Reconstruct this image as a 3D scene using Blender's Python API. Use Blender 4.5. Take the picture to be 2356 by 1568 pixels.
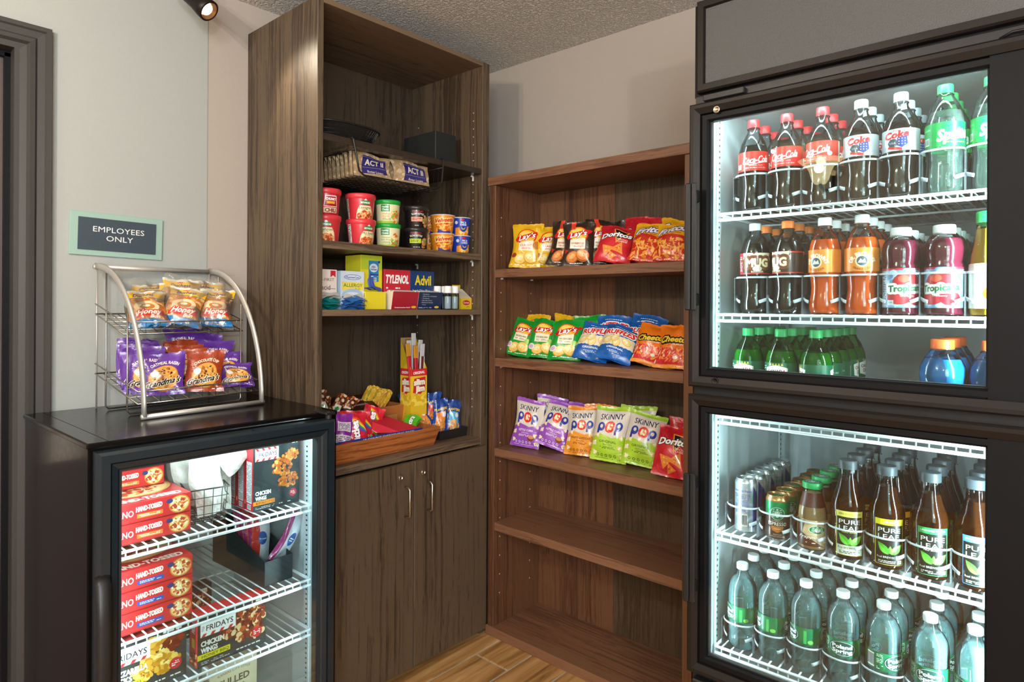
import bpy, math, random
import numpy as np
from mathutils import Matrix, Vector

for _o in list(bpy.data.objects):
    bpy.data.objects.remove(_o, do_unlink=True)
SC = bpy.context.scene
COL = SC.collection
PI = math.pi

# ------------------------------------------------------------------ camera
CAM_H = 1.31
cd = bpy.data.cameras.new('camera')
cam = bpy.data.objects.new('camera', cd)
COL.objects.link(cam)
cd.sensor_width = 36.0
cd.lens = 1484.0 / 2356.0 * 36.0
cd.shift_y = -(784.0 - 701.8) / 2356.0
cd.clip_start = 0.02
_yaw, _roll = math.radians(41.58), math.radians(0.317)
_f = Vector((-math.sin(_yaw), math.cos(_yaw), 0))
_r = Vector((math.cos(_yaw), math.sin(_yaw), 0))
_u = Vector((0, 0, 1))
_r2 = _r * math.cos(_roll) + _u * math.sin(_roll)
_u2 = -_r * math.sin(_roll) + _u * math.cos(_roll)
cam.matrix_world = Matrix(((_r2.x, _u2.x, -_f.x, 0), (_r2.y, _u2.y, -_f.y, 0), (_r2.z, _u2.z, -_f.z, CAM_H), (0, 0, 0, 1)))
SC.camera = cam

# ------------------------------------------------------------------ exposure, world, lights
SC.view_settings.view_transform = 'Standard'
SC.view_settings.look = 'None'
SC.view_settings.exposure = 0.0
SC.view_settings.gamma = 1.0
SC.view_settings.use_curve_mapping = False
SC.cycles.max_bounces = 10
SC.cycles.diffuse_bounces = 4
SC.cycles.glossy_bounces = 4
SC.cycles.transmission_bounces = 8
SC.cycles.transparent_max_bounces = 28
SC.cycles.caustics_reflective = False
SC.cycles.caustics_refractive = True
SC.cycles.sample_clamp_indirect = 4.0
SC.cycles.blur_glossy = 0.6

W = bpy.data.worlds.new('world')
SC.world = W
W.use_nodes = True
W.node_tree.nodes['Background'].inputs[0].default_value = (0.95, 0.9, 0.85, 1)
W.node_tree.nodes['Background'].inputs[1].default_value = 0.35


def light(name, kind, loc, energy, color, size=0.1, size_y=None, target=None, spot=None, spread=None):
    d = bpy.data.lights.new(name, kind)
    d.energy = energy
    d.color = color
    if kind == 'AREA':
        d.size = size
        if size_y:
            d.shape = 'RECTANGLE'
            d.size_y = size_y
        if spread:
            d.spread = spread
    else:
        d.shadow_soft_size = size
    if kind == 'SPOT':
        d.spot_size = spot
        d.spot_blend = 0.6
    o = bpy.data.objects.new(name, d)
    COL.objects.link(o)
    o.location = loc
    if target is not None:
        o.rotation_euler = (Vector(target) - Vector(loc)).to_track_quat('-Z', 'Y').to_euler()
    return o


# the wall sconce behind the camera (its bulb), the track spot by the left wall, bulbs near the ceiling, and added fill lights
light('pendant_bulb_a', 'POINT', (-0.98, -0.55, 2.10), 43, (1.0, 0.88, 0.75), 0.009)
light('pendant_bulb_b', 'POINT', (-1.22, -0.42, 2.12), 26, (1.0, 0.88, 0.75), 0.009)
light('added_fill_bulb', 'POINT', (0.35, -0.9, 2.0), 34, (1.0, 0.9, 0.8), 0.03)  # added fill point for the room, not a known bulb
light('sconce_bulb_light', 'POINT', (-1.336, -1.60, 2.24), 14, (1.0, 0.84, 0.62), 0.03)
light('track_spot_light', 'SPOT', (-2.04, 0.885, 2.215), 12, (1.0, 0.86, 0.66), 0.03, target=(-1.5, 1.25, 1.2), spot=1.6)
light('lobby_daylight', 'AREA', (1.35, -1.2, 1.6), 80, (0.74, 0.9, 1.0), 1.2, 1.6, target=(-2.2, 0.6, 1.3))
light('added_far_fill', 'POINT', (1.25, -0.7, 1.62), 84, (1.0, 0.91, 0.82), 0.05)  # added low fill to lift the ceiling, no sconce is known there
LEDC = (0.74, 0.93, 1.0)
# LED tubes of the cooler and the freezer, tucked behind the door mullions
for z_, h_ in ((1.46, 0.62), (0.755, 0.58)):
    light('cooler_led_right', 'AREA', (-0.1065, 1.524, z_), 6.6 if z_ > 1 else 8.5, LEDC, 0.010, h_, target=(-0.45, 1.66, z_))
    light('cooler_led_left', 'AREA', (-0.6938, 1.519, z_), 2.6, LEDC, 0.009, h_, target=(-0.45, 1.62, z_))
light('freezer_led_right', 'AREA', (-1.668, 1.026, 0.54), 6.5, LEDC, 0.008, 0.76, target=(-1.80, 0.80, 0.54))
light('freezer_led_left', 'AREA', (-1.664, 0.4995, 0.54), 3.4, LEDC, 0.008, 0.76, target=(-1.80, 0.70, 0.54))
light('freezer_led_top', 'AREA', (-1.69, 0.76, 0.942), 1.7, LEDC, 0.46, 0.012, target=(-1.80, 0.76, 0.5))
light('cooler_led_top', 'AREA', (-0.40, 1.545, 1.808), 3.0, LEDC, 0.54, 0.010, target=(-0.40, 1.70, 1.3))


# ------------------------------------------------------------------ colour and shader helpers
def srgb(h):
    if isinstance(h, str):
        h = h.lstrip('#')
        h = [int(h[i:i + 2], 16) / 255 for i in (0, 2, 4)]
    return [c / 12.92 if c <= 0.04045 else ((c + 0.055) / 1.055) ** 2.4 for c in h]


def nmat(name):
    m = bpy.data.materials.new(name)
    m.use_nodes = True
    nt = m.node_tree
    return m, nt, nt.nodes['Principled BSDF']


def plain(name, col, rough=0.5, metal=0.0, emit=0, spec=0.5, bump=0, bscale=60, coat=0, trans=0, ior=1.45, alpha=1):
    m, nt, b = nmat(name)
    c = srgb(col)
    b.inputs['Base Color'].default_value = (*c, 1)
    b.inputs['Roughness'].default_value = rough
    b.inputs['Metallic'].default_value = metal
    b.inputs['Specular IOR Level'].default_value = spec
    b.inputs['Coat Weight'].default_value = coat
    b.inputs['Transmission Weight'].default_value = trans
    b.inputs['IOR'].default_value = ior
    b.inputs['Alpha'].default_value = alpha
    if emit:
        b.inputs['Emission Color'].default_value = (*c, 1)
        b.inputs['Emission Strength'].default_value = emit
    tc = nt.nodes.new('ShaderNodeTexCoord')
    n = nt.nodes.new('ShaderNodeTexNoise')
    n.inputs['Scale'].default_value = bscale
    n.inputs['Detail'].default_value = 3
    nt.links.new(tc.outputs['Object'], n.inputs['Vector'])
    if bump:
        bp = nt.nodes.new('ShaderNodeBump')
        bp.inputs['Strength'].default_value = bump
        bp.inputs['Distance'].default_value = 0.004
        nt.links.new(n.outputs['Fac'], bp.inputs['Height'])
        nt.links.new(bp.outputs['Normal'], b.inputs['Normal'])
    else:
        mr = nt.nodes.new('ShaderNodeMapRange')
        mr.inputs['To Min'].default_value = max(0, rough - 0.06)
        mr.inputs['To Max'].default_value = min(1, rough + 0.06)
        nt.links.new(n.outputs['Fac'], mr.inputs['Value'])
        nt.links.new(mr.outputs['Result'], b.inputs['Roughness'])
    return m


def clearmat(name, tint, refl=0.12, rough=0.03, diffuse=None, dmix=0.0, gcol=(1, 1, 1)):
    """thin clear plastic or glass: transparent + fresnel gloss (+ a little milky diffuse)"""
    m = bpy.data.materials.new(name)
    m.use_nodes = True
    nt = m.node_tree
    nt.nodes.clear()
    out = nt.nodes.new('ShaderNodeOutputMaterial')
    tr = nt.nodes.new('ShaderNodeBsdfTransparent')
    tr.inputs[0].default_value = (*srgb(tint), 1)
    gl = nt.nodes.new('ShaderNodeBsdfGlossy')
    gl.inputs['Roughness'].default_value = rough
    gl.inputs['Color'].default_value = (*gcol, 1)
    fr = nt.nodes.new('ShaderNodeLayerWeight')
    fr.inputs['Blend'].default_value = refl
    mx = nt.nodes.new('ShaderNodeMixShader')
    nt.links.new(fr.outputs['Fresnel'], mx.inputs[0])
    base = tr.outputs[0]
    if dmix:
        df = nt.nodes.new('ShaderNodeBsdfDiffuse')
        df.inputs[0].default_value = (*srgb(diffuse), 1)
        m2 = nt.nodes.new('ShaderNodeMixShader')
        m2.inputs[0].default_value = dmix
        nt.links.new(tr.outputs[0], m2.inputs[1])
        nt.links.new(df.outputs[0], m2.inputs[2])
        base = m2.outputs[0]
    nt.links.new(base, mx.inputs[1])
    nt.links.new(gl.outputs[0], mx.inputs[2])
    nt.links.new(mx.outputs[0], out.inputs[0])
    return m


def wood(name, dark, mid, lite, axis='z', rough=0.45, scale=1.0, coord='Object', off=0.0):
    m, nt, b = nmat(name)
    tc = nt.nodes.new('ShaderNodeTexCoord')
    mp = nt.nodes.new('ShaderNodeMapping')
    s = {'x': (1.6, 95, 95), 'y': (95, 1.6, 95), 'z': (95, 95, 1.6)}[axis]
    mp.inputs['Scale'].default_value = [k * scale for k in s]
    mp.inputs['Location'].default_value = (off, off * 1.7, off * 0.6)
    nt.links.new(tc.outputs[coord], mp.inputs['Vector'])
    wn = nt.nodes.new('ShaderNodeTexNoise')
    wn.inputs['Scale'].default_value = 2.6
    wn.inputs['Detail'].default_value = 2
    nt.links.new(tc.outputs[coord], wn.inputs['Vector'])
    wm_ = nt.nodes.new('ShaderNodeVectorMath')
    wm_.operation = 'SCALE'
    wm_.inputs['Scale'].default_value = 3.0
    nt.links.new(wn.outputs['Color'], wm_.inputs[0])
    wa_ = nt.nodes.new('ShaderNodeVectorMath')
    nt.links.new(mp.outputs[0], wa_.inputs[0])
    nt.links.new(wm_.outputs[0], wa_.inputs[1])
    mp = wa_
    n1 = nt.nodes.new('ShaderNodeTexNoise')
    n1.inputs['Scale'].default_value = 1.0
    n1.inputs['Detail'].default_value = 8
    n1.inputs['Roughness'].default_value = 0.62
    n1.inputs['Distortion'].default_value = 0.35
    nt.links.new(mp.outputs[0], n1.inputs['Vector'])
    n2 = nt.nodes.new('ShaderNodeTexNoise')
    n2.inputs['Scale'].default_value = 6.0
    n2.inputs['Detail'].default_value = 4
    nt.links.new(mp.outputs[0], n2.inputs['Vector'])
    n3 = nt.nodes.new('ShaderNodeTexNoise')
    n3.inputs['Scale'].default_value = 0.07
    n3.inputs['Detail'].default_value = 2
    nt.links.new(mp.outputs[0], n3.inputs['Vector'])
    ad = nt.nodes.new('ShaderNodeMath')
    ad.operation = 'MULTIPLY_ADD'
    ad.inputs[1].default_value = 0.42
    nt.links.new(n2.outputs['Fac'], ad.inputs[0])
    nt.links.new(n1.outputs['Fac'], ad.inputs[2])
    ad2 = nt.nodes.new('ShaderNodeMath')
    ad2.operation = 'MULTIPLY_ADD'
    ad2.inputs[1].default_value = 0.55
    nt.links.new(n3.outputs['Fac'], ad2.inputs[0])
    nt.links.new(ad.outputs[0], ad2.inputs[2])
    cr = nt.nodes.new('ShaderNodeValToRGB')
    e = cr.color_ramp.elements
    e[0].position = 0.62
    e[0].color = (*srgb(dark), 1)
    e[1].position = 1.0
    e[1].color = (*srgb(lite), 1)
    k = e.new(0.88)
    k.color = (*srgb(mid), 1)
    nt.links.new(ad2.outputs[0], cr.inputs[0])
    nt.links.new(cr.outputs[0], b.inputs['Base Color'])
    b.inputs['Roughness'].default_value = rough
    bp = nt.nodes.new('ShaderNodeBump')
    bp.inputs['Strength'].default_value = 0.12
    bp.inputs['Distance'].default_value = 0.001
    nt.links.new(ad.outputs[0], bp.inputs['Height'])
    nt.links.new(bp.outputs['Normal'], b.inputs['Normal'])
    return m


# ------------------------------------------------------------------ mesh building
class MB:
    def __init__(s):
        s.v = []; s.f = []; s.m = []; s.uv = []; s.smooth = []

    def add(s, vs, fs, mi=0, uvs=None, smooth=False):
        o = len(s.v)
        s.v.extend([tuple(p) for p in vs])
        for k, f in enumerate(fs):
            s.f.append([i + o for i in f])
            s.m.append(mi)
            s.smooth.append(smooth)
            s.uv.append([uvs[i] for i in f] if uvs else [(0, 0)] * len(f))
        return s

    def box(s, x0, x1, y0, y1, z0, z1, mi=0):
        vs = [(x, y, z) for z in (z0, z1) for y in (y0, y1) for x in (x0, x1)]
        s.add(vs, [(0, 2, 3, 1), (4, 5, 7, 6), (0, 1, 5, 4), (2, 6, 7, 3), (0, 4, 6, 2), (1, 3, 7, 5)], mi)
        return s

    def bbox(s, x0, x1, y0, y1, z0, z1, b=0.002, mi=0):
        """box with chamfered edges"""
        xs, ys, zs = (x0, x1), (y0, y1), (z0, z1)
        vs = []; idx = {}
        for i in (0, 1):
            for j in (0, 1):
                for k in (0, 1):
                    sx, sy, sz = (1 - 2 * i), (1 - 2 * j), (1 - 2 * k)
                    for a in range(3):
                        p = [xs[i] + sx * b, ys[j] + sy * b, zs[k] + sz * b]
                        p[a] = (xs[i], ys[j], zs[k])[a]
                        idx[(i, j, k, a)] = len(vs)
                        vs.append(p)
        fs = []
        for i in (0, 1):
            q = [idx[(i, j, k, 0)] for j, k in ((0, 0), (0, 1), (1, 1), (1, 0))]
            fs.append(q if i == 0 else q[::-1])
            q = [idx[(j, i, k, 1)] for j, k in ((0, 0), (1, 0), (1, 1), (0, 1))]
            fs.append(q if i == 0 else q[::-1])
            q = [idx[(j, k, i, 2)] for j, k in ((0, 0), (0, 1), (1, 1), (1, 0))]
            fs.append(q if i == 0 else q[::-1])
        for i in (0, 1):
            for j in (0, 1):
                for (a, b2, key) in ((0, 1, lambda k, a: (i, j, k, a)), (0, 2, lambda k, a: (i, k, j, a)), (1, 2, lambda k, a: (k, i, j, a))):
                    q = [idx[key(0, a)], idx[key(1, a)], idx[key(1, b2)], idx[key(0, b2)]]
                    fs.append(q)
        for i in (0, 1):
            for j in (0, 1):
                for k in (0, 1):
                    fs.append([idx[(i, j, k, 0)], idx[(i, j, k, 1)], idx[(i, j, k, 2)]])
        s.add(vs, fs, mi)
        s.recalc = True
        return s

    def quad(s, p, mi=0, uv=((0, 0), (1, 0), (1, 1), (0, 1))):
        s.add(p, [tuple(range(len(p)))], mi, list(uv))
        return s

    def lathe(s, prof, seg=24, mi=0, c=(0, 0, 0), capb=True, capt=True, smooth=True, a0=0.0, a1=2 * PI, ribs=0, uvz=None):
        full = abs(a1 - a0 - 2 * PI) < 1e-6
        vs = []; uvs = []
        L = seg + 1
        z0, z1 = (uvz if uvz else (prof[0][1], prof[-1][1]))
        for r, z in prof:
            for i in range(L):
                a = a0 + (a1 - a0) * i / seg
                rr = r * (1 - ribs * (i % 2))
                vs.append((c[0] + rr * math.cos(a), c[1] + rr * math.sin(a), c[2] + z))
                uvs.append((i / seg, (z - z0) / (z1 - z0) if z1 != z0 else 0))
        fs = []
        for j in range(len(prof) - 1):
            for i in range(seg):
                fs.append((j * L + i, j * L + i + 1, (j + 1) * L + i + 1, (j + 1) * L + i))
        s.add(vs, fs, mi, uvs, smooth)
        if full and capb and prof[0][0] > 1e-6:
            s.add([vs[i] for i in range(seg)], [tuple(range(seg))[::-1]], mi)
        if full and capt and prof[-1][0] > 1e-6:
            k = (len(prof) - 1) * L
            s.add([vs[k + i] for i in range(seg)], [tuple(range(seg))], mi)
        return s

    def tube(s, pts, r, seg=6, mi=0, closed=False, caps=True, flat=None):
        pts = [Vector(p) for p in pts]
        n = len(pts)
        vs = []
        up = Vector((0, 0, 1))
        prevn = None
        for i, p in enumerate(pts):
            if closed:
                t = (pts[(i + 1) % n] - pts[i - 1])
            elif i == 0:
                t = pts[1] - pts[0]
            elif i == n - 1:
                t = pts[-1] - pts[-2]
            else:
                t = pts[i + 1] - pts[i - 1]
            t.normalize()
            if prevn is None:
                ref = up if abs(t.z) < 0.9 else Vector((1, 0, 0))
                nn = (ref - t * ref.dot(t)).normalized()
            else:
                nn = (prevn - t * prevn.dot(t)).normalized()
            prevn = nn
            bb = t.cross(nn)
            for k in range(seg):
                a = 2 * PI * (k + 0.5) / seg
                ra, rb = (r, r) if flat is None else flat
                vs.append(p + nn * math.cos(a) * ra + bb * math.sin(a) * rb)
        fs = []
        m = n if closed else n - 1
        for i in range(m):
            for k in range(seg):
                a = i * seg + k; b = i * seg + (k + 1) % seg
                c = ((i + 1) % n) * seg + (k + 1) % seg; d = ((i + 1) % n) * seg + k
                fs.append((a, b, c, d))
        if caps and not closed:
            fs.append(tuple(range(seg))[::-1])
            fs.append(tuple((n - 1) * seg + k for k in range(seg)))
        s.add(vs, fs, mi, None, seg > 4)
        return s

    def mesh(s, name, mats):
        me = bpy.data.meshes.new(name)
        me.from_pydata([tuple(v) for v in s.v], [], s.f)
        for m in (mats if isinstance(mats, (list, tuple)) else [mats]):
            me.materials.append(m)
        me.polygons.foreach_set('material_index', s.m)
        me.polygons.foreach_set('use_smooth', s.smooth)
        uvl = me.uv_layers.new(name='UVMap')
        flat = [c for f in s.uv for p in f for c in p]
        uvl.data.foreach_set('uv', flat)
        if getattr(s, 'recalc', False):
            import bmesh
            bm = bmesh.new(); bm.from_mesh(me)
            bmesh.ops.recalc_face_normals(bm, faces=bm.faces)
            bm.to_mesh(me); bm.free()
        me.update()
        return me


def tag(o, label=None, cat=None, group=None, kind=None):
    if label: o['label'] = label
    if cat: o['category'] = cat
    if group: o['group'] = group
    if kind: o['kind'] = kind
    return o


def link(name, me, parent=None, loc=None, rot=None):
    o = bpy.data.objects.new(name, me)
    COL.objects.link(o)
    if parent is not None: o.parent = parent
    if loc is not None: o.location = loc
    if rot is not None: o.rotation_euler = rot
    return o


def obj(name, mb, mats, parent=None, loc=None, rot=None):
    return link(name, mb.mesh(name, mats), parent, loc, rot)


def thing(name, label, cat, loc=(0, 0, 0), rot=(0, 0, 0), group=None):
    return tag(link(name, None, None, loc, rot), label, cat, group)


def struct(name, mb, mats, label=None, cat='structure'):
    o = obj(name, mb, mats)
    o['kind'] = 'structure'
    o['label'] = label or name
    o['category'] = cat
    return o


def dup(root, loc, rot=None, label=None, group=None):
    r = root.copy(); COL.objects.link(r)
    r.location = loc
    if rot is not None: r.rotation_euler = rot
    if label: r['label'] = label
    if group: r['group'] = group
    for ch in root.children:
        c = ch.copy(); COL.objects.link(c); c.parent = r
        for g in ch.children:
            d = g.copy(); COL.objects.link(d); d.parent = c
    return r


# ------------------------------------------------------------------ printed artwork: text and flat shapes rasterised in numpy
_gl = {}


def glyphs(txt, shear=0.0, bold=0.0, spacing=1.0):
    key = (txt, shear, bold, spacing)
    if key in _gl: return _gl[key]
    c = bpy.data.curves.new('t', 'FONT')
    c.body = txt; c.size = 1.0; c.shear = shear; c.offset = bold; c.space_character = spacing
    c.align_x = 'CENTER'; c.resolution_u = 2; c.fill_mode = 'BOTH'
    o = bpy.data.objects.new('t', c)
    me = o.to_mesh()
    me.calc_loop_triangles()
    v = np.zeros(len(me.vertices) * 3); me.vertices.foreach_get('co', v)
    t = np.zeros(len(me.loop_triangles) * 3, dtype=int); me.loop_triangles.foreach_get('vertices', t)
    v = v.reshape(-1, 3)[:, :2]; t = t.reshape(-1, 3)
    o.to_mesh_clear(); bpy.data.objects.remove(o); bpy.data.curves.remove(c)
    v = v / 0.73
    v[:, 1] -= 0.5
    if len(v):
        v[:, 0] -= (v[:, 0].min() + v[:, 0].max()) / 2
    _gl[key] = (v, t)
    return _gl[key]


class Art:
    """canvas with x 0..1 and y 0..h (y up)"""
    def __init__(s, px, h, bg, seed=0):
        s.ss = 2
        s.w = int(px * s.ss); s.h = h; s.hp = int(px * h) * s.ss
        s.a = np.zeros((s.hp, s.w, 3), np.float32)
        s.rng = random.Random(seed)
        s.clip = None
        s.fill(bg)

    def c(s, col):
        if isinstance(col, str):
            col = col.lstrip('#')
            return np.array([int(col[i:i + 2], 16) / 255 for i in (0, 2, 4)], np.float32)
        return np.array(col, np.float32)

    def fill(s, col): s.a[:] = s.c(col); return s

    def rect(s, x0, y0, x1, y1, col):
        X0, X1 = sorted((int(x0 * s.w), int(x1 * s.w))); Y0, Y1 = sorted((int(y0 * s.w), int(y1 * s.w)))
        s.a[max(Y0, 0):max(Y1, 0), max(X0, 0):max(X1, 0)] = s.c(col); return s

    def tri(s, P, T, col):
        col = s.c(col)
        P = P * s.w
        for a, b, c in T:
            p, q, r = P[a], P[b], P[c]
            x0 = max(int(min(p[0], q[0], r[0])), 0); x1 = min(int(max(p[0], q[0], r[0])) + 2, s.w)
            y0 = max(int(min(p[1], q[1], r[1])), 0); y1 = min(int(max(p[1], q[1], r[1])) + 2, s.hp)
            if x1 <= x0 or y1 <= y0: continue
            d = (q[0] - p[0]) * (r[1] - p[1]) - (q[1] - p[1]) * (r[0] - p[0])
            if abs(d) < 1e-9: continue
            xs = np.arange(x0, x1) + 0.5; ys = (np.arange(y0, y1) + 0.5)[:, None]
            w1 = ((xs - p[0]) * (r[1] - p[1]) - (ys - p[1]) * (r[0] - p[0])) / d
            w2 = ((q[0] - p[0]) * (ys - p[1]) - (q[1] - p[1]) * (xs - p[0])) / d
            m = (w1 >= -0.001) & (w2 >= -0.001) & (w1 + w2 <= 1.001)
            s.a[y0:y1, x0:x1][m] = col
        return s

    def poly(s, pts, col):
        """even-odd fill of any polygon"""
        col = s.c(col)
        P = np.array(pts, float) * s.w
        x0 = max(int(P[:, 0].min()), 0); x1 = min(int(P[:, 0].max()) + 2, s.w)
        y0 = max(int(P[:, 1].min()), 0); y1 = min(int(P[:, 1].max()) + 2, s.hp)
        if x1 <= x0 or y1 <= y0: return s
        xs = np.arange(x0, x1) + 0.5; ys = (np.arange(y0, y1) + 0.5)[:, None]
        m = np.zeros((y1 - y0, x1 - x0), bool)
        n = len(P)
        for i in range(n):
            ax, ay = P[i]; bx, by = P[(i + 1) % n]
            if ay == by: continue
            cr = ((ys > ay) != (ys > by))
            xi = ax + (ys - ay) * (bx - ax) / (by - ay)
            m ^= cr & (xs < xi)
        s.a[y0:y1, x0:x1][m] = col
        return s

    def ell(s, cx, cy, rx, ry, col, rot=0, n=36):
        ca, sa = math.cos(rot), math.sin(rot)
        return s.poly([(cx + rx * math.cos(2 * PI * k / n) * ca - ry * math.sin(2 * PI * k / n) * sa,
                        cy + rx * math.cos(2 * PI * k / n) * sa + ry * math.sin(2 * PI * k / n) * ca) for k in range(n)], col)

    def star(s, cx, cy, r, col, n=5, q=0.42, rot=PI / 2):
        return s.poly([(cx + (r if k % 2 == 0 else r * q) * math.cos(rot + PI * k / n), cy + (r if k % 2 == 0 else r * q) * math.sin(rot + PI * k / n)) for k in range(2 * n)], col)

    def text(s, t, cx, cy, hh, col, rot=0, shear=0, bold=0.0, sx=1.0, fit=None, arc=None, out=None, ow=0.02, slope=0, sp=1.0):
        """hh cap height; fit = max width; arc = radius of a circular baseline (positive bulges up)"""
        if out: s.text(t, cx, cy, hh, out, rot, shear, bold + ow / max(hh, 1e-3) * 0.5, sx, fit, arc, None, 0, slope, sp)
        v, T = glyphs(t, shear, 0.0, sp)
        if not len(v): return s
        v = v.copy()
        wid = v[:, 0].max() - v[:, 0].min()
        if fit: sx = fit / (wid * hh)
        x = v[:, 0] * hh * sx; y = v[:, 1] * hh + slope * x
        if arc:
            a = x / arc; r = arc + y
            x = np.sin(a) * r; y = np.cos(a) * r - arc
        ca, sa = math.cos(rot), math.sin(rot)
        P = np.stack([cx + x * ca - y * sa, cy + x * sa + y * ca], 1)
        rad = bold * 1.25 * hh * s.w
        if rad < 0.45: return s.tri(P, T, col)
        keep = s.a
        x0 = max(int(P[:, 0].min() * s.w - rad) - 2, 0); x1 = min(int(P[:, 0].max() * s.w + rad) + 3, s.w)
        y0 = max(int(P[:, 1].min() * s.w - rad) - 2, 0); y1 = min(int(P[:, 1].max() * s.w + rad) + 3, s.hp)
        if x1 - x0 < 3 or y1 - y0 < 3: return s
        s.a = np.zeros((s.hp, s.w, 3), np.float32)
        s.tri(P, T, (1, 1, 1))
        m = s.a[y0:y1, x0:x1, 0] > 0.5
        s.a = keep
        o = m.copy(); R = int(math.ceil(rad))
        for dy in range(-R, R + 1):
            for dx in range(-R, R + 1):
                if (dx or dy) and dx * dx + dy * dy <= rad * rad + 0.5:
                    ys0, ys1 = max(0, dy), min(m.shape[0], m.shape[0] + dy)
                    xs0, xs1 = max(0, dx), min(m.shape[1], m.shape[1] + dx)
                    o[ys0:ys1, xs0:xs1] |= m[ys0 - dy:ys1 - dy, xs0 - dx:xs1 - dx]
        s.a[y0:y1, x0:x1][o] = s.c(col)
        return s

    def tiny(s, x0, y0, x1, y1, n, col, fillr=0.8):
        hh = (y1 - y0) / n
        for i in range(n):
            x = x0
            y = y1 - hh * (i + 0.75)
            while x < x1 - 0.01:
                w = s.rng.uniform(0.15, 0.5) * hh * 4
                if s.rng.random() < fillr: s.rect(x, y, min(x + w, x1), y + hh * 0.5, col)
                x += w + hh * 0.35
        return s

    def bars(s, x0, y0, x1, y1, bg='ffffff', vert=True):
        s.rect(x0, y0, x1, y1, bg)
        x = x0 + 0.01 * 0.5
        st = (x1 - x0) / 28
        x = x0 + st
        while x < x1 - st:
            w = s.rng.choice((0.6, 1, 1.6)) * st
            s.rect(x, y0 + (y1 - y0) * 0.12, min(x + w, x1), y1 - (y1 - y0) * 0.08, '202428')
            x += w + s.rng.choice((0.7, 1.1)) * st
        return s

    def food(s, x0, y0, x1, y1, cols, n, r0, r1, inside=None, seed=1, asp=(0.5, 1)):
        g = random.Random(seed)
        for _ in range(n):
            cx, cy = g.uniform(x0, x1), g.uniform(y0, y1)
            if inside:
                ex, ey, rx, ry = inside
                a = g.uniform(0, 2 * PI); q = math.sqrt(g.random())
                cx, cy = ex + rx * q * math.cos(a), ey + ry * q * math.sin(a)
            r = g.uniform(r0, r1)
            s.ell(cx, cy, r, r * g.uniform(*asp), g.choice(cols), g.uniform(0, PI), 10)
        return s

    def chip(s, cx, cy, r, rot=0, c1='c98a2e', c2='f2cc6a', c3='fbe7a4'):
        s.ell(cx, cy, r, r * 0.78, c1, rot)
        s.ell(cx, cy + r * 0.03, r * 0.93, r * 0.7, c2, rot)
        s.ell(cx - r * 0.15, cy + r * 0.12, r * 0.55, r * 0.34, c3, rot)
        g = random.Random(int(cx * 1000) + int(cy * 777))
        for _ in range(9):
            a, q = g.uniform(0, 2 * PI), g.uniform(0, 0.75) * r
            s.ell(cx + q * math.cos(a), cy + 0.7 * q * math.sin(a), r * 0.06, r * 0.04, c1, 0, 8)
        return s

    def image(s, name):
        h2, w2 = s.hp // 2, s.w // 2
        a = s.a[:h2 * 2, :w2 * 2].reshape(h2, 2, w2, 2, 3).mean((1, 3))
        im = bpy.data.images.new(name, w2, h2)
        buf = np.ones((h2, w2, 4), np.float32); buf[:, :, :3] = a
        im.pixels.foreach_set(buf.ravel())
        im.update()
        im.pack()
        return im


def artmat(name, art, rough=0.4, metal=0.0, coat=0.0, spec=0.5, bump=0.0, ext='EXTEND', alpha=1):
    im = art.image(name)
    m, nt, b = nmat(name)
    t = nt.nodes.new('ShaderNodeTexImage')
    t.image = im; t.extension = ext
    nt.links.new(t.outputs[0], b.inputs['Base Color'])
    b.inputs['Roughness'].default_value = rough
    b.inputs['Metallic'].default_value = metal
    b.inputs['Coat Weight'].default_value = coat
    b.inputs['Specular IOR Level'].default_value = spec
    b.inputs['Alpha'].default_value = alpha
    if bump:
        n = nt.nodes.new('ShaderNodeTexNoise'); n.inputs['Scale'].default_value = 26; n.inputs['Detail'].default_value = 2.5; n.inputs['Distortion'].default_value = 1.2
        tc = nt.nodes.new('ShaderNodeTexCoord'); nt.links.new(tc.outputs['Object'], n.inputs['Vector'])
        bp = nt.nodes.new('ShaderNodeBump'); bp.inputs['Strength'].default_value = bump; bp.inputs['Distance'].default_value = 0.006
        nt.links.new(n.outputs['Fac'], bp.inputs['Height']); nt.links.new(bp.outputs['Normal'], b.inputs['Normal'])
    return m
# ------------------------------------------------------------------ setting
M = {}
M['wall'] = plain('wall_paint_grey', 'a2a6a2', 0.9, bump=0.12, bscale=240)
M['wall_warm'] = plain('wall_paint_and_warm_light', 'aca298', 0.9, bump=0.12, bscale=240)  # beige wall paint, also stands in for warm light on the left strip
M['trim'] = plain('trim_paint_dark', '3f3d3b', 0.36)
M['black'] = plain('black_metal', '0c0d10', 0.48, spec=0.2)
M['blackgloss'] = plain('black_gloss_laminate', '0c0908', 0.2, coat=0.06, spec=0.3)
M['blackpl'] = plain('black_plastic', '1a1a1b', 0.42)
M['bronze'] = plain('bronze_frame', '1d1815', 0.42, metal=0.15, spec=0.3)
M['header'] = plain('textured_header_panel', '4e4e4c', 0.5, bump=0.5, bscale=420)
M['steel'] = plain('brushed_steel', 'b9b5ac', 0.3, metal=1)
M['chrome'] = plain('silver_paint', 'c2beb6', 0.42, metal=0.55)
M['nickel'] = plain('satin_nickel', 'c9bfae', 0.28, metal=1)
M['white'] = plain('white_liner', 'ced8da', 0.45)
M['whitewire'] = plain('white_coated_wire', 'e8eef0', 0.4)
M['blackwire'] = plain('black_coated_wire', '1d1c1b', 0.35)
M['slot'] = plain('slot_dark', '23262a', 0.7)
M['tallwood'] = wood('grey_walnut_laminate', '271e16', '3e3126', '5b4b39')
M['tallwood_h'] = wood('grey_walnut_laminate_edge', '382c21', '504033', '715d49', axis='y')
M['tallwood_in'] = wood('grey_walnut_laminate_inside', '241c15', '372c22', '4c3e30', off=3)
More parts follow.
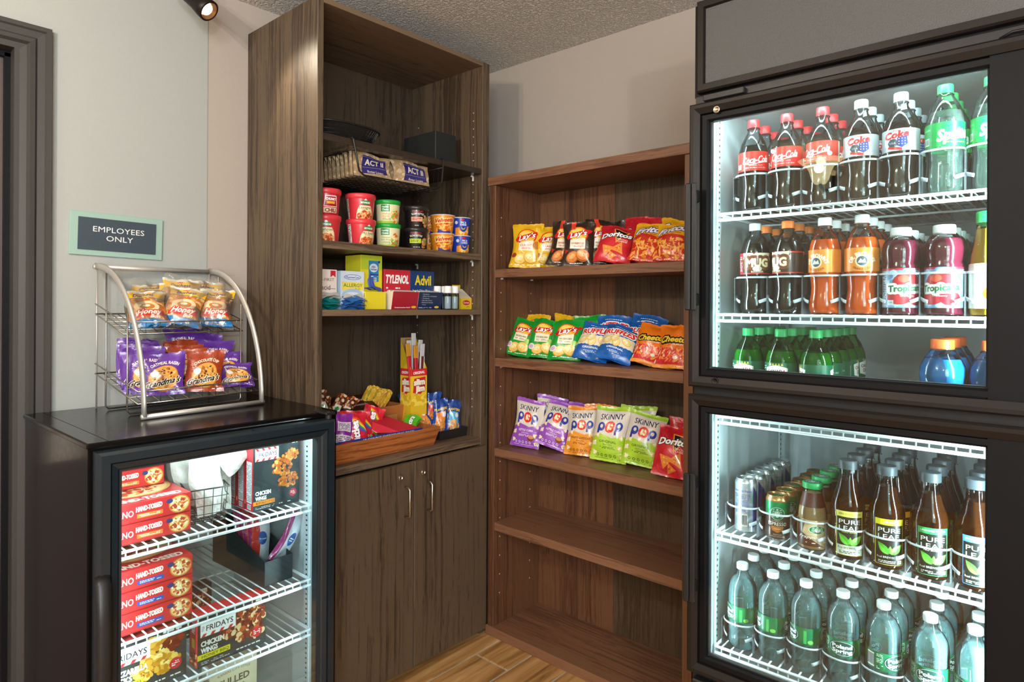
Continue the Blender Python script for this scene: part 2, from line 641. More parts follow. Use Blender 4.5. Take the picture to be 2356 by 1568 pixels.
M['bookwood'] = wood('brown_walnut_laminate', '3a2417', '523422', '6c4830', off=7)
M['bookwood_h'] = wood('brown_walnut_laminate_shelf', '4a2f20', '64432f', '7e583f', axis='x', off=2)
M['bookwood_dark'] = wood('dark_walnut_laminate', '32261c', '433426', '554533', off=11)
M['blackwood'] = wood('black_laminate', '17120e', '241d17', '32281f', axis='y', rough=0.3)
M['whitepl'] = plain('white_plastic', 'e6e6e2', 0.4)
M['glass'] = clearmat('door_glass', 'eef6f4', refl=0.33, rough=0.0)
M['led'] = plain('led_diffuser', 'dff1ff', 0.5, emit=4)

YW = 2.18
ZC = 2.39
struct('floor', MB().box(-2.5, 2.1, -2.1, 2.4, -0.06, -0.003), plain('grout', 'b3ada2', 0.9, bump=0.2), 'pale grout bed under the wood-look floor tiles', 'floor')
FLOOR = bpy.data.objects['floor']
# wood-look porcelain tiles, each its own piece
tm, nt, b = nmat('wood_look_tile')
tc = nt.nodes.new('ShaderNodeTexCoord'); oi = nt.nodes.new('ShaderNodeObjectInfo')
mp = nt.nodes.new('ShaderNodeMapping'); mp.inputs['Scale'].default_value = (24, 1.6, 20)
va = nt.nodes.new('ShaderNodeVectorMath'); va.operation = 'SCALE'; va.inputs['Scale'].default_value = 31.0
nt.links.new(oi.outputs['Random'], va.inputs[0])
vb = nt.nodes.new('ShaderNodeVectorMath'); vb.operation = 'ADD'
nt.links.new(tc.outputs['Object'], mp.inputs['Vector']); nt.links.new(mp.outputs[0], vb.inputs[0]); nt.links.new(va.outputs[0], vb.inputs[1])
n1 = nt.nodes.new('ShaderNodeTexNoise'); n1.inputs['Scale'].default_value = 1; n1.inputs['Detail'].default_value = 9; n1.inputs['Roughness'].default_value = 0.68; n1.inputs['Distortion'].default_value = 0.9
nt.links.new(vb.outputs[0], n1.inputs['Vector'])
cr = nt.nodes.new('ShaderNodeValToRGB'); e = cr.color_ramp.elements
e[0].position = 0.30; e[0].color = (*srgb('6a4522'), 1); e[1].position = 0.72; e[1].color = (*srgb('d2a872'), 1)
k = e.new(0.5); k.color = (*srgb('b0824c'), 1)
nt.links.new(n1.outputs['Fac'], cr.inputs[0]); nt.links.new(cr.outputs[0], b.inputs['Base Color'])
b.inputs['Roughness'].default_value = 0.42
bp = nt.nodes.new('ShaderNodeBump'); bp.inputs['Strength'].default_value = 0.25; bp.inputs['Distance'].default_value = 0.002
nt.links.new(n1.outputs['Fac'], bp.inputs['Height']); nt.links.new(bp.outputs[0], b.inputs['Normal'])
tile_me = MB().bbox(0, 0.1530, 0, 0.8930, -0.008, 0, 0.0015).mesh('floor_tile', tm)
for ci in range(27):
    for ri in range(5):
        y = -2.02 + ri * 0.9 + (0.22, 0.0, 0.58, 0.3, 0.75)[ci % 5] - 0.6
        y = y + 0.0
        if y > 2.15: continue
        link('floor_tile', tile_me, FLOOR, (-2.34 + ci * 0.16, y + 0.0, 0))

# ceiling with popcorn texture
cm, nt, b = nmat('popcorn_ceiling')
tc = nt.nodes.new('ShaderNodeTexCoord')
n1 = nt.nodes.new('ShaderNodeTexNoise'); n1.inputs['Scale'].default_value = 95; n1.inputs['Detail'].default_value = 3; n1.inputs['Roughness'].default_value = 0.6
nt.links.new(tc.outputs['Object'], n1.inputs['Vector'])
cr = nt.nodes.new('ShaderNodeValToRGB'); cr.color_ramp.elements[0].position = 0.42; cr.color_ramp.elements[1].position = 0.62
nt.links.new(n1.outputs['Fac'], cr.inputs[0])
bp = nt.nodes.new('ShaderNodeBump'); bp.inputs['Strength'].default_value = 1.0; bp.inputs['Distance'].default_value = 0.010
nt.links.new(cr.outputs[0], bp.inputs['Height']); nt.links.new(bp.outputs[0], b.inputs['Normal'])
b.inputs['Base Color'].default_value = (*srgb('f0ece5'), 1); b.inputs['Roughness'].default_value = 0.95
struct('ceiling', MB().box(-2.5, 2.1, -2.1, 2.4, ZC, ZC + 0.05), cm, 'popcorn textured off-white ceiling', 'ceiling')

struct('wall_back', MB().box(-2.5, 2.1, YW, YW + 0.1, 0, ZC), M['wall_warm'], 'beige wall behind the brown bookcase', 'wall')
mb = MB().box(-2.4, -2.258, 0.435, 0.962, 0, ZC).box(-2.4, -2.258, -0.47, 0.435, 2.04, ZC).box(-2.4, -2.258, -2.1, -0.47, 0, ZC)
struct('wall_left', mb, M['wall'], 'grey wall with the employees sign', 'wall')
struct('wall_left_warm_lit', MB().box(-2.4, -2.2605, 0.962, YW, 0, ZC), M['wall_warm'], 'strip of left wall with warmer light in its colour, beside the tall cabinet', 'wall')  # same wall; the warmer light beyond the edge is put into its colour
struct('wall_rear', MB().box(-2.5, 2.1, -2.05, -1.95, 0, ZC), M['wall_warm'], 'beige wall behind the camera', 'wall')
struct('wall_right', MB().box(1.9, 2.0, -2.1, 2.4, 0, ZC), M['wall_warm'], 'beige wall on the right', 'wall')
# mark left on the paint behind the rack
sc_ = obj('scuff_mark', MB().box(-2.2606, -2.2600, 0.965, 1.06, 1.4095, 1.4103), plain('scuff', '8c8276', 0.9), bpy.data.objects['wall_left_warm_lit'])


def sweep(prof, rect, mp, mi=0, mb=None):
    """mitred frame: profile [(inset, out)] swept round rect (u0,u1,v0,v1)"""
    mb = mb or MB()
    u0, u1, v0, v1 = rect
    rings = []
    for ins, w in prof:
        rings.append([mp(u0 + ins, v0 + ins, w), mp(u1 - ins, v0 + ins, w), mp(u1 - ins, v1 - ins, w), mp(u0 + ins, v1 - ins, w)])
    for a, b_ in zip(rings, rings[1:]):
        for i in range(4):
            j = (i + 1) % 4
            mb.add([a[i], a[j], b_[j], b_[i]], [(0, 1, 2, 3)], mi)
    mb.recalc = True
    return mb


# door_1: dark employees door in its moulded frame on the left wall
wm = lambda u, v, w: (-2.258 + w, u, v)
mb = MB()
for (w0, w1) in (((0.438), 0.512),):
    pass
prof = [(0, 0), (0, 0.020), (0.012, 0.020), (0.016, 0.014), (0.034, 0.012), (0.040, 0.020), (0.052, 0.022), (0.058, 0.010), (0.074, 0.008), (0.074, 0)]
mb = sweep(prof, (-0.62, 0.511, -0.2, 2.100), wm)
t1 = struct('trim_1', mb, M['trim'], 'moulded dark grey door casing', 'trim')
dr = tag(link('door_1', None), 'dark ribbed employees door in moulded casing', 'door', None, 'structure')
obj('jamb', MB().box(-2.38, -2.250, 0.425, 0.438, 0, 2.03).box(-2.38, -2.250, -0.545, -0.532, 0, 2.03).box(-2.38, -2.250, -0.545, 0.438, 2.027, 2.04), M['trim'], dr)
obj('door_stop', MB().box(-2.315, -2.295, 0.411, 0.425, 0, 2.02).box(-2.315, -2.295, -0.532, 0.425, 2.01, 2.027), M['black'], dr)
dm, nt, b = nmat('ribbed_dark_veneer')
tc = nt.nodes.new('ShaderNodeTexCoord'); wv = nt.nodes.new('ShaderNodeTexWave'); wv.bands_direction = 'Y'; wv.inputs['Scale'].default_value = 70; wv.inputs['Distortion'].default_value = 0.6
nt.links.new(tc.outputs['Object'], wv.inputs['Vector'])
cr = nt.nodes.new('ShaderNodeValToRGB'); cr.color_ramp.elements[0].color = (*srgb('38302f'), 1); cr.color_ramp.elements[1].color = (*srgb('564b4a'), 1)
nt.links.new(wv.outputs['Fac'], cr.inputs[0]); nt.links.new(cr.outputs[0], b.inputs['Base Color']); b.inputs['Roughness'].default_value = 0.5
obj('door_leaf', MB().bbox(-2.36, -2.317, -0.53, 0.424, 0.01, 2.02, 0.002), dm, dr)
mb = MB().bbox(-2.317, -2.311, 0.29, 0.375, 0.83, 1.0, 0.002)
obj('handle_plate', mb, M['steel'], dr)
obj('door_handle', MB().tube([(-2.312, 0.34, 0.93), (-2.265, 0.34, 0.93), (-2.255, 0.33, 0.93), (-2.255, 0.22, 0.93)], 0.009, 8), M['steel'], dr)

# the employees sign
sg = thing('wall_sign', 'frosted glass wall sign reading EMPLOYEES ONLY on a dark panel', 'sign', (-2.2575, 0.688, 1.518), (math.radians(-1.2), 0, 0))
frost = plain('frosted_glass', '95b3a8', 0.25, coat=0.4)
obj('glass_plate', MB().bbox(0, 0.006, -0.129, 0.129, -0.0655, 0.0655, 0.001), frost, sg)
a = Art(480, 0.5, '3c4852', 1)
for i in range(900): 
    x, y = a.rng.random(), a.rng.random() * 0.5
    a.rect(x, y, x + 0.004, y + 0.004, ('414d58', '384550')[i % 2])
a.text('EMPLOYEES', 0.51, 0.335, 0.088, 'e9ece8', sx=1.08, bold=0.004).text('ONLY', 0.52, 0.20, 0.088, 'e9ece8', sx=1.08, bold=0.004)
g = random.Random(4)
for i in range(14):
    for q in range(3):
        for p in range(2):
            if g.random() < 0.5 and i != 9:
                a.ell(0.30 + i * 0.033 + p * 0.011, 0.105 - q * 0.012, 0.0035, 0.0035, '27323b', 0, 8)
sgm = artmat('sign_panel_print', a, 0.35)
obj('sign_panel', MB().box(0.006, 0.008, -0.108, 0.108, -0.049, 0.049).quad([(0.0083, -0.108, -0.049), (0.0083, 0.108, -0.049), (0.0083, 0.108, 0.049), (0.0083, -0.108, 0.049)], 1), [plain('sign_dark', '3c4852', 0.4), sgm], sg)

# track spot at the ceiling by the left wall
sp = thing('spotlight', 'dark bronze ceiling spotlight with glowing lens above the sign wall', 'light', (-2.07, 0.87, 2.24))
d = Vector((0.55, 0.35, -0.55)).normalized()
q = d.to_track_quat('Z', 'Y').to_matrix()
def rotated(mb, q, off=(0, 0, 0)):
    mb.v = [tuple(q @ Vector(v) + Vector(off)) for v in mb.v]; return mb
obj('lamp_housing', rotated(MB().lathe([(0.012, -0.11), (0.026, -0.10), (0.028, -0.03), (0.033, 0.0), (0.034, 0.022), (0.029, 0.024), (0.027, 0.012)], 24, capt=False), q), M['bronze'], sp)
obj('lamp_lens', rotated(MB().lathe([(0.0, 0.012), (0.017, 0.012), (0.017, 0.016), (0.0, 0.017)], 20), q), plain('lit_lens', 'ffe9c8', 0.4, emit=14), sp)
obj('reflector_ring', rotated(MB().lathe([(0.017, 0.014), (0.028, 0.022)], 24, capb=False, capt=False), q), plain('gold_reflector', 'b98a5e', 0.3, metal=0.8), sp)
obj('stem', MB().tube([tuple(-0.09 * d), (-0.09 * d.x - 0.01, -0.09 * d.y - 0.01, 0.15)], 0.008, 8), M['bronze'], sp)

# sconce behind the camera, seen mirrored in the cooler glass
sn = thing('wall_sconce', 'bell shaped alabaster wall sconce seen reflected in the cooler door', 'light', (-1.336, -1.93, 2.26))
sh_m = bpy.data.materials.new('lit_alabaster'); sh_m.use_nodes = True; nt = sh_m.node_tree; nt.nodes.clear()
_o = nt.nodes.new('ShaderNodeOutputMaterial'); _t = nt.nodes.new('ShaderNodeBsdfTransparent'); _t.inputs[0].default_value = (1, .9, .7, 1); _e = nt.nodes.new('ShaderNodeEmission'); _e.inputs[0].default_value = (*srgb('f6e2ae'), 1); _e.inputs[1].default_value = 9; _m = nt.nodes.new('ShaderNodeMixShader'); _m.inputs[0].default_value = .6
_n = nt.nodes.new('ShaderNodeTexNoise'); _n.inputs['Scale'].default_value = 14; _r = nt.nodes.new('ShaderNodeMapRange'); _r.inputs['To Min'].default_value = 6; _r.inputs['To Max'].default_value = 12; nt.links.new(_n.outputs['Fac'], _r.inputs['Value']); nt.links.new(_r.outputs['Result'], _e.inputs[1])
nt.links.new(_t.outputs[0], _m.inputs[1]); nt.links.new(_e.outputs[0], _m.inputs[2]); nt.links.new(_m.outputs[0], _o.inputs[0])
obj('shade', MB().lathe([(0.035, -0.03), (0.055, 0.0), (0.068, 0.05), (0.085, 0.085), (0.125, 0.115), (0.14, 0.13)], 28, c=(0, 0.30, -0.09), capt=False), sh_m, sn)
obj('bulb', MB().lathe([(0.0, 0), (0.02, 0.01), (0.03, 0.04), (0.0, 0.07)], 12, c=(0, 0.30, 0.0)), plain('bulb_lit', 'fff3d8', 0.4, emit=30), sn)
obj('arm', MB().tube([(0, -0.02, 0), (0.02, 0.08, -0.12), (0, 0.2, -0.16), (0, 0.30, -0.13), (0, 0.30, -0.09)], 0.012, 8), M['blackpl'], sn)
obj('back_plate', rotated(MB().lathe([(0.06, 0), (0.055, 0.02), (0.02, 0.03)], 24), Matrix(((1, 0, 0), (0, 0, 1), (0, -1, 0))), (0, -0.02, 0)), M['nickel'], sn)

# ------------------------------------------------------------------ tall cabinet
XC, XB = -1.797, -2.238
tcab = thing('tall_cabinet', 'tall grey-walnut cabinet with open shelves over two locked doors', 'cabinet', (0, 0, 0))
P = lambda n, mb, m='tallwood': obj(n, mb, M[m] if isinstance(m, str) else m, tcab)
P('side_panel', MB().bbox(XB - 0.018, XC, 1.103, 1.1245, 0, 2.28, 0.0012))
P('side_panel', MB().bbox(XB - 0.018, XC, 1.842, 1.8605, 0, 2.28, 0.0012))
P('side_panel', MB().bbox(XB - 0.018, XC - 0.002, 1.8612, 1.8830, 0, 2.28, 0.0008))
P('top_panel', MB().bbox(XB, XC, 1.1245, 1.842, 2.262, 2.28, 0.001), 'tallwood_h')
P('back_panel', MB().box(XB - 0.014, XB, 1.1245, 1.842, 0.783, 2.262), 'tallwood_in')
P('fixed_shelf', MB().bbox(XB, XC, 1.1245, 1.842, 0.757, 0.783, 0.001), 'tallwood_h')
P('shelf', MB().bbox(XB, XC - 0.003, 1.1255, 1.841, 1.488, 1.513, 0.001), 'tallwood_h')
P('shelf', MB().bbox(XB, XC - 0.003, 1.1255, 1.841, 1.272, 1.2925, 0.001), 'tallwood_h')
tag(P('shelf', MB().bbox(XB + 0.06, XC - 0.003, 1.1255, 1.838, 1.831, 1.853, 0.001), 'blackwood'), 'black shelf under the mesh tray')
P('plinth', MB().box(XC - 0.045, XC - 0.03, 1.1245, 1.842, 0, 0.03), 'black')
for (y0, y1, s_) in ((1.106, 1.4865, 1), (1.4895, 1.8585, -1)):
    dd = P('door', MB().bbox(XC - 0.001, XC + 0.0175, y0, y1, 0.022, 0.752, 0.0015))
    yh = 1.446 if s_ == 1 else 1.549
    x0 = XC + 0.0175
    obj('door_handle', MB().tube([(x0, yh, 0.567), (x0 + 0.02, yh, 0.567), (x0 + 0.027, yh, 0.574), (x0 + 0.027, yh, 0.663), (x0 + 0.02, yh, 0.671), (x0, yh, 0.671)], 0.0042, 8), M['nickel'], dd)
    yl = 1.425 if s_ == 1 else 1.528
    obj('lock', rotated(MB().lathe([(0.0095, 0), (0.0095, 0.004), (0.007, 0.005), (0.0065, 0.002), (0.0, 0.002)], 16), Matrix(((0, 0, 1), (1, 0, 0), (0, 1, 0))), (x0, yl, 0.707)), M['nickel'], dd)
mb = MB()
for yy, off in ((1.8416, 1), (1.1249, -1)):
    for xx in (XC - 0.05, XB + 0.05):
        z = 0.90
        while z < 2.10:
            mb.box(xx - 0.0022, xx + 0.0022, yy - 0.0007, yy + 0.0007, z - 0.0022, z + 0.0022)
            z += 0.032
o = P('pin_holes', mb, plain('pin_hole', 'b9ab92', 0.8)); o['kind'] = 'stuff'
for z in (1.831, 1.488, 1.272):
    for xx in (XC - 0.05, XB + 0.05):
        P('shelf_pin', MB().bbox(xx - 0.004, xx + 0.004, 1.830, 1.842, z - 0.006, z, 0.001).bbox(xx - 0.004, xx + 0.004, 1.838, 1.842, z - 0.022, z, 0.001), 'whitepl')
P('shelf_pin', MB().bbox(XC - 0.054, XC - 0.046, 1.836, 1.842, 1.853, 1.866, 0.001), 'whitepl')

# ------------------------------------------------------------------ bookcase
YB, YK = 1.868, 2.15
bk = thing('bookcase', 'brown walnut bookcase with five open shelves against the back wall', 'bookcase')
P = lambda n, mb, m='bookwood': obj(n, mb, M[m] if isinstance(m, str) else m, bk)
P('side_panel', MB().bbox(-1.780, -1.748, YB, YK, 0.0, 1.785, 0.001))
P('side_panel', MB().bbox(-0.938, -0.906, YB, YK, 0.0, 1.785, 0.001))
P('top_panel', MB().bbox(-1.785, -0.900, YB - 0.006, YK + 0.012, 1.785, 1.818, 0.001), 'bookwood_h')
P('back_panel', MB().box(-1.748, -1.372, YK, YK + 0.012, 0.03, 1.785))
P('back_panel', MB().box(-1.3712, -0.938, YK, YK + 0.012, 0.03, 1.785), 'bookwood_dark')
P('base_panel', MB().bbox(-1.784, -0.906, YB - 0.008, YK, 0.0, 0.036, 0.001), 'bookwood_h')
for z in (1.452, 1.101, 0.744, 0.450):
    P('shelf', MB().bbox(-1.747, -0.939, YB + 0.001, YK, z - 0.033, z, 0.001), 'bookwood_h')
mb = MB()
for xx, in ((-1.7478,), (-0.9382,)):
    for yy in (YB + 0.035, YK - 0.06):
        z = 0.16
        while z < 1.72:
            mb.box(xx - 0.0008, xx + 0.0008, yy - 0.0022, yy + 0.0022, z - 0.0022, z + 0.0022)
            z += 0.075
o = P('pin_holes', mb, plain('pin_hole_pale', 'c7a987', 0.8)); o['kind'] = 'stuff'
for z in (1.419, 1.068, 0.711, 0.417):
    for yy in (YB + 0.035, YK - 0.06):
        P('shelf_pin', MB().bbox(-1.748, -1.738, yy - 0.004, yy + 0.004, z - 0.006, z, 0.001), 'whitepl')


def wire_shelf(parent, x0, x1, y0, y1, z, axis='x', pitch=0.0225):
    """wire shelf, front rail at y0 (axis x) or at x=y1 side for the freezer (axis y)"""
    if axis == 'x':
        mpv = lambda u, d, h: (u, y0 + d, z + h); L = x1 - x0; D = y1 - y0; o_ = x0
    else:
        mpv = lambda u, d, h: (x1 - d, u, z + h); L = y1 - y0; D = x1 - x0; o_ = y0
    sh = link('wire_shelf', None, parent)
    mb = MB()
    mb.tube([mpv(o_, 0, -0.002), mpv(o_ + L, 0, -0.002)], 0.0036, 6)
    mb.tube([mpv(o_, -0.002, -0.017), mpv(o_ + L, -0.002, -0.017)], 0.0042, 6)
    mb.tube([mpv(o_, D, -0.002), mpv(o_ + L, D, -0.002)], 0.003, 6)
    mb.tube([mpv(o_, D * 0.5, -0.006), mpv(o_ + L, D * 0.5, -0.006)], 0.003, 6)
    for u in (o_, o_ + L):
        mb.tube([mpv(u, 0, -0.002), mpv(u, D, -0.002)], 0.0036, 6)
    obj('rail', mb, M['whitewire'], sh)
    n = int(L / pitch)
    me = MB().tube([mpv(0, -0.001, -0.017), mpv(0, 0.0, 0), mpv(0, D, 0)], 0.0021, 5).mesh('wire', M['whitewire'])
    for i in range(n):
        u = o_ + (i + 0.7) * L / n
        link('wire', me, sh, (u, 0, 0) if axis == 'x' else (0, u, 0))
    return sh


# ------------------------------------------------------------------ big glass-door cooler
GY = 1.50
fm = lambda u, v, w: (u, GY - w, v)
big = thing('display_cooler', 'tall black cooler with two stacked glass doors full of drinks', 'cooler')
P = lambda n, mb, m='black', par=None: obj(n, mb, M[m] if isinstance(m, str) else m, par or big)
FX0, FX1 = -0.732, -0.02
P('cabinet_body', MB().box(FX0, -0.705, 1.53, 2.16, 0.08, 2.06).box(-0.08, FX1, 1.53, 2.16, 0.08, 2.06).box(-0.705, -0.08, 2.12, 2.16, 0.08, 2.06).box(-0.705, -0.08, 1.53, 2.12, 1.83, 2.06).box(-0.705, -0.08, 1.53, 2.12, 0.08, 0.40))
P('liner', MB().box(-0.705, -0.700, 1.532, 2.12, 0.40, 1.83).box(-0.085, -0.08, 1.532, 2.12, 0.40, 1.83).box(-0.700, -0.085, 2.115, 2.12, 0.40, 1.83).box(-0.700, -0.085, 1.532, 2.115, 1.822, 1.83).box(-0.700, -0.085, 1.532, 2.115, 0.40, 0.405), 'white')
# front facing frame around the openings
mb = MB().box(FX0 + 0.004, -0.695, 1.508, 1.532, 0.08, 1.83).box(-0.10, FX1, 1.508, 1.532, 0.08, 1.83).box(-0.695, -0.10, 1.508, 1.532, 1.80, 1.83).box(-0.695, -0.10, 1.508, 1.532, 1.085, 1.12).box(-0.695, -0.10, 1.508, 1.532, 0.08, 0.43)
P('face_frame', mb, 'blackpl')
# header with its textured panel
hb = P('header', MB().box(FX0, 0.0, 1.512, 1.53, 1.83, 2.06), 'black')
mb = sweep([(0, -0.03), (0, 0.004), (0.004, 0.008), (0.018, 0.008), (0.021, 0.002), (0.021, -0.004)], (FX0 + 0.012, 0.22, 1.8365, 2.062), fm)
P('header_frame', mb, 'bronze', hb)
P('header_panel', MB().box(FX0 + 0.03, 0.20, GY, GY + 0.012, 1.855, 2.045), 'header', hb)
P('hinge_bracket', MB().bbox(FX0 + 0.03, -0.60, 1.492, 1.53, 1.812, 1.828, 0.002), 'blackpl', hb)
P('power_cord', MB().tube([(-0.12, 1.505, 1.812), (-0.10, 1.50, 1.819), (-0.08, 1.497, 1.817), (-0.05, 1.49, 1.824), (0.0, 1.49, 1.826)], 0.003, 6), 'blackpl', hb)

for (z0, z1, gz0, gz1, hz0, hz1, lz) in ((1.113, 1.806, 1.160, 1.763, 1.300, 1.606, (1.782, 1.131)), (0.411, 1.094, 0.457, 1.058, 0.600, 0.908, ())):
    dg = link('door', None, big)
    DX0, DX1 = FX0, -0.03
    P('door_frame', sweep([(0.003, -0.006), (0, 0.006), (0, 0.016), (0.004, 0.02), (0.012, 0.020), (0.026, 0.014), (0.0265, 0.003)], (DX0, DX1, z0, z1), fm), 'bronze', dg)
    mb = sweep([(0.0265, 0.003), (0.029, 0.003), (0.0295, 0.009), (0.041, 0.009), (0.0455, 0.004), (0.0455, -0.006)], (DX0, DX1, z0, z1), fm)
    mb.box(-0.134, -0.0562, GY - 0.0095, GY + 0.006, z0 + 0.0262, z1 - 0.0262)
    P('inner_frame', mb, 'black', dg)
    P('gasket', sweep([(0, 0.0), (0.006, 0.0), (0.006, -0.016), (0, -0.016)], (-0.690, -0.132, gz0 - 0.004, gz1 + 0.004), fm), 'slot', dg)
    P('glass_pane', MB().box(-0.688, -0.134, GY + 0.000, GY + 0.004, gz0, gz1), 'glass', dg)
    hh = P('door_handle', MB().bbox(-0.722, -0.708, GY - 0.062, GY - 0.050, hz0, hz1, 0.003).bbox(-0.708, -0.696, GY - 0.056, GY - 0.048, hz0, hz1, 0.002).bbox(-0.719, -0.706, GY - 0.052, GY - 0.012, hz0 + 0.012, hz0 + 0.042, 0.002).bbox(-0.719, -0.706, GY - 0.052, GY - 0.012, hz1 - 0.042, hz1 - 0.012, 0.002), 'blackpl', dg)
    for z in lz:
        m_ = MB().lathe([(0.0085, 0), (0.0085, 0.003), (0.0065, 0.004), (0.006, 0.001), (0, 0.001)], 16)
        m_.box(-0.004, 0.004, -0.001, 0.001, 0.001, 0.003)
        P('lock', rotated(m_, Matrix(((1, 0, 0), (0, 0, -1), (0, 1, 0))), (-0.662, GY - 0.0165, z)), 'nickel' if z > 1.5 else 'bronze', dg)
# kick grille under the lower door
kg = P('kick_grille', MB().bbox(FX0 + 0.012, -0.03, 1.485, 1.53, 0.06, 0.395, 0.003), 'blackpl')
me = MB().box(0, 0.62, 1.478, 1.486, 0, 0.008).mesh('grille_slat', M['black'])
for i in range(9):
    link('grille_slat', me, kg, (FX0 + 0.05, 0, 0.10 + i * 0.03))
# shelf standards with slots, LED strips
for xx in (-0.699, ):
    for yy in (1.575, 2.03):
        P('shelf_standard', MB().box(xx, xx + 0.004, yy - 0.009, yy + 0.009, 0.42, 1.80), 'white')
        mb = MB()
        for k_ in range(92):
            z = 0.43 + k_ * 0.0148
            mb.box(xx + 0.0035, xx + 0.0045, yy - 0.0022, yy + 0.0022, z - 0.0026, z + 0.0026)
        o = P('standard_slots', mb, 'slot'); o['kind'] = 'stuff'
for z0, z1 in ((1.13, 1.79), (0.43, 1.06)):
    P('led_strip', MB().bbox(-0.1045, -0.0995, 1.5325, 1.540, z0, z1, 0.001), 'led')
SHZ = (1.543, 1.291, 1.036, 0.745, 0.457)
for z in SHZ:
    wire_shelf(big, -0.692, -0.092, 1.56, 2.09, z)

# ------------------------------------------------------------------ small glass-door freezer
FXF = -1.62
sm_ = lambda u, v, w: (FXF + w, u, v)
M['doorblack'] = plain('black_door_cooler_glow', '18232a', 0.30, coat=0.35, bscale=9)  # bluish glow of the cooler is put into the black base colour
sf = thing('display_freezer', 'low black glass-door freezer beside the tall cabinet', 'freezer')
P = lambda n, mb, m='black', par=None: obj(n, mb, M[m] if isinstance(m, str) else m, par or sf)
mb = MB().box(-2.235, -1.672, 0.452, 0.485, 0.06, 0.985).box(-2.235, -1.672, 1.04, 1.095, 0.06, 0.985).box(-2.235, -2.205, 0.485, 1.04, 0.06, 0.985).box(-2.205, -1.672, 0.485, 1.04, 0.06, 0.13).box(-2.205, -1.672, 0.485, 1.04, 0.955, 0.985)
P('cabinet_body', mb, 'blackgloss')
P('top_panel', MB().bbox(-2.25, -1.668, 0.449, 1.098, 0.980, 0.994, 0.003), 'blackgloss')
P('liner', MB().box(-2.205, -1.674, 0.485, 0.490, 0.13, 0.955).box(-2.205, -1.674, 1.035, 1.04, 0.13, 0.955).box(-2.205, -2.20, 0.49, 1.035, 0.13, 0.955).box(-2.2, -1.674, 0.49, 1.035, 0.13, 0.135).box(-2.2, -1.674, 0.49, 1.035, 0.95, 0.955), 'white')
mb = MB()
for i in range(5):
    for j in range(4):
        mb.box(-2.2005, -2.198, 0.56 + i * 0.022, 0.573 + i * 0.022, 0.84 + j * 0.02, 0.852 + j * 0.02)
P('fan_grille', mb, 'slot')['kind'] = 'stuff'
P('top_seam', MB().box(-2.24, -1.672, 0.4925, 0.4937, 0.9938, 0.9943), plain('seam_dark', '060606', .6))
dg = link('door', None, sf)
z0, z1 = 0.10, 0.977
P('door_frame', sweep([(0.004, -0.044), (0, -0.04), (0, -0.008), (0.006, 0), (0.024, 0.0), (0.0245, -0.010)], (0.459, 1.062, z0, z1), sm_), 'doorblack', dg)
P('inner_frame', sweep([(0.0245, -0.010), (0.027, -0.010), (0.0275, -0.003), (0.040, -0.006), (0.044, -0.010), (0.044, -0.04)], (0.459, 1.062, z0, z1), sm_), 'doorblack', dg)
P('gasket', sweep([(0, -0.012), (0.006, -0.012), (0.006, -0.045), (0, -0.045)], (0.503, 1.018, z0 + 0.04, z1 - 0.042), sm_), 'slot', dg)
P('glass_pane', MB().box(FXF - 0.018, FXF - 0.014, 0.505, 1.016, z0 + 0.044, z1 - 0.044), 'glass', dg)
P('door_handle', MB().tube([(FXF - 0.005, 0.468, 0.705), (FXF + 0.012, 0.466, 0.69), (FXF + 0.022, 0.466, 0.60), (FXF + 0.022, 0.466, 0.50), (FXF + 0.012, 0.466, 0.40), (FXF - 0.005, 0.468, 0.385)], 0.010, 8, flat=(0.006, 0.016)), 'blackpl', dg)
P('hinge', MB().bbox(-1.70, -1.63, 1.035, 1.066, 0.990, 0.997, 0.002).lathe([(0.009, 0.978), (0.009, 0.999)], 12, c=(-1.643, 1.05, 0)), 'blackpl')
P('foot', MB().lathe([(0.02, 0), (0.016, 0.06)], 12, c=(-1.70, 0.49, 0)), 'blackpl')
P('foot', MB().lathe([(0.02, 0), (0.016, 0.06)], 12, c=(-1.70, 1.05, 0)), 'blackpl')
P('foot', MB().lathe([(0.02, 0), (0.016, 0.06)], 12, c=(-2.2, 0.49, 0)), 'blackpl')
P('foot', MB().lathe([(0.02, 0), (0.016, 0.06)], 12, c=(-2.2, 1.05, 0)), 'blackpl')
P('led_strip', MB().bbox(-1.6735, -1.6705, 1.018, 1.034, 0.16, 0.92, 0.001), 'led')
P('shelf_standard', MB().box(-1.735, -1.715, 1.031, 1.035, 0.16, 0.90), 'white')
mb = MB()
for k_ in range(50):
    mb.box(-1.728, -1.722, 1.0300, 1.0312, 0.17 + k_ * 0.0146, 0.1745 + k_ * 0.0146)
P('standard_slots', mb, 'slot')['kind'] = 'stuff'
for z in (0.722, 0.504, 0.357):
    wire_shelf(sf, -2.19, -1.70, 0.498, 1.027, z, 'y', 0.024)
# ------------------------------------------------------------------ printed artwork on the packs
ART = {}
def A(name, art, **k):
    kw = dict(rough=0.34, coat=0.15); kw.update(k)
    ART[name] = artmat(name, art, **kw)

BAG = dict(rough=0.27, coat=0.4, bump=0.55)
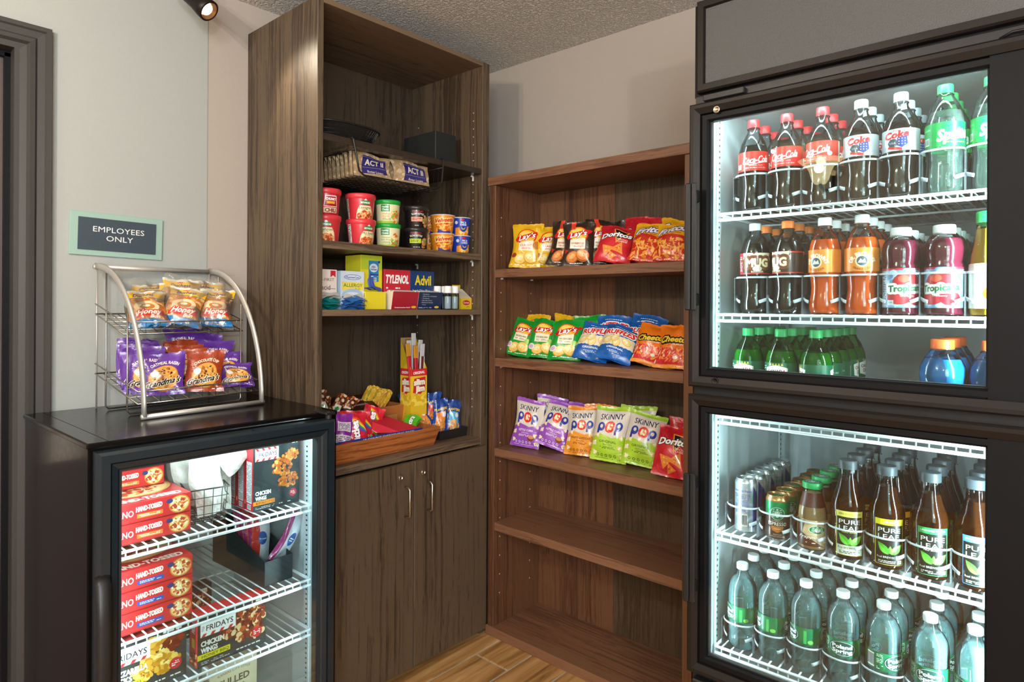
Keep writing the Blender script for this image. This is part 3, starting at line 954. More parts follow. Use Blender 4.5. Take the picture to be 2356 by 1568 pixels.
# potato chips, three flavours
def chips_bag(name, bg, band, tag_txt, tagcol, seed, dark=False):
    a = Art(300, 1.35, bg, seed)
    a.rect(0, 1.28, 1, 1.35, band); a.rect(0, 0, 1, 0.05, band)
    a.ell(0.50, 0.92, 0.33, 0.25, 'd8281f'); a.ell(0.50, 0.93, 0.29, 0.215, 'f4b62a'); a.ell(0.46, 0.98, 0.2, 0.13, 'f9d667')
    a.poly([(0.10, 0.86), (0.16, 0.78), (0.52, 0.86), (0.90, 0.98), (0.97, 1.08), (0.88, 1.09), (0.5, 0.99), (0.15, 0.93)], 'd3201f')
    a.text("Lay's", 0.51, 0.94, 0.165, 'ffffff', shear=0.25, bold=0.03, slope=0.16, fit=0.56, out='8c1414')
    a.poly([(0.24, 0.76), (0.74, 0.80), (0.74, 0.50), (0.24, 0.50)], 'efe6cf')
    a.text(tag_txt, 0.49, 0.66, 0.055, tagcol, bold=0.02, fit=0.40); a.tiny(0.30, 0.54, 0.68, 0.60, 2, tagcol)
    a.chip(0.36, 0.26, 0.21, 0.3); a.chip(0.68, 0.30, 0.22, -0.3)
    if dark: a.chip(0.36, 0.26, 0.2, 0.3, 'a8431c', 'e58a45', 'f5b878'); a.chip(0.68, 0.32, 0.22, -0.3, 'a8431c', 'e58a45', 'f5b878'); a.poly([(0.05, 0.5), (0.2, 0.45), (0.1, 0.35)], 'c42518')
    a.tiny(0.08, 0.07, 0.9, 0.11, 1, 'ffffff' if bg != 'e9b71c' else '8a5a10')
    return a
a = chips_bag('lays_classic', 'e3b51f', 'd9a812', 'CLASSIC', 'c3241e', 2); a.tiny(0.3, 0.47, 0.7, 0.5, 1, 'd8e03a'); a.ell(0.85, 0.66, 0.13, 0.11, 'c07a34'); a.ell(0.12, 0.36, 0.09, 0.07, '9c3a28')
A('chips_yellow', a, **BAG)
a = chips_bag('lays_bbq', '35291f', '2b2119', 'BARBECUE', 'a3352a', 3, True); a.rect(0.28, 1.08, 0.42, 1.35, 'd8402c'); A('chips_black', a, **BAG)
a = chips_bag('lays_sco', '169a34', '128a2c', 'SOUR CREAM & ONION', '4a6a28', 4); a.ell(0.14, 0.34, 0.12, 0.1, 'e9e2ea'); a.ell(0.14, 0.34, 0.07, 0.06, 'cdb9cf'); a.ell(0.78, 0.52, 0.1, 0.09, '9ccb5a'); A('chips_green', a, **BAG)
# nacho chips
a = Art(300, 1.35, 'c3232e', 5)
a.rect(0, 1.29, 1, 1.35, 'b01c28'); a.food(0, 0, 1, 1.3, ['cb2a33', 'b81f2b', 'c9262f'], 40, 0.05, 0.2, seed=3)
a.poly([(0.40, 1.14), (0.86, 1.12), (0.56, 0.62)], 'f2a63a'); a.poly([(0.44, 1.11), (0.80, 1.09), (0.57, 0.70)], '1b1715')
a.text('Doritos', 0.5, 0.93, 0.19, 'ffffff', shear=0.12, bold=0.05, slope=0.12, fit=0.86, out='1b1715', ow=0.03)
a.text('NACHO', 0.72, 0.76, 0.06, 'f5ead6', bold=0.02); a.text('CHEESE', 0.74, 0.68, 0.06, 'f5ead6', bold=0.02)
for (x, y, r, t) in ((0.35, 0.40, 0.23, 0.3), (0.66, 0.44, 0.24, 1.2), (0.5, 0.2, 0.16, 2.0)):
    a.poly([(x + r * math.cos(t + k * 2.094), y + r * math.sin(t + k * 2.094)) for k in range(3)], 'e48a34')
    a.food(x - r * .3, y - r * .3, x + r * .3, y + r * .3, ['f5bb62', 'c4501f', 'f2a548'], 16, 0.008, 0.025, seed=int(x * 50))
A('nacho_red', a, **BAG)
# corn chips
a = Art(300, 1.25, 'e8b020', 6)
a.rect(0, 0, 1, 0.72, 'c9301e'); a.food(0.05, 0.06, 0.95, 0.68, ['f0a43a', 'e38a28', 'f7c061', 'c9301e', 'f4b24c'], 120, 0.04, 0.1, seed=9, asp=(0.2, 0.5))
a.poly([(0, 0.72), (0.3, 0.80), (1, 0.70), (1, 0.62), (0.4, 0.70), (0, 0.60)], 'c9301e')
a.text('Fritos', 0.5, 0.97, 0.22, 'f6f1ff', shear=0.3, bold=0.05, slope=0.14, fit=0.82, out='28306e', ow=0.035)
a.text('THE ORIGINAL', 0.55, 0.79, 0.05, 'c9301e', bold=0.02, slope=0.1)
a.tiny(0.1, 0.02, 0.9, 0.05, 1, 'ffffff'); A('corn_chips', a, **BAG)
# ridged chips
a = Art(300, 1.3, '1d5fae', 7)
a.poly([(0, 0.44)] + [(k / 16, 0.44 + 0.02 * (k % 2)) for k in range(17)] + [(1, 0.80)] + [(1 - k / 16, 0.80 + 0.02 * (k % 2)) for k in range(17)], 'e9dfc0')
for x, y in ((0.2, 0.62), (0.5, 0.56), (0.78, 0.66), (0.42, 0.72)): a.chip(x, y, 0.15, x * 3, 'd9a53a', 'f2dc8e', 'fbf2cf')
a.text('RUFFLES', 0.5, 0.98, 0.19, 'e0332a', bold=0.05, slope=0.05, fit=0.88, out='ffffff', ow=0.05, arc=2.5)
a.text('ORIGINAL', 0.5, 0.36, 0.06, 'ffffff', bold=0.03, fit=0.5); a.tiny(0.3, 0.2, 0.7, 0.28, 2, 'cfe0f2'); a.tiny(0.25, 1.14, 0.75, 1.18, 1, 'e8f0fa')
A('ridged_blue', a, **BAG)
# cheese puffs
a = Art(300, 1.3, 'ee7d1e', 8)
a.rect(0, 0, 1, 0.10, 'f09a3e'); a.rect(0, 0.10, 1, 0.55, 'd02c33'); a.food(0.02, 0.15, 0.98, 0.62, ['f28a2a', 'e8641c', 'f7a94c', 'd02c33', 'f3d9b0', 'f28a2a'], 90, 0.03, 0.09, seed=12, asp=(0.2, 0.4))
a.ell(0.62, 0.28, 0.07, 0.045, 'dfe8c8')
a.text('Cheetos', 0.5, 0.82, 0.18, 'f6d53a', shear=0.2, bold=0.05, slope=0.12, fit=0.84, out='1b1715', ow=0.06)
a.text('CRUNCHY', 0.6, 0.67, 0.05, 'ffffff', bold=0.02, slope=0.08); A('cheese_orange', a, **BAG)
# popcorn, three flavours
def popcorn(name, band, low, sub, sc, seed):
    a = Art(320, 1.38, 'd9d2c6', seed)
    a.rect(0, 1.27, 1, 1.38, band)
    a.rect(0, 0, 1, 0.56, low); a.poly([(0, 0.55), (0.25, 0.66), (0.6, 0.58), (1, 0.66), (1, 0.5), (0, 0.5)], low)
    a.text('SKiNNY', 0.5, 1.12, 0.15, '1d1f4a', bold=0.008, fit=0.66, slope=0.04)
    for x in (0.24, 0.76):
        a.ell(x, 0.855, 0.105, 0.115, '2c3b96'); a.ell(x, 0.87, 0.045, 0.05, 'd9d2c6'); 
    a.rect(0.135, 0.66, 0.20, 0.86, '2c3b96'); a.rect(0.655, 0.66, 0.72, 0.86, '2c3b96')
    a.ell(0.5, 0.85, 0.15, 0.15, 'd8322c'); a.food(0.44, 0.79, 0.56, 0.91, ['f6e9c4', 'fff8e2', 'e9cf8e'], 18, 0.02, 0.045, seed=4)
    a.text(sub, 0.5, 0.48, 0.06, sc, bold=0.02, fit=0.5 if len(sub) < 12 else 0.66); a.text('POPCORN', 0.5, 0.40, 0.04, sc, bold=0.01)
    a.tiny(0.28, 0.30, 0.72, 0.36, 2, sc)
    for (x, y) in ((0.12, 0.2), (0.85, 0.36), (0.16, 0.62), (0.9, 0.14), (0.86, 0.6), (0.1, 0.42)):
        a.food(x - 0.04, y - 0.04, x + 0.04, y + 0.04, ['f4e6c0', 'fff6dc', 'e6c888'], 9, 0.02, 0.04, seed=int(x * 99))
    for k in range(5): a.ell(0.22 + k * 0.12, 0.14, 0.035, 0.035, sc); a.ell(0.22 + k * 0.12, 0.14, 0.022, 0.022, low)
    a.tiny(0.15, 0.06, 0.85, 0.08, 1, sc)
    return a
a = popcorn('p', '9655b8', '9350b6', 'KETTLE CORN', 'f2e6f6', 11); a.ell(0.72, 0.27, 0.11, 0.08, '7a3420'); a.ell(0.72, 0.30, 0.09, 0.05, 'c98a5a'); A('popcorn_purple', a, **BAG)
A('popcorn_orange', popcorn('o', 'e28a2c', 'e8952f', 'WHITE CHEDDAR', '5a3410', 12), **BAG)
A('popcorn_green', popcorn('g', '9cc432', 'a6cc32', 'ORIGINAL', '3f5a12', 13), **BAG)
# cookies
def cookie(name, bg, txt, seed):
    a = Art(260, 1.12, bg, seed)
    a.food(0, 0, 1, 1.1, [bg], 1, 0.01, 0.02)
    a.ell(0.52, 0.44, 0.36, 0.35, 'b3691f'); a.ell(0.52, 0.45, 0.34, 0.33, 'd99a45')
    a.food(0, 0, 1, 1, ['c07a2c', 'e8b464', 'a65f22', 'dfa350'], 70, 0.02, 0.06, (0.52, 0.45, 0.28, 0.27), seed)
    a.food(0, 0, 1, 1, ['4a2412'], 14, 0.02, 0.035, (0.52, 0.45, 0.26, 0.25), seed + 3)
    a.text(txt, 0.52, 0.87, 0.085, 'f7ecd6', bold=0.03, fit=0.70, arc=0.62)
    a.ell(0.30, 0.56, 0.10, 0.10, 'f3efe6')
    a.text("Grandma's", 0.50, 0.33, 0.16, 'f5ead0', shear=0.45, bold=0.09, slope=0.2, fit=0.86); a.text("Grandma's", 0.50, 0.33, 0.16, '1c1512', shear=0.45, bold=0.03, slope=0.2, fit=0.84)
    a.text('2', 0.84, 0.17, 0.09, 'ffffff', bold=0.04); a.tiny(0.7, 0.06, 0.95, 0.1, 1, 'ffffff')
    return a
A('cookie_purple', cookie('c', '5a2f8e', 'OATMEAL RAISIN', 21), **BAG)
A('cookie_brown', cookie('d', '93371b', 'CHOCOLATE CHIP', 22), **BAG)
# buns in clear film
a = Art(260, 1.35, 'b9742f', 23)
a.food(0, 0.25, 1, 1, ['c98542', 'a9642a', 'd99a58', 'b9742f', 'e0b074'], 90, 0.04, 0.14, seed=5)
a.ell(0.5, 0.66, 0.34, 0.2, 'e3c79c'); a.ell(0.52, 0.64, 0.2, 0.11, 'b9742f'); a.ell(0.5, 0.66, 0.1, 0.05, 'edd8b4')
a.rect(0, 1.02, 1, 1.27, 'eab41c'); a.rect(0, 1.0, 1, 1.02, '2c7f86'); a.rect(0, 1.27, 1, 1.35, 'd9d2c4')
a.text('Duchess', 0.46, 1.13, 0.12, '26347f', shear=0.25, bold=0.03, fit=0.54, slope=0.05); a.poly([(0.38, 1.22), (0.36, 1.27), (0.41, 1.245), (0.45, 1.28), (0.49, 1.245), (0.54, 1.27), (0.52, 1.22)], 'cc2b26')
a.poly([(0.15, 0.26), (0.95, 0.34), (0.95, 0.52), (0.35, 0.46), (0.15, 0.38)], 'd3261f')
a.text('Honey', 0.55, 0.46, 0.17, 'fbf3e4', shear=0.3, bold=0.04, slope=0.12, fit=0.66, out='d3261f', ow=0.05); a.text('Bun', 0.7, 0.31, 0.12, 'fbf3e4', shear=0.3, bold=0.04, slope=0.1)
a.rect(0, 0, 1, 0.22, '2276b8'); a.food(0, 0, 1, 0.2, ['2f8ad0', '1c63a0', 'dfe9f2'], 14, 0.03, 0.09, seed=8); A('bun_yellow', a, rough=0.22, coat=0.5)

# bottle labels (wrap round: x = round the bottle)
def wrapl(px, h, bg, seed): return Art(px, h, bg, seed)
a = wrapl(640, 0.235, 'd3261d', 31)
for x in (0.2, 0.7):
    a.text('Coca-Cola', x, 0.135, 0.085, 'ffffff', shear=0.35, bold=0.025, fit=0.29, slope=0.1); a.poly([(x - .14, .085), (x - .05, .075), (x + .04, .098), (x + .14, .112), (x + .04, .088), (x - .05, .065)], 'ffffff')
    a.text('ORIGINAL TASTE', x, 0.063, 0.014, 'ffffff'); a.text('FIFA WORLD CUP 2026', x, 0.035, 0.016, 'ffffff', bold=0.02)
a.rect(0.40, 0, 0.44, 0.235, 'c9a45a'); a.rect(0.96, 0, 1, 0.235, 'd9efe0'); a.bars(0.47, 0.03, 0.53, 0.09)
A('cola_label', a)
a = wrapl(640, 0.235, 'a9aeb2', 32)
for x in (0.22, 0.72):
    a.ell(x, 0.1, 0.115, 0.1, 'd4d7da'); a.text('Diet', x, 0.215, 0.02, 'c9252b'); a.text('Coke', x, 0.175, 0.072, 'c4101c', bold=0.06, shear=0.1, slope=0.1, fit=0.21)
    a.poly([(x + .01, .14), (x + .09, .15), (x + .10, .07), (x + .05, .03), (x, .06)], '25337e')
    for q in range(9): a.ell(x + 0.025 + (q % 3) * 0.025, 0.07 + (q // 3) * 0.028, 0.005, 0.005, 'ffffff', 0, 8)
    a.poly([(x + 0.05 * math.cos(k * PI / 3) - .03, 0.085 + 0.05 * math.sin(k * PI / 3)) for k in range(6)], '3a4050'); a.text('USA', x - 0.03, 0.085, 0.022, 'e9edf2')
    a.poly([(x - .08, .03), (x + .05, .0), (x + .05, .03), (x - .07, .055)], 'c9252b')
a.tiny(0.40, 0.02, 0.5, 0.2, 9, '8a9096'); a.rect(0.52, 0.1, 0.56, 0.2, '9aa0a6'); A('diet_label', a)
a = wrapl(640, 0.235, '0a8a3e', 33)
for x in (0.25, 0.75):
    a.rect(x - 0.17, 0, x + 0.17, 0.235, '0f9a46'); a.text('Sprite', x, 0.125, 0.11, 'ffffff', bold=0.05, shear=0.15, slope=0.12, fit=0.27); a.tiny(x - .1, .03, x + .1, .05, 1, 'f2d93a')
a.bars(0.46, 0.03, 0.54, 0.10); a.text('0 CALORIE', 0.5, 0.18, 0.016, 'e8fff0'); A('lime_label', a)
a = wrapl(640, 0.22, '2a1208', 34)
a.rect(0, 0.205, 1, 0.22, 'c9252b'); a.rect(0, 0, 1, 0.012, 'c9252b')
for x in (0.25, 0.75):
    a.food(x - .15, 0.15, x + .15, 0.21, ['f2e2bd', 'fdf4da', 'e6cb92'], 40, 0.015, 0.035, seed=3)
    a.text('MUG', x, 0.12, 0.085, 'f6e8c4', bold=0.06, fit=0.24, out='6a3212', ow=0.05); a.ell(x, 0.055, 0.05, 0.028, 'e8dcc8'); a.text('ROOT BEER', x, 0.025, 0.018, 'f6e8c4', bold=0.03)
a.rect(0.44, 0.01, 0.58, 0.205, 'c3202c'); a.tiny(0.45, 0.03, 0.57, 0.19, 8, 'f4c8c8'); A('root_label', a)
a = wrapl(640, 0.24, 'ef8a2e', 35)
for x in (0.22, 0.72):
    a.ell(x, 0.105, 0.062, 0.062, 'f7dcb4'); a.ell(x, 0.105, 0.048, 0.048, '4a5560'); a.poly([(x - .038, .085), (x - .013, .13), (x + .005, .11), (x + .024, .13), (x + .038, .085)], 'e9e0d0')
    a.text("DR. BROWN'S", x, 0.178, 0.042, 'fff4de', bold=0.05, arc=0.115, fit=0.30); a.text('ORANGE SODA', x, 0.022, 0.024, '7a3410', bold=0.03, arc=-0.14, fit=0.17)
a.tiny(0.38, 0.02, 0.5, 0.21, 8, 'fde0b8'); A('orange_label', a)
a = wrapl(640, 0.52, '8fb6d8', 36)
a.rect(0, 0.49, 1, 0.52, 'b8243c')
for x in (0.25, 0.75):
    a.food(x - .2, 0, x + .2, 0.48, ['a9cbe6', '7ca6cc', 'bcd8ee', '6d96c0'], 60, 0.03, 0.08, seed=6)
    a.ell(x, 0.33, 0.13, 0.13, 'b3202a'); a.ell(x - .03, .38, .05, .05, 'e25a44'); a.ell(x - .07, 0.16, 0.12, 0.12, 'c2303a'); a.ell(x + .09, 0.12, 0.09, 0.09, '9a1a2c')
    a.text('Tropicana', x, 0.26, 0.085, '1d6a3c', bold=0.04, fit=0.34, out='ffffff', ow=0.05, slope=0.06); a.text('JUICE BEVERAGE', x, 0.19, 0.02, 'ffffff', bold=0.02); a.text('Cranberry', x, 0.155, 0.022, 'ffffff')
    a.rect(x - .18, .03, x - .12, .1, 'dfeaf6'); a.text('130', x - .15, .07, .02, '26405a', bold=.02)
a.rect(0.44, 0.02, 0.56, 0.48, 'c6d8ea'); a.tiny(0.45, 0.04, 0.55, 0.46, 18, '35507a'); A('cranberry_label', a)
a = wrapl(520, 0.6, 'f6f2e6', 37)
for x in (0.25, 0.75):
    a.text('Simply', x, 0.47, 0.06, '2a5a34', shear=0.2); a.text('PULP FREE', x, 0.38, 0.03, '3a3a30'); a.ell(x, 0.2, 0.1, 0.1, 'e8731e'); a.poly([(x, .28), (x + .09, .34), (x + .05, .26)], '3e9a3c'); a.text('160', x, .05, .03, '3a3a30')
A('juice_label', a)
a = wrapl(640, 0.235, '0d5a3a', 38)
for x in (0.22, 0.72):
    a.poly([(x - .11, .03), (x - .12, .17), (x - .06, .19), (x, .205), (x + .06, .19), (x + .12, .17), (x + .11, .03), (x, .0)], 'f3efe2')
    a.text('CANADA', x, 0.13, 0.042, 'a31e3a', bold=0.03, fit=0.19); a.text('DRY', x, 0.07, 0.045, 'a31e3a', bold=0.03, fit=0.11)
    for q in range(5): a.poly([(x - .06 + q * .03 - .012, .2), (x - .06 + q * .03, .23), (x - .06 + q * .03 + .012, .2)], 'e2c23a')
a.bars(0.40, 0.03, 0.48, 0.2, vert=False); a.tiny(0.5, 0.02, 0.6, 0.2, 7, 'bfe0cc'); a.text('GINGER ALE', 0.93, 0.12, 0.02, 'f3efe2'); A('ginger_label', a)
a = wrapl(640, 0.26, '0d7346', 39)
for k in range(26): a.poly([(k / 26 - .03, 0.0), (k / 26, 0.08 + .05 * ((k * 7) % 5) / 5), (k / 26 + .03, 0.0)], ('0a5a3a', '0c6640')[k % 2])
for x in (0.22, 0.72):
    a.ell(x, 0.13, 0.135, 0.115, '1a3a44'); a.ell(x, 0.13, 0.125, 0.105, 'e8f2ec'); a.ell(x, 0.13, 0.12, 0.1, '10443c')
    a.text('Poland', x, 0.162, 0.056, 'ffffff', bold=0.05, fit=0.19); a.text('Spring', x, 0.095, 0.056, 'ffffff', bold=0.05, fit=0.19); a.text('EST 1845', x, 0.045, 0.014, 'ffffff')
a.bars(0.42, 0.03, 0.5, 0.23); a.tiny(0.52, 0.02, 0.58, 0.24, 10, 'cfe8da'); a.rect(0.90, 0.02, 0.93, 0.22, '3fb25a'); a.ell(0.97, 0.05, 0.03, 0.03, '7ccf5a'); A('water_label', a)
def tea(name, bandcol, bandtxt, sub, edge, seed, pale=False):
    a = Art(300, 1.75, '0c1412', seed)
    a.rect(0, 0, 0.025, 1.75, edge); a.rect(0.975, 0, 1, 1.75, edge); a.rect(0, 0, 1, 0.02, edge)
    a.rect(0, 1.52, 1, 1.75, bandcol); a.text(bandtxt, 0.5, 1.64, 0.075, '2a2a14' if pale else 'f2fff2', fit=0.82 if len(bandtxt) > 8 else 0.4, bold=0.01)
    a.text('PURE', 0.5, 1.33, 0.18, 'f6f6ee', fit=0.78); a.text('LEAF.', 0.5, 1.09, 0.18, 'f6f6ee', fit=0.78)
    if sub: a.text(sub, 0.5, 0.93, 0.07, 'f6f6ee' if sub != 'ZERO SUGAR' else 'e6d84a', fit=0.58, bold=0.01)
    def leaf(x0, y0, ang, L, w, c1, c2):
        pts = []
        for k in range(13):
            t = k / 12; pts.append((t * L, w * math.sin(PI * t ** 0.8)))
        pts += [(p[0], -p[1]) for p in pts[::-1]]
        ca, sa = math.cos(ang), math.sin(ang)
        a.poly([(x0 + x * ca - y * sa, y0 + x * sa + y * ca) for x, y in pts], c1)
        a.poly([(x0 + x * ca - y * sa, y0 + x * sa + y * ca) for x, y in pts[:13]] + [(x0, y0)], c2)
    leaf(0.46, 0.42, 2.25, 0.56, 0.13, '3f9a2c', '62c03c'); leaf(0.54, 0.42, 0.75, 0.56, 0.13, '62c03c', '8ad65a'); leaf(0.5, 0.44, 1.5, 0.3, 0.07, '7ccf4a', '4aa832')
    a.text('Real BREWED TEA', 0.5, 0.30, 0.075, 'f6f6ee', fit=0.84, bold=0.01)
    if pale: a.rect(0.025, 0.02, 0.975, 0.40, 'cfd2c0'); a.text('Real BREWED TEA', 0.5, 0.30, 0.075, '1c241c', fit=0.84, bold=0.01); leaf(0.5, 0.42, 1.5, 0.1, 0.03, '4aa832', '4aa832')
    a.tiny(0.12, 0.06, 0.7, 0.18, 2, '1c241c' if pale else 'e6e6da'); a.rect(0.76, 0.05, 0.94, 0.2, 'e9ece4'); a.text({'ZERO': '10', 'LEMO': '150', 'UNSW': '0', 'SWEE': '160'}[bandtxt[:4]], 0.85, 0.14, 0.05, '1c241c', bold=0.02)
    A(name, a)
tea('tea_zero_label', 'd8cf5a', 'ZERO SUGAR LEMON', 'ZERO SUGAR', 'd8cf5a', 41, True)
tea('tea_lemon_label', 'e8dc2c', 'LEMON', '', 'c9b84a', 42)
tea('tea_green_label', '1f9a4a', 'UNSWEETENED', 'NO SUGAR', '2fa85a', 43)
tea('tea_blue_label', '4a8fd8', 'SWEET TEA', '', '4a8fd8', 44)
# cans
a = Art(520, 0.78, 'b9bfc6', 45)
a.poly([(0, 0.05), (0.12, 0.05), (0.12, 0.42), (0, 0.55)], '2a44a0'); a.rect(0.12, 0.05, 0.15, 0.7, 'e6e9ec')
a.text('Nutrition Facts', 0.33, 0.66, 0.035, '2a3f92', bold=0.02); a.text('Calories 110', 0.33, 0.58, 0.035, '2a3f92', bold=0.02); a.tiny(0.22, 0.30, 0.44, 0.56, 14, '4a5ca6'); a.bars(0.24, 0.08, 0.42, 0.28, 'dfe4ea')
a.rect(0.2, 0.6, 0.46, 0.606, '2a3f92')
a.poly([(0.5, 0.05), (0.75, 0.4), (0.5, 0.75)], '2a44a0'); a.poly([(1, 0.05), (0.75, 0.4), (1, 0.75)], '2a44a0'); a.text('Red Bull', 0.75, 0.42, 0.09, 'cf2233', bold=0.05, fit=0.36); a.ell(0.75, 0.26, 0.05, 0.05, 'e9b82a')
A('energy_can', a, metal=0.75, rough=0.25)
def siren(a, x, y, r, g1='0c7a4a', w='f2f2ec'):
    a.ell(x, y, r, r, w); a.ell(x, y, r * 0.93, r * 0.93, g1); 
    for k in range(5): a.rect(x - r * (0.75 - k * 0.04), y - r * (0.6 - k * 0.28), x - r * 0.35, y - r * (0.5 - k * 0.28), w); a.rect(x + r * 0.35, y - r * (0.6 - k * 0.28), x + r * (0.75 - k * 0.04), y - r * (0.5 - k * 0.28), w)
    a.ell(x, y - r * 0.05, r * 0.34, r * 0.55, w); a.ell(x, y + r * 0.2, r * 0.2, r * 0.25, g1); a.ell(x, y + r * 0.17, r * 0.14, r * 0.19, w); a.star(x, y + r * 0.66, r * 0.2, w)
a = Art(520, 0.60, '4a3a32', 46)
a.rect(0, 0.36, 1, 0.60, '0f8a52'); a.rect(0, 0.585, 1, 0.6, 'b0714a')
for x in (0.25, 0.75):
    siren(a, x, 0.40, 0.10, '13794c', 'd6dcd2'); a.text('STARBUCKS', x, 0.285, 0.02, 'e9e4dc'); a.text('ESPRESSO', x, 0.24, 0.055, 'f2efe8', fit=0.26, bold=0.02)
    a.poly([(x - .09, .20), (x + .09, .20), (x + .07, .13), (x, .10), (x - .07, .13)], 'c9793a'); a.text('AND', x, .175, .014, 'fff', ) if False else a.text('CREAM', x, 0.16, 0.022, 'f8eadc', bold=0.02)
    a.text('PREMIUM', x, .07, .02, 'd8d2ca'); a.text('ESPRESSO BEVERAGE', x, .04, .016, 'd8d2ca')
a.bars(0.46, 0.06, 0.54, 0.24); A('espresso_can', a, metal=0.5, rough=0.28)
a = Art(520, 0.62, 'c3a47c', 47)
for x in (0.25, 0.75):
    a.poly([(x - .24, .62), (x - .1, .60), (x - .14, .3), (x + .02, .10), (x + .10, 0), (x - .24, 0)], '4a2015'); a.ell(x + .02, 0.38, 0.14, 0.16, 'd2b48a'); siren(a, x + .03, 0.40, 0.095)
    a.text('Frappuccino', x, 0.225, 0.07, 'fbf6ec', shear=0.3, bold=0.02, fit=0.36, slope=0.05); a.text('STARBUCKS', x - .02, .285, .018, 'fbf6ec'); a.tiny(x - .1, .07, x + .08, .1, 1, 'fbf6ec'); a.rect(x + .1, .08, x + .16, .16, 'f2ece0'); a.text('180', x + .13, .13, .02, '3a2015', bold=.02)
A('frap_label', a)
a = Art(200, 1.0, '0c5a3a', 48); siren(a, 0.5, 0.5, 0.4, '0c5a3a', 'dfe6dc'); a.ell(.5, .5, .5, .5, '0c5a3a') if False else None; A('green_lid', a, metal=0.2)
# microwave bowls
def bowl(name, bg, px=560, h=0.30, seed=50): return Art(px, h, bg, seed)
def chefb(name, txt, cols, seed):
    a = bowl(name, 'c9303a', seed=seed)
    a.rect(0, 0, 0.06, 0.3, 'efe6dc'); a.tiny(0.005, 0.02, 0.055, 0.28, 14, '5a4a44'); a.rect(0.5, 0, 0.56, 0.3, 'efe6dc'); a.tiny(0.505, 0.02, 0.555, 0.28, 14, '5a4a44')
    for x in (0.28, 0.78):
        a.poly([(x - .12, 0), (x - .10, .12), (x - .07, .19), (x + .07, .19), (x + .10, .12), (x + .12, 0)], 'f2e3b4'); a.food(0, 0, 1, .3, cols, 120, .01, .024, (x, 0.035, 0.10, 0.075), seed)
        a.ell(x, 0.235, 0.065, 0.032, '2a7a3e'); a.text('BOYARDEE', x, 0.232, 0.026, 'ffffff', bold=0.04, fit=0.11); a.poly([(x - .02, .262), (x, .29), (x + .02, .262)], 'f3efe6')
        a.text(txt, x, 0.165, 0.036, '2a1a14', fit=min(0.15, 0.022 * len(txt) + .02)); a.tiny(x - .05, .13, x + .05, .142, 1, '3f7a3a')
    A(name, a, rough=0.35)
chefb('bowl_pasta', 'Beefaroni', ['c7502a', 'e88a4a', 'a8381e', 'f0a864'], 51)
chefb('bowl_ravioli', 'Mini Ravioli', ['c7502a', 'e88a4a', 'a8381e', 'f0a864', 'd9683a'], 52)
chefb('bowl_lasagna', 'Lasagna', ['b8401f', 'd9683a', '8e2a18', 'f0b070'], 53)
a = bowl('chunky', 'b3172a', seed=54)
for x in (0.28, 0.78):
    a.poly([(x - .09, .11), (x - .07, .26), (x + .07, .26), (x + .09, .11)], 'f3efe8'); a.poly([(x - .08, .12), (x - .06, .25), (x + .06, .25), (x + .08, .12)], 'a81626'); a.text("Campbell's", x, 0.265, 0.022, 'ffffff', shear=0.3, bold=.02); a.text('CHUNKY', x, 0.215, 0.036, 'ffffff', bold=0.05, fit=0.12); a.rect(x - .05, .15, x + .05, .185, 'e9b02a')
    a.rect(x - .09, .03, x + .09, .10, 'e9d8b0'); a.text('CHILI', x, .065, .05, '7a1a18', bold=.05, fit=.14)
a.rect(0.02, 0.12, 0.12, 0.16, 'e9b02a'); A('bowl_chili', a)
def healthy(name, t1, t2, seed):
    a = bowl(name, 'e0dcb0', seed=seed)
    a.rect(0, 0, 1, 0.04, '9cc24a')
    for x in (0.25, 0.75):
        a.rect(x - .10, .18, x + .02, .28, '17803c'); a.text('Healthy', x - .04, .25, .028, 'ffffff', bold=.03, fit=.09); a.text('Choice', x - .04, .21, .034, 'ffffff', bold=.03, fit=.09)
        a.text(t1, x - .03, .145, .026, '3f7a2c' if seed == 56 else 'd8642a', bold=.01); a.text(t2, x - .03, .11, .026, '3f7a2c' if seed == 56 else 'd8642a', bold=.01)
        a.food(0, 0, 1, 1, ['e8a24a', 'd9742a', 'f0d890', '8ab84a', 'f6e8b8'], 60, .012, .03, (x + .11, .11, .055, .09), seed); a.tiny(x - .08, .05, x + .04, .085, 2, '6a8a4a')
    a.tiny(0.45, 0.06, 0.56, 0.27, 9, '8a866a'); A(name, a)
healthy('bowl_healthy_a', 'Chicken', 'Noodle', 55); healthy('bowl_healthy_b', 'Chicken', 'with Rice', 56)
def kettle(name, tagc, seed):
    a = bowl(name, '1b1716', h=0.33, seed=seed)
    for x in (0.25, 0.75):
        a.text("Campbell's", x, .29, .026, 'd0202c', shear=.3, bold=.03); a.text('SLOW KETTLE', x, .245, .034, 'f3efe6', bold=.02, arc=.35, fit=.17); a.text('STYLE', x, .215, .012, 'f3efe6')
        a.rect(x - .09, .11, x + .07, .19, tagc); a.tiny(x - .075, .13, x + .055, .175, 2, '4a3a2a'); a.food(0, 0, 1, 1, ['c98a4a', 'e0b070', 'b8642a', '7a9a4a'], 40, .01, .025, (x + .12, .12, .04, .1), seed); a.tiny(x - .04, .03, x + .06, .05, 1, 'f3efe6')
    a.tiny(0.42, 0.03, 0.52, 0.30, 9, 'b9b0a4'); A(name, a)
kettle('bowl_kettle_a', 'e89a86', 57); kettle('bowl_kettle_b', 'b8d23a', 58)
a = bowl('velveeta', 'ee9026', seed=59)
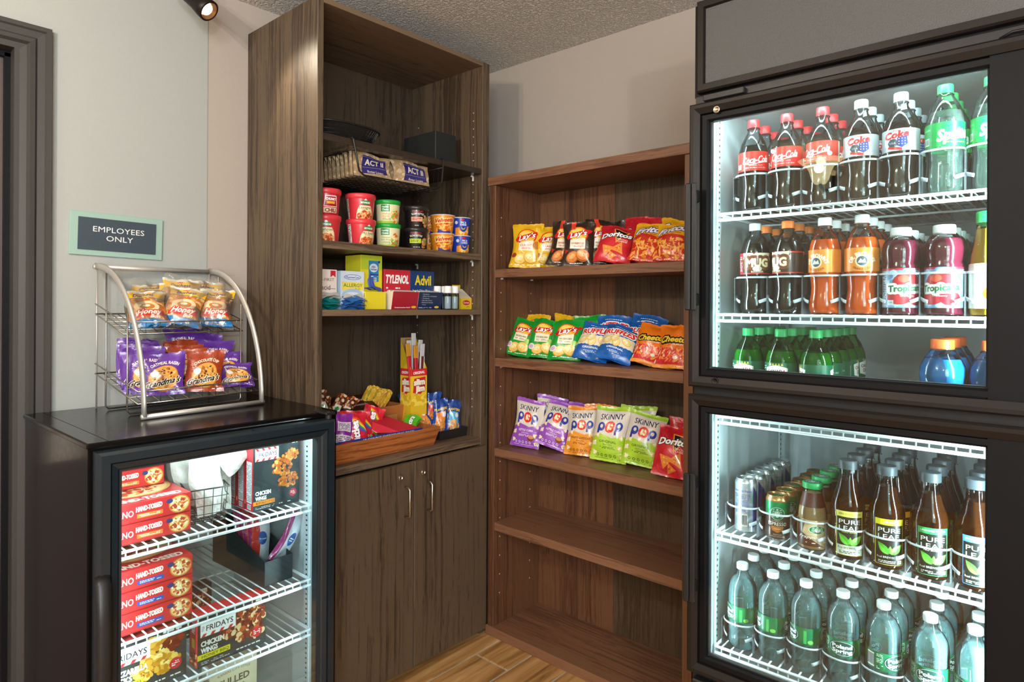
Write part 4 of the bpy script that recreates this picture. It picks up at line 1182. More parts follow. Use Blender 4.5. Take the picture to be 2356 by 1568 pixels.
for x in (0.25, 0.75):
    a.food(0, 0, 1, 1, ['f6b64a', 'e07a1c', 'f8cc70', 'd96a18'], 90, .015, .035, (x + .02, .10, .15, .07), 3); a.text('Velveeta', x, .225, .07, 'c9202a', shear=.3, bold=.03, slope=.12, fit=.27, out='f8d27a', ow=.03); a.poly([(x - .12, 0), (x - .1, .07), (x, .03), (x + .1, .05), (x + .13, 0)], '3a3f9c')
    a.tiny(x - .06, .15, x + .1, .17, 1, 'c9202a')
A('bowl_cheese_orange', a)
a = bowl('mac', '1f3fae', seed=60)
for x in (0.25, 0.75):
    a.poly([(x - .13, 0), (x - .12, .13), (x + .13, .16), (x + .13, 0)], 'f09a2c'); a.food(0, 0, 1, 1, ['f6b84a', 'f8cf72', 'e2851e'], 50, .012, .03, (x + .04, .05, .09, .04), 4)
    a.ell(x + .02, .15, .07, .09, '1f3fae'); a.ell(x, .27, .035, .018, 'd0202c'); a.text('MAC &', x + .02, .225, .032, 'ffffff', bold=.04, fit=.09); a.text('CHEESE', x + .02, .185, .032, 'ffffff', bold=.04, fit=.11)
    a.ell(x + .02, .13, .035, .03, 'f2c83a'); a.ell(x + .02, .14, .028, .025, '1f3fae'); a.ell(x - .10, .22, .025, .03, 'dfe6f4')
a.rect(.43, .05, .49, .2, 'dfe6f4'); A('bowl_mac_blue', a)
# medicine
a = Art(240, 1.15, 'e9dcd4', 61); a.rect(0, 0, 1, .48, '1f8a84'); a.text('MEDI-FIRST', .46, .86, .085, '6a4a44', fit=.86); a.text('antacid', .40, .64, .15, '2a2224', fit=.66); a.tiny(.62, .58, .95, .62, 1, '6a5a5a'); a.poly([(.74, 1.12), (.95, 1.12), (.95, .93), (.845, .99), (.74, .93)], 'cf2a3c'); a.tiny(.1, .3, .9, .44, 3, 'bfe6e2'); A('box_antacid', a)
a = Art(240, 1.4, 'd3e2f0', 62); a.ell(.5, 1.18, .36, .10, '5a6fb4'); a.ell(.5, 1.18, .33, .08, 'e3ebf6'); a.text('PhysiciansCare', .5, 1.18, .075, '3a4c9a', bold=.02, fit=.56)
a.rect(.04, .70, .98, 1.0, 'f0dc62'); a.text('ALLERGY', .52, .89, .13, '5f8a2a', bold=.02, fit=.82); a.text('PLUS', .72, .76, .07, '5f8a2a'); a.ell(.5, .5, .46, .26, 'a9c6e2'); a.ell(.5, .42, .42, .22, 'd9e6f2'); a.rect(0, 0, 1, .16, '4a78b8'); A('box_allergy', a)
a = Art(240, 2.1, 'e3d42e', 63); a.rect(0, 1.55, 1, 2.1, 'b9cf34'); a.rect(.36, 1.08, .84, 1.9, '2a86c4'); a.ell(.6, 1.62, .2, .17, 'dfe9f2'); a.text('Alka', .58, 1.67, .08, '20388c', shear=.2, bold=.02); a.text('Seltzer', .6, 1.57, .09, '20388c', shear=.2, bold=.02, fit=.32)
a.rect(.36, 1.33, .84, 1.38, '3a3a92'); a.bars(.46, 1.10, .74, 1.24); a.tiny(.4, 1.26, .8, 1.32, 1, 'ffffff'); a.ell(.86, 1.86, .05, .05, '2a3a7c'); A('box_seltzer', a)
a = Art(300, .86, 'c9303c', 64); a.text('TYLENOL', .5, .66, .18, 'ffffff', shear=.22, bold=.05, fit=.88); a.text('Extra Strength', .36, .33, .07, 'ffffff', shear=.15, bold=.03, fit=.56); a.tiny(.06, .43, .6, .49, 1, 'ffffff'); a.ell(.86, .32, .12, .07, 'f6f2ec', .1); a.poly([(.66, 0), (.74, .28), (1, .22), (1, 0)], 'e2606a'); A('box_red_painkiller', a)
a = Art(300, .86, '1b3f74', 65); a.text('Advil', .53, .66, .22, 'f2d82c', bold=.04, fit=.66); a.text('Ibuprofen Tablets, 200 mg', .46, .42, .055, 'f2f2f2', bold=.02, fit=.72); a.text('Pain Reliever/Fever Reducer (NSAID)', .48, .34, .05, 'f2f2f2', bold=.01, fit=.8); a.poly([(.62, 0), (.86, .16), (1, .5), (1, 0)], 'cf3038'); a.ell(.86, .2, .06, .06, 'e8c8a0'); a.ell(.86, .2, .045, .045, 'cf3038'); A('box_navy_painkiller', a)
a = Art(300, .7, 'a81f30', 66); a.text('Acetaminophen Relief', .42, .08, .05, 'ffffff', bold=.02, shear=.1); a.ell(.86, .09, .1, .05, 'e8c83a'); A('tray_red', a)
a = Art(300, .7, '1c2c50', 67)
for k, t in enumerate(('Headache', 'Minor Pain of Arthritis', 'Toothache', 'Muscular Aches', 'Menstrual Cramps', 'Fever')): a.text('\u2022 ' + t, .2 + .011 * len(t), .62 - k * .085, .045, 'f2f2f2', bold=.02)
a.ell(.8, .09, .1, .05, 'e8c83a'); a.tiny(.05, .04, .6, .1, 2, 'c9d2e2'); A('tray_navy', a)
a = Art(200, 1.0, 'ecc822', 68); a.ell(.5, .55, .34, .17, 'cf2a2a'); a.text('Carmex', .5, .56, .12, 'ffffff', shear=.2, bold=.03, fit=.52); a.tiny(.2, .22, .8, .3, 1, '8a6a1a'); A('box_balm', a)
# meat stick box, popcorn pouch
a = Art(220, 2.0, 'e9c42a', 69); a.rect(0, 1.62, 1, 2.0, 'cf2a30'); a.text('ORIGINAL', .5, 1.8, .15, 'ffffff', bold=.03, fit=.72, slope=.06); a.poly([(.12, .72), (.2, 1.48), (.92, 1.56), (.9, .9), (.6, .62)], 'c9252b'); a.text('slim', .52, 1.30, .32, 'f4ead6', bold=.08, fit=.66, slope=.06, out='8c1414', ow=.05); a.text('jim', .58, .95, .32, 'f4ead6', bold=.08, fit=.52, slope=.06, out='8c1414', ow=.05); a.food(.0, 0, 1, .5, ['f0d650', 'dcae1e'], 30, .05, .2, seed=2); A('box_stick', a)
a = Art(360, .62, 'a98f6c', 70); a.food(0, 0, 1, .62, ['b79c78', '9c8260', 'c4aa86', 'd8c09a'], 80, .02, .06, seed=3); a.poly([(.26, .08), (.30, .54), (.88, .52), (.92, .12)], '2a2468')
for k in range(24): a.ell(.31 + k * .024, .50 - k * .0005, .006, .006, 'd8cdb4', 0, 6); a.ell(.31 + k * .024, .24, .006, .006, 'd8cdb4', 0, 6)
a.text('ACT II', .59, .38, .16, 'd8cdb4', bold=.03, fit=.46); a.text('Butter Lovers', .6, .14, .06, 'd8cdb4', bold=.02, fit=.4); A('pouch_popcorn', a, rough=.2, coat=.5)
# sweets
a = Art(300, 1.4, 'cc1f33', 71)
for k, c_ in enumerate(('e8452a', 'f2a02a', 'f2dc3a', '4aa83c', '2a6ac4', '7a3aa0')): a.poly([(.30, 1.35 - k * .055), (.62, 1.25 - k * .08), (.98, .80 - k * .03), (.98, .76 - k * .03), (.6, 1.17 - k * .08), (.30, 1.29 - k * .055)], c_)
a.text('Skittles', .42, .62, .34, 'ffffff', rot=PI / 2, bold=.05, fit=1.05, out='8c1420', ow=.04); a.food(.6, .1, .95, .5, ['f2a02a', '4aa83c', 'f2dc3a', '7a3aa0'], 14, .04, .06, seed=3, asp=(.9, 1)); A('candy_red', a, **BAG)
a = Art(260, 1.5, '8c2a9c', 72); a.rect(.1, .75, .9, 1.15, 'e9e2ec'); a.tiny(.15, .8, .85, 1.1, 5, '6a4a7a'); a.rect(.0, .1, 1, .6, 'd8cdd8'); a.tiny(.08, .15, .9, .55, 6, '5a3a6a'); A('candy_purple', a, **BAG)
a = Art(240, 1.5, 'd8a82c', 73); a.food(0, 0, 1, 1.5, ['e4ba48', 'c9942a', 'f0cc66'], 50, .05, .15, seed=4); a.text('NATURE VALLEY', .5, .72, .13, '2a7a4a', rot=PI / 2, bold=.04, fit=1.0); a.poly([(.6, .1), (.9, .1), (.9, .8)], 'd8502a'); A('bar_gold', a, **BAG)
a = Art(240, 1.5, '5cc02c', 74); a.text('extra', .5, .75, .34, 'ffffff', rot=PI / 2, bold=.06, fit=1.1, out='2a7a1c', ow=.05); A('gum_green', a, **BAG)
def nuts(name, win, seed):
    a = Art(240, 1.75, '1c3f8c', seed); a.food(0, 1.35, 1, 1.7, ['2a4f9c', '17357a'], 16, .05, .14, seed=3); a.text('PLANTERS', .5, 1.25, .13, 'f2cc2c', bold=.05, fit=.88)
    a.rect(.18, .25, .84, 1.12, win); a.food(0, 0, 1, 1, ['e8a85a', 'd98a3c', 'f2c07a', 'c9742c'], 50, .04, .09, (.5, .4, .36, .3), seed); a.ell(.72, .95, .13, .12, 'e9eef6'); a.tiny(.1, .04, .9, .12, 2, 'f2cc2c'); return a
A('nuts_orange', nuts('n', 'ee8a4a', 75), **BAG); A('nuts_blue', nuts('m', '5ab0d8', 76), **BAG); A('nuts_red', nuts('r', 'cf4a3c', 77), **BAG)
a = Art(360, .25, '233f9c', 78); a.text('18 COUNT EVERYTHING PACK', .6, .13, .1, 'ffffff', bold=.02, fit=.6); a.ell(.12, .12, .07, .08, 'c9252b'); A('candy_box_rim', a)
a = Art(200, .5, '3a1c14', 79); a.text('milk chocolate', .5, .32, .09, 'f2e8dc', fit=.7); a.text('with almonds', .5, .15, .09, 'f2e8dc', fit=.6); A('chocolate_box', a)
a = Art(200, 1.5, '6a3018', 80); a.food(0, 0, 1, 1.5, ['a8582a', 'e8c8a0', '3a1a10', 'c9722c'], 60, .05, .16, seed=5); a.rect(.2, .3, .8, .8, 'e6dccb'); a.ell(.5, .55, .2, .14, '3f8a4a'); A('candy_brown', a, **BAG)
# freezer cartons
def friday(name, w_h, title, sub, subc, foods, seed, big=False):
    a = Art(420, w_h, '262b2c', seed)
    a.food(0, 0, 1, w_h, ['2c3233', '22282a', '30383a'], 50, .05, .2, seed=4)
    for f in foods: a.food(0, 0, 1, 1, f[1], f[2], .02, .05, f[0], seed, (.5, 1))
    x0, x1, y0, y1 = .04, .54, w_h - .34, w_h - .10
    a.rect(x0, y0, x1, y1, 'f2f0ee')
    for k in range(4):
        xs = x0 + k * (x1 - x0) / 4 + .01
        a.poly([(xs, y1), (xs + .05, y1), (xs + .08, y1 - .045), (xs + .03, y1 - .045)], 'd6262c'); a.poly([(xs, y0), (xs + .05, y0), (xs + .08, y0 + .045), (xs + .03, y0 + .045)], 'd6262c')
    a.text('FRIDAYS', (x0 + x1) / 2 + .02, (y0 + y1) / 2, .085, '2a2a32', bold=.015, fit=.38); a.text('TGI', x0 + .035, (y0 + y1) / 2, .035, '2a2a32', rot=PI / 2)
    for k, t in enumerate(title): a.text(t, .05 + .16 * len(t) / 7, .34 - k * .10, .075, 'f6f2ea', bold=.05, fit=.32 * len(t) / 7)
    a.rect(.0, .11, .46, .19, subc); a.text(sub, .25, .15, .045, '2a2620', fit=.38, bold=.01)
    a.ell(.86, .22, .08, .08, 'cf2a34'); a.tiny(.81, .18, .91, .26, 3, 'ffffff'); a.tiny(.55, .04, .93, .08, 1, 'e6e2dc'); a.tiny(.05, .03, .45, .08, 2, 'c9c5bf'); a.tiny(.7, w_h - .1, .96, w_h - .04, 1, 'e6e2dc')
    return a
OR = ['c9641c', 'e08a34', 'b5521a', 'f0a650', 'd97626']; BB = ['7a2416', '9c3a1c', 'c25a26', '5a160e', 'e6c890', '8a2a18']; GD = ['e3a93a', 'd08f26', 'f2c864', 'c27f1e', 'f6d98a']
A('carton_buffalo', friday('b', 1.3, ('CHICKEN', 'WINGS'), 'BUFFALO STYLE', 'ee8a2c', [((.62, .80, .2, .2), OR, 90), ((.75, .50, .2, .14), OR, 70), ((.82, 1.0, .14, .1), OR, 40)], 81))
A('carton_honey', friday('h', .78, ('CHICKEN', 'WINGS'), 'HONEY BBQ', 'dfd422', [((.62, .42, .12, .24), BB, 110), ((.42, .36, .10, .06), BB, 40), ((.86, .52, .12, .22), BB, 90), ((.84, .25, .12, .1), BB, 40)], 82))
A('carton_sticks', friday('m', .78, ('MOZZARELLA', 'STICKS'), 'WITH MARINARA', 'dfd422', [((.62, .48, .2, .2), GD, 130), ((.62, .28, .3, .14), GD, 130), ((.84, .56, .12, .12), ['7a2416', '8e2a18', '6a1a10'], 50)], 83))
a = Art(120, 5, 'd6262c', 84); a.text('FRIDAYS', .5, 3.9, .42, 'ffffff', rot=PI / 2, bold=.05, fit=1.5); a.food(.1, .2, .9, 1.3, BB, 30, .1, .25, seed=3); a.rect(.3, 1.7, .7, 2.6, 'dfd422'); A('carton_side_red', a)
a = Art(200, 2.6, 'c9303c', 85); a.rect(.15, .3, .85, 1.9, 'e2e0de'); a.tiny(.18, .35, .82, 1.85, 24, '6a6a6e'); a.bars(.25, .05, .75, .25); A('carton_side_facts', a)
def pizza_front(name, tagc, seed):
    a = Art(460, .26, 'c32a2c', seed); a.rect(0, 0, 1, .012, '8e1a1e'); a.text('DIGIORNO', .12, .13, .085, 'ffffff', fit=.40, bold=.01); a.text('HAND-TOSSED', .50, .175, .065, 'f6ead6', bold=.05, fit=.30, slope=.05); a.rect(.36, .05, .66, .105, tagc); a.tiny(.39, .06, .63, .095, 2, 'f6ead6')
    a.ell(.86, .13, .13, .12, 'c9803a'); a.ell(.86, .13, .115, .105, 'e8bc78'); a.food(0, 0, 1, 1, ['b8402a', 'f2d8a0', 'd97a42', 'f6e6bc', 'b8402a'], 60, .01, .028, (.86, .13, .10, .09), seed); a.ell(.74, .19, .04, .03, '2a3a6c'); return a
A('pizza_front_a', pizza_front('a', 'ee7a34', 86)); A('pizza_front_b', pizza_front('b', '2a4c9c', 87))
a = Art(400, 1.0, 'b8262a', 88); a.ell(.5, .58, .48, .36, 'd6a060'); a.ell(.5, .58, .44, .325, 'e8c488'); a.food(0, 0, 1, 1, ['b8402a', 'f2d8a0', 'a8321e', 'f6e6bc', 'd98a4a'], 140, .02, .06, (.5, .58, .38, .27), 3); a.rect(0, 0, 1, .2, 'c32a2c'); a.text('HAND-TOSSED', .5, .11, .11, 'f6ead6', bold=.05, fit=.84); a.rect(0, .88, 1, 1, 'a81f24'); a.text('DIGIORNO', .5, .94, .07, 'ffffff', fit=.5); a.rect(.05, .8, .35, .85, 'e8c83a'); A('pizza_top', a)
a = Art(320, 1.3, 'c9bfa0', 89); a.text('KANSAS CITY STYLE', .5, 1.12, .05, '5a5648', fit=.7, arc=2.0); a.text('PULLED', .5, .92, .14, '4a463a', bold=.03, fit=.66); a.text('PORK', .5, .72, .14, '4a463a', bold=.03, fit=.46); a.text('MAC & CHEESE', .5, .56, .085, '5a5648', bold=.01, fit=.76); a.text('BOWL', .5, .42, .11, '5a5648', fit=.42); a.food(.1, .02, .9, .3, ['e8b050', 'a8582a', 'f0cc80'], 60, .03, .08, seed=4); A('carton_tan', a)
a = Art(160, 1.6, 'd6cfb8', 90); a.rect(0, 0, 1, .75, '2a9a5a'); a.text('MAC & CHEESE', .5, 1.15, .12, '6a6454', rot=PI / 2, fit=.66); A('carton_tan_side', a)
a = Art(260, 1.3, 'c9c1b8', 91); 
for k in range(26): a.text('frozen', a.rng.uniform(.1, .9), a.rng.uniform(.1, 1.2), .035, ('c9a98a', 'c2b8ae')[k % 2], rot=.9, shear=.2)
A('pouch_white', a, rough=.35, bump=1.0)
a = Art(240, 1.6, 'cf3a2e', 92); a.rect(.5, 0, 1, 1.6, 'd8e2ee'); a.ell(.6, .95, .2, .2, '2a56a8'); a.text('ice cream', .6, .95, .06, 'ffffff', bold=.03, fit=.32); a.rect(0, 0, .12, 1.6, '9c2a6a'); A('sandwich_red', a, **BAG)
a = Art(240, 1.6, 'd2dae6', 93); a.rect(0, 0, .3, 1.6, 'a02a72'); a.ell(.62, .75, .2, .2, '2a56a8'); a.tiny(.5, .68, .74, .82, 2, 'ffffff'); A('sandwich_white', a, **BAG)
# ------------------------------------------------------------------ pack builders
R_ = math.radians
M['pet'] = clearmat('clear_bottle_plastic', 'f8fcfc', refl=0.26, rough=0.04)
M['petgreen'] = clearmat('green_bottle_plastic', '86dc98', refl=0.26, rough=0.04)
M['divider'] = clearmat('clear_divider_plastic', 'f6fafc', refl=0.15, rough=0.08, diffuse='e6f0f4', dmix=0.10)
M['hoop'] = clearmat('frosted_hoop_plastic', 'dfe9ee', refl=0.2, rough=0.12, diffuse='edf5f8', dmix=0.55)
M['film'] = clearmat('clear_film', 'f2f2ee', refl=0.22, rough=0.12, diffuse='ffffff', dmix=0.06)
M['cola'] = plain('cola_liquid', '1d1511', 0.12, coat=0.5)
M['orange'] = plain('orange_soda_liquid', 'ff6206', 0.15, coat=0.3)
M['cranb'] = plain('cranberry_liquid', '6e1c33', 0.12, coat=0.5)
M['juice'] = plain('orange_juice', 'f4bb1c', 0.3, coat=0.3)
M['sportblue'] = plain('blue_sport_drink', '1479c9', 0.15, coat=0.5)
M['tea'] = clearmat('tea_liquid', 'c07a38', refl=0.15, rough=0.05, diffuse='5a2c12', dmix=0.30)
M['coffee'] = plain('coffee_milk_liquid', 'b08a5e', 0.3, coat=0.3)
M['ginger'] = clearmat('ginger_ale_liquid', '5cc870', refl=0.1, rough=0.05, diffuse='16a83c', dmix=0.5)
M['water'] = clearmat('drinking_water', 'eefafa', refl=0.2, rough=0.02, diffuse='c0ebf0', dmix=0.20)  # cyan diffuse puts the refracted cooler light into the water colour
M['clearsoda'] = clearmat('clear_soda', 'f2faf6', refl=0.2, rough=0.02, diffuse='d8f0e4', dmix=0.10)
CAPC = dict(red='d8262c', silver='c4ccd0', green='1fa850', white='eef0f0', orange='f07a2a', dgreen='17924c', dark='3c4348', oran='f0662a')
for k_, v_ in CAPC.items():
    M['cap_' + k_] = plain('cap_' + k_, v_, 0.4)
M['alu'] = plain('can_aluminium', 'c6cacc', 0.28, metal=0.9)
M['goldrim'] = plain('can_gold_rim', 'b98a5a', 0.3, metal=0.8)

S = {}
S['cola'] = [(.030, 0), (.0335, .008), (.0345, .022), (.0325, .040), (.0305, .058), (.0318, .075), (.0348, .092), (.0352, .098), (.0352, .145), (.0345, .150), (.029, .170), (.020, .188), (.0145, .198), (.0135, .212)]
S['mug'] = [(.029, 0), (.0345, .010), (.0350, .026), (.0315, .045), (.0300, .060), (.0320, .080), (.0350, .094), (.0352, .150), (.0335, .160), (.0265, .182), (.0165, .196), (.0135, .200), (.0135, .208)]
S['lime'] = [(.030, 0), (.0345, .012), (.0350, .030), (.0335, .050), (.0325, .065), (.0340, .085), (.0358, .092), (.0358, .146), (.0350, .152), (.0275, .180), (.0170, .200), (.0140, .206), (.0140, .212)]
S['cran'] = [(.033, 0), (.0355, .006), (.0350, .012), (.0345, .016), (.0345, .100), (.0358, .104), (.0325, .110), (.0350, .122), (.0362, .140), (.0330, .156), (.0245, .168), (.0205, .172)]
S['water'] = [(.029, 0), (.0335, .008), (.0340, .030), (.0322, .034), (.0340, .038), (.0340, .060), (.0345, .064), (.0345, .068), (.0345, .082), (.0345, .084), (.0345, .128), (.0342, .140), (.0318, .154), (.0245, .168), (.0158, .178), (.0132, .183), (.0130, .194)]
S['tea'] = [(.031, 0), (.0345, .006), (.0350, .020), (.0345, .090), (.0352, .116), (.0330, .128), (.0250, .150), (.0185, .176), (.0170, .192), (.0185, .196), (.0185, .200)]
S['ginger'] = [(.030, 0), (.0350, .012), (.0355, .040), (.0340, .060), (.0355, .085), (.0362, .090), (.0362, .140), (.0345, .152), (.0260, .176), (.0155, .192), (.0138, .197), (.0138, .202)]
S['sport'] = [(.038, 0), (.0400, .008), (.0400, .095), (.0365, .105), (.0400, .116), (.0425, .130), (.0405, .148), (.0320, .168), (.0225, .182), (.0205, .188)]
S['juice'] = [(.034, 0), (.0360, .010), (.0362, .090), (.0340, .120), (.0280, .150), (.0240, .178), (.0235, .190)]
S['frap'] = [(.0290, 0), (.0320, .008), (.0322, .070), (.0310, .088), (.0240, .112), (.0205, .128), (.0205, .142)]


def rad_at(prof, z):
    for (r0, z0), (r1, z1) in zip(prof, prof[1:]):
        if z0 <= z <= z1: return r0 + (r1 - r0) * (z - z0) / (z1 - z0)
    return prof[-1][0]


def clip_prof(prof, z0, z1, d=0.0):
    out = [(rad_at(prof, z0) + d, z0)] + [(r + d, z) for r, z in prof if z0 < z < z1] + [(rad_at(prof, z1) + d, z1)]
    return out


BOT = {}


def make_bottle(key, name, shape, body, liq, level, lab, lz, capmat, caph, capr, label, cat='bottle', ring=True):
    pr = S[shape]
    t = thing(name, label, cat)
    bm_ = MB().lathe(pr, 28, capb=True, capt=False)
    obj('bottle_body', bm_, M[body], t)
    if liq:
        lp = clip_prof(pr, 0.0025, level, -0.0014)
        obj('liquid', MB().lathe(lp, 24), M[liq], t)
    if lab:
        mb = MB().lathe(clip_prof(pr, lz[0], lz[1], 0.0005), 28, capb=False, capt=False)
        obj('label', mb, ART[lab], t)
    zc = pr[-1][1]
    mb = MB().lathe([(capr * .98, zc - 0.003), (capr, zc), (capr, zc + caph - 0.002), (capr * 0.93, zc + caph)], 40, ribs=0.035)
    c_ = obj('cap', mb, M[capmat] if isinstance(capmat, str) else capmat, t)
    if ring:
        obj('neck_ring', MB().lathe([(capr * .98, zc - .0075), (capr * 1.10, zc - .0065), (capr * 1.10, zc - .0052), (capr * .9, zc - .0045)], 24, capb=False, capt=False), M['pet'] if body == 'pet' else M[body], t)
    BOT[key] = t
    t['_n'] = 0
    return t


ORD = ['front', 'second', 'third', 'fourth', 'fifth', 'sixth', 'seventh']
LANE = ['leftmost', 'second', 'third', 'fourth', 'fifth', 'sixth', 'rightmost']
SHN = {0: 'top cooler shelf', 1: 'second cooler shelf', 2: 'third cooler shelf', 3: 'shelf of teas', 4: 'lowest cooler shelf'}


def lane_label(desc, row, lane, sh):
    o = 'at the front' if row == 0 else ORD[row] + ' from the glass'
    l = LANE[lane] + (' lane' if lane in (0, 6) else ' lane from left')
    return '%s, %s, %s, %s' % (desc, o.replace(' from the glass', ' from glass').replace('at the front', 'frontmost'), l.replace(' from left', ''), SHN[sh])


rg = random.Random(5)


def fill_lane(key, desc, lane, sh, x, rows, rot0, group, y0=1.605, pitch=0.0745, jit=0.9, start=0):
    for r in range(start, rows):
        src = BOT[key]
        rz = rot0 if r == 0 else rot0 + rg.uniform(-jit, jit)
        yy = y0 + r * pitch
        loc = (x + (0 if r == 0 else rg.uniform(-.0008, .0008)), yy, SHZ[sh] + 0.0024)
        lab = lane_label(desc, r, lane, sh)
        if src['_n'] == 0:
            src.location = loc; src.rotation_euler = (0, 0, rz); src['label'] = lab; src['group'] = group; src['_n'] = 1
        else:
            d_ = dup(src, loc, (0, 0, rz), lab, group)


mk = make_bottle
mk('cola', 'soda_bottle', 'cola', 'pet', 'cola', 0.162, 'cola_label', (.098, .145), 'cap_red', .0165, .0142, 'x')
mk('diet', 'soda_bottle', 'cola', 'pet', 'cola', 0.162, 'diet_label', (.098, .145), 'cap_silver', .0165, .0142, 'x')
mk('lime', 'soda_bottle', 'lime', 'pet', 'clearsoda', 0.170, 'lime_label', (.094, .144), 'cap_green', .0155, .0145, 'x')
mk('mug', 'soda_bottle', 'mug', 'pet', 'cola', 0.172, 'root_label', (.096, .148), 'cap_white', .0145, .0145, 'x')
mk('mugo', 'soda_bottle', 'mug', 'pet', 'cola', 0.172, 'root_label', (.096, .148), 'cap_orange', .0145, .0145, 'x')
mk('oran', 'soda_bottle', 'mug', 'pet', 'orange', 0.172, 'orange_label', (.096, .148), 'cap_white', .0155, .0150, 'x')
mk('cran', 'juice_bottle', 'cran', 'pet', 'cranb', 0.160, 'cranberry_label', (.016, .100), 'cap_white', .0165, .0205, 'x', ring=False)
mk('juice', 'juice_bottle', 'juice', 'pet', 'juice', 0.175, 'juice_label', (.015, .105), 'cap_green', .020, .0245, 'x', ring=False)
mk('ging', 'soda_bottle', 'ginger', 'petgreen', 'ginger', 0.165, 'ginger_label', (.092, .138), 'cap_dgreen', .0155, .0145, 'x')
mk('sport', 'sports_drink_bottle', 'sport', 'pet', 'sportblue', 0.165, None, None, 'cap_oran', .0175, .0215, 'x')
mk('water', 'water_bottle', 'water', 'pet', 'water', 0.172, 'water_label', (.067, .106), 'cap_white', .0115, .0140, 'x')
mk('tea_z', 'tea_bottle', 'tea', 'pet', 'tea', 0.172, None, None, 'cap_dark', .0165, .0200, 'x')
mk('frap', 'coffee_bottle', 'frap', 'pet', 'coffee', 0.128, 'frap_label', (.010, .070), 'cap_dgreen', .0105, .0222, 'x', ring=False)
tz = BOT['tea_z']
for nm, art_ in (('tea_l', 'tea_lemon_label'), ('tea_g', 'tea_green_label'), ('tea_b', 'tea_blue_label')):
    BOT[nm] = dup(tz, (0, 0, 0)); BOT[nm]['_n'] = 0
for nm, art_ in (('tea_z', 'tea_zero_label'), ('tea_l', 'tea_lemon_label'), ('tea_g', 'tea_green_label'), ('tea_b', 'tea_blue_label')):
    mb = MB().lathe(clip_prof(S['tea'], .010, .108, .0006), 14, capb=False, capt=False, a0=-PI / 2 - .82, a1=-PI / 2 + .82)
    obj('label', mb, ART[art_], BOT[nm])
# frap: dark collar and lid print
f_ = BOT['frap']
obj('collar_label', MB().lathe(clip_prof(S['frap'], .098, .130, .0005), 24, capb=False, capt=False), plain('mocha_collar', '4a1f1c', .4), f_)
obj('lid_print', MB().add([(0.018 * math.cos(2 * PI * i / 20), 0.018 * math.sin(2 * PI * i / 20), .1528) for i in range(20)], [tuple(range(20))], 0, [(.5 + .5 * math.cos(2 * PI * i / 20), .5 + .5 * math.sin(2 * PI * i / 20)) for i in range(20)]), ART['green_lid'], f_)


def make_can(key, name, r, h, art_, rim, lidprint):
    t = thing(name, 'x', 'can')
    obj('can_body', MB().lathe([(r, .006), (r, h - .011)], 28, capb=False, capt=False), ART[art_], t)
    obj('can_base', MB().lathe([(r * .8, 0), (r * .86, .001), (r, .006)], 28), M['alu'], t)
    obj('can_rim', MB().lathe([(r, h - .011), (r * .86, h - .003), (r * .89, h - .001), (r * .87, h), (r * .83, h - .001), (r * .82, h - .005), (0, h - .005)], 28), M[rim], t)
    obj('pull_tab', MB().tube([(.004 + .0075 * math.cos(a) * 1.2, .006 * math.sin(a), h - .0035) for a in [2 * PI * k / 12 for k in range(12)]], .0011, 5, closed=True).box(-.010, .002, -.003, .003, h - .0045, h - .003), M['green_tab'] if lidprint else M['alu'], t)
    BOT[key] = t; t['_n'] = 0


M['green_tab'] = plain('green_pull_tab', '1d7a50', .3, metal=.6)
make_can('energy', 'energy_drink_can', .0265, .134, 'energy_can', 'alu', False)
make_can('espr', 'coffee_can', .0272, .108, 'espresso_can', 'goldrim', True)

XL = [-.618, -.537, -.458, -.377, -.299, -.221, -.141]
g1 = 'soda bottles on the top cooler shelf'
fill_lane('cola', 'red-capped cola bottle', 0, 0, -.620, 6, .85, g1)
fill_lane('cola', 'red-capped cola bottle', 1, 0, -.539, 6, .42, g1)
fill_lane('cola', 'red-capped cola bottle', 2, 0, -.458, 6, .10, g1)
fill_lane('diet', 'silver-labelled diet cola bottle', 3, 0, -.377, 6, .25, g1)
fill_lane('diet', 'silver-labelled diet cola bottle', 4, 0, -.299, 6, .12, g1)
fill_lane('lime', 'clear lime soda bottle with green cap', 5, 0, -.2185, 5, .60, g1)
fill_lane('lime', 'clear lime soda bottle with green cap', 6, 0, -.139, 5, .35, g1)
g2 = 'bottles on the second cooler shelf'
XS = [-.614, -.535, -.452, -.374, -.298, -.219, -.141]
fill_lane('mug', 'white-capped root beer bottle', 0, 1, XS[0], 1, .50, g2)
fill_lane('mugo', 'orange-capped root beer bottle', 0, 1, XS[0], 6, .50, g2, start=1)
fill_lane('mugo', 'orange-capped root beer bottle', 1, 1, XS[1], 6, -.55, g2)
fill_lane('oran', 'orange soda bottle with white cap', 2, 1, XS[2], 6, -.10, g2)
fill_lane('oran', 'orange soda bottle with white cap', 3, 1, XS[3], 7, .42, g2)
fill_lane('cran', 'cranberry juice bottle with white cap', 4, 1, XS[4], 6, .55, g2)
fill_lane('cran', 'cranberry juice bottle with white cap', 5, 1, XS[5], 6, -.10, g2)
fill_lane('juice', 'yellow orange-juice bottle with green cap', 6, 1, XS[6], 4, .35, g2)
g3 = 'bottles on the third cooler shelf'
fill_lane('ging', 'green ginger ale bottle', 0, 2, -.630, 4, .15, g3)
fill_lane('ging', 'green ginger ale bottle', 1, 2, -.550, 4, .20, g3)
fill_lane('ging', 'green ginger ale bottle', 2, 2, -.470, 5, -.95, g3)
fill_lane('sport', 'blue sports drink with orange cap', 5, 2, -.221, 3, .2, g3, pitch=.087)
fill_lane('sport', 'blue sports drink with orange cap', 6, 2, -.134, 3, .2, g3, pitch=.087)
g4 = 'cans and teas on the fourth cooler shelf'
fill_lane('energy', 'silver energy drink can', 0, 3, -.634, 5, 2.60, g4, pitch=.062)
fill_lane('espr', 'green and brown coffee can', 1, 3, -.556, 6, .30, g4, pitch=.060)
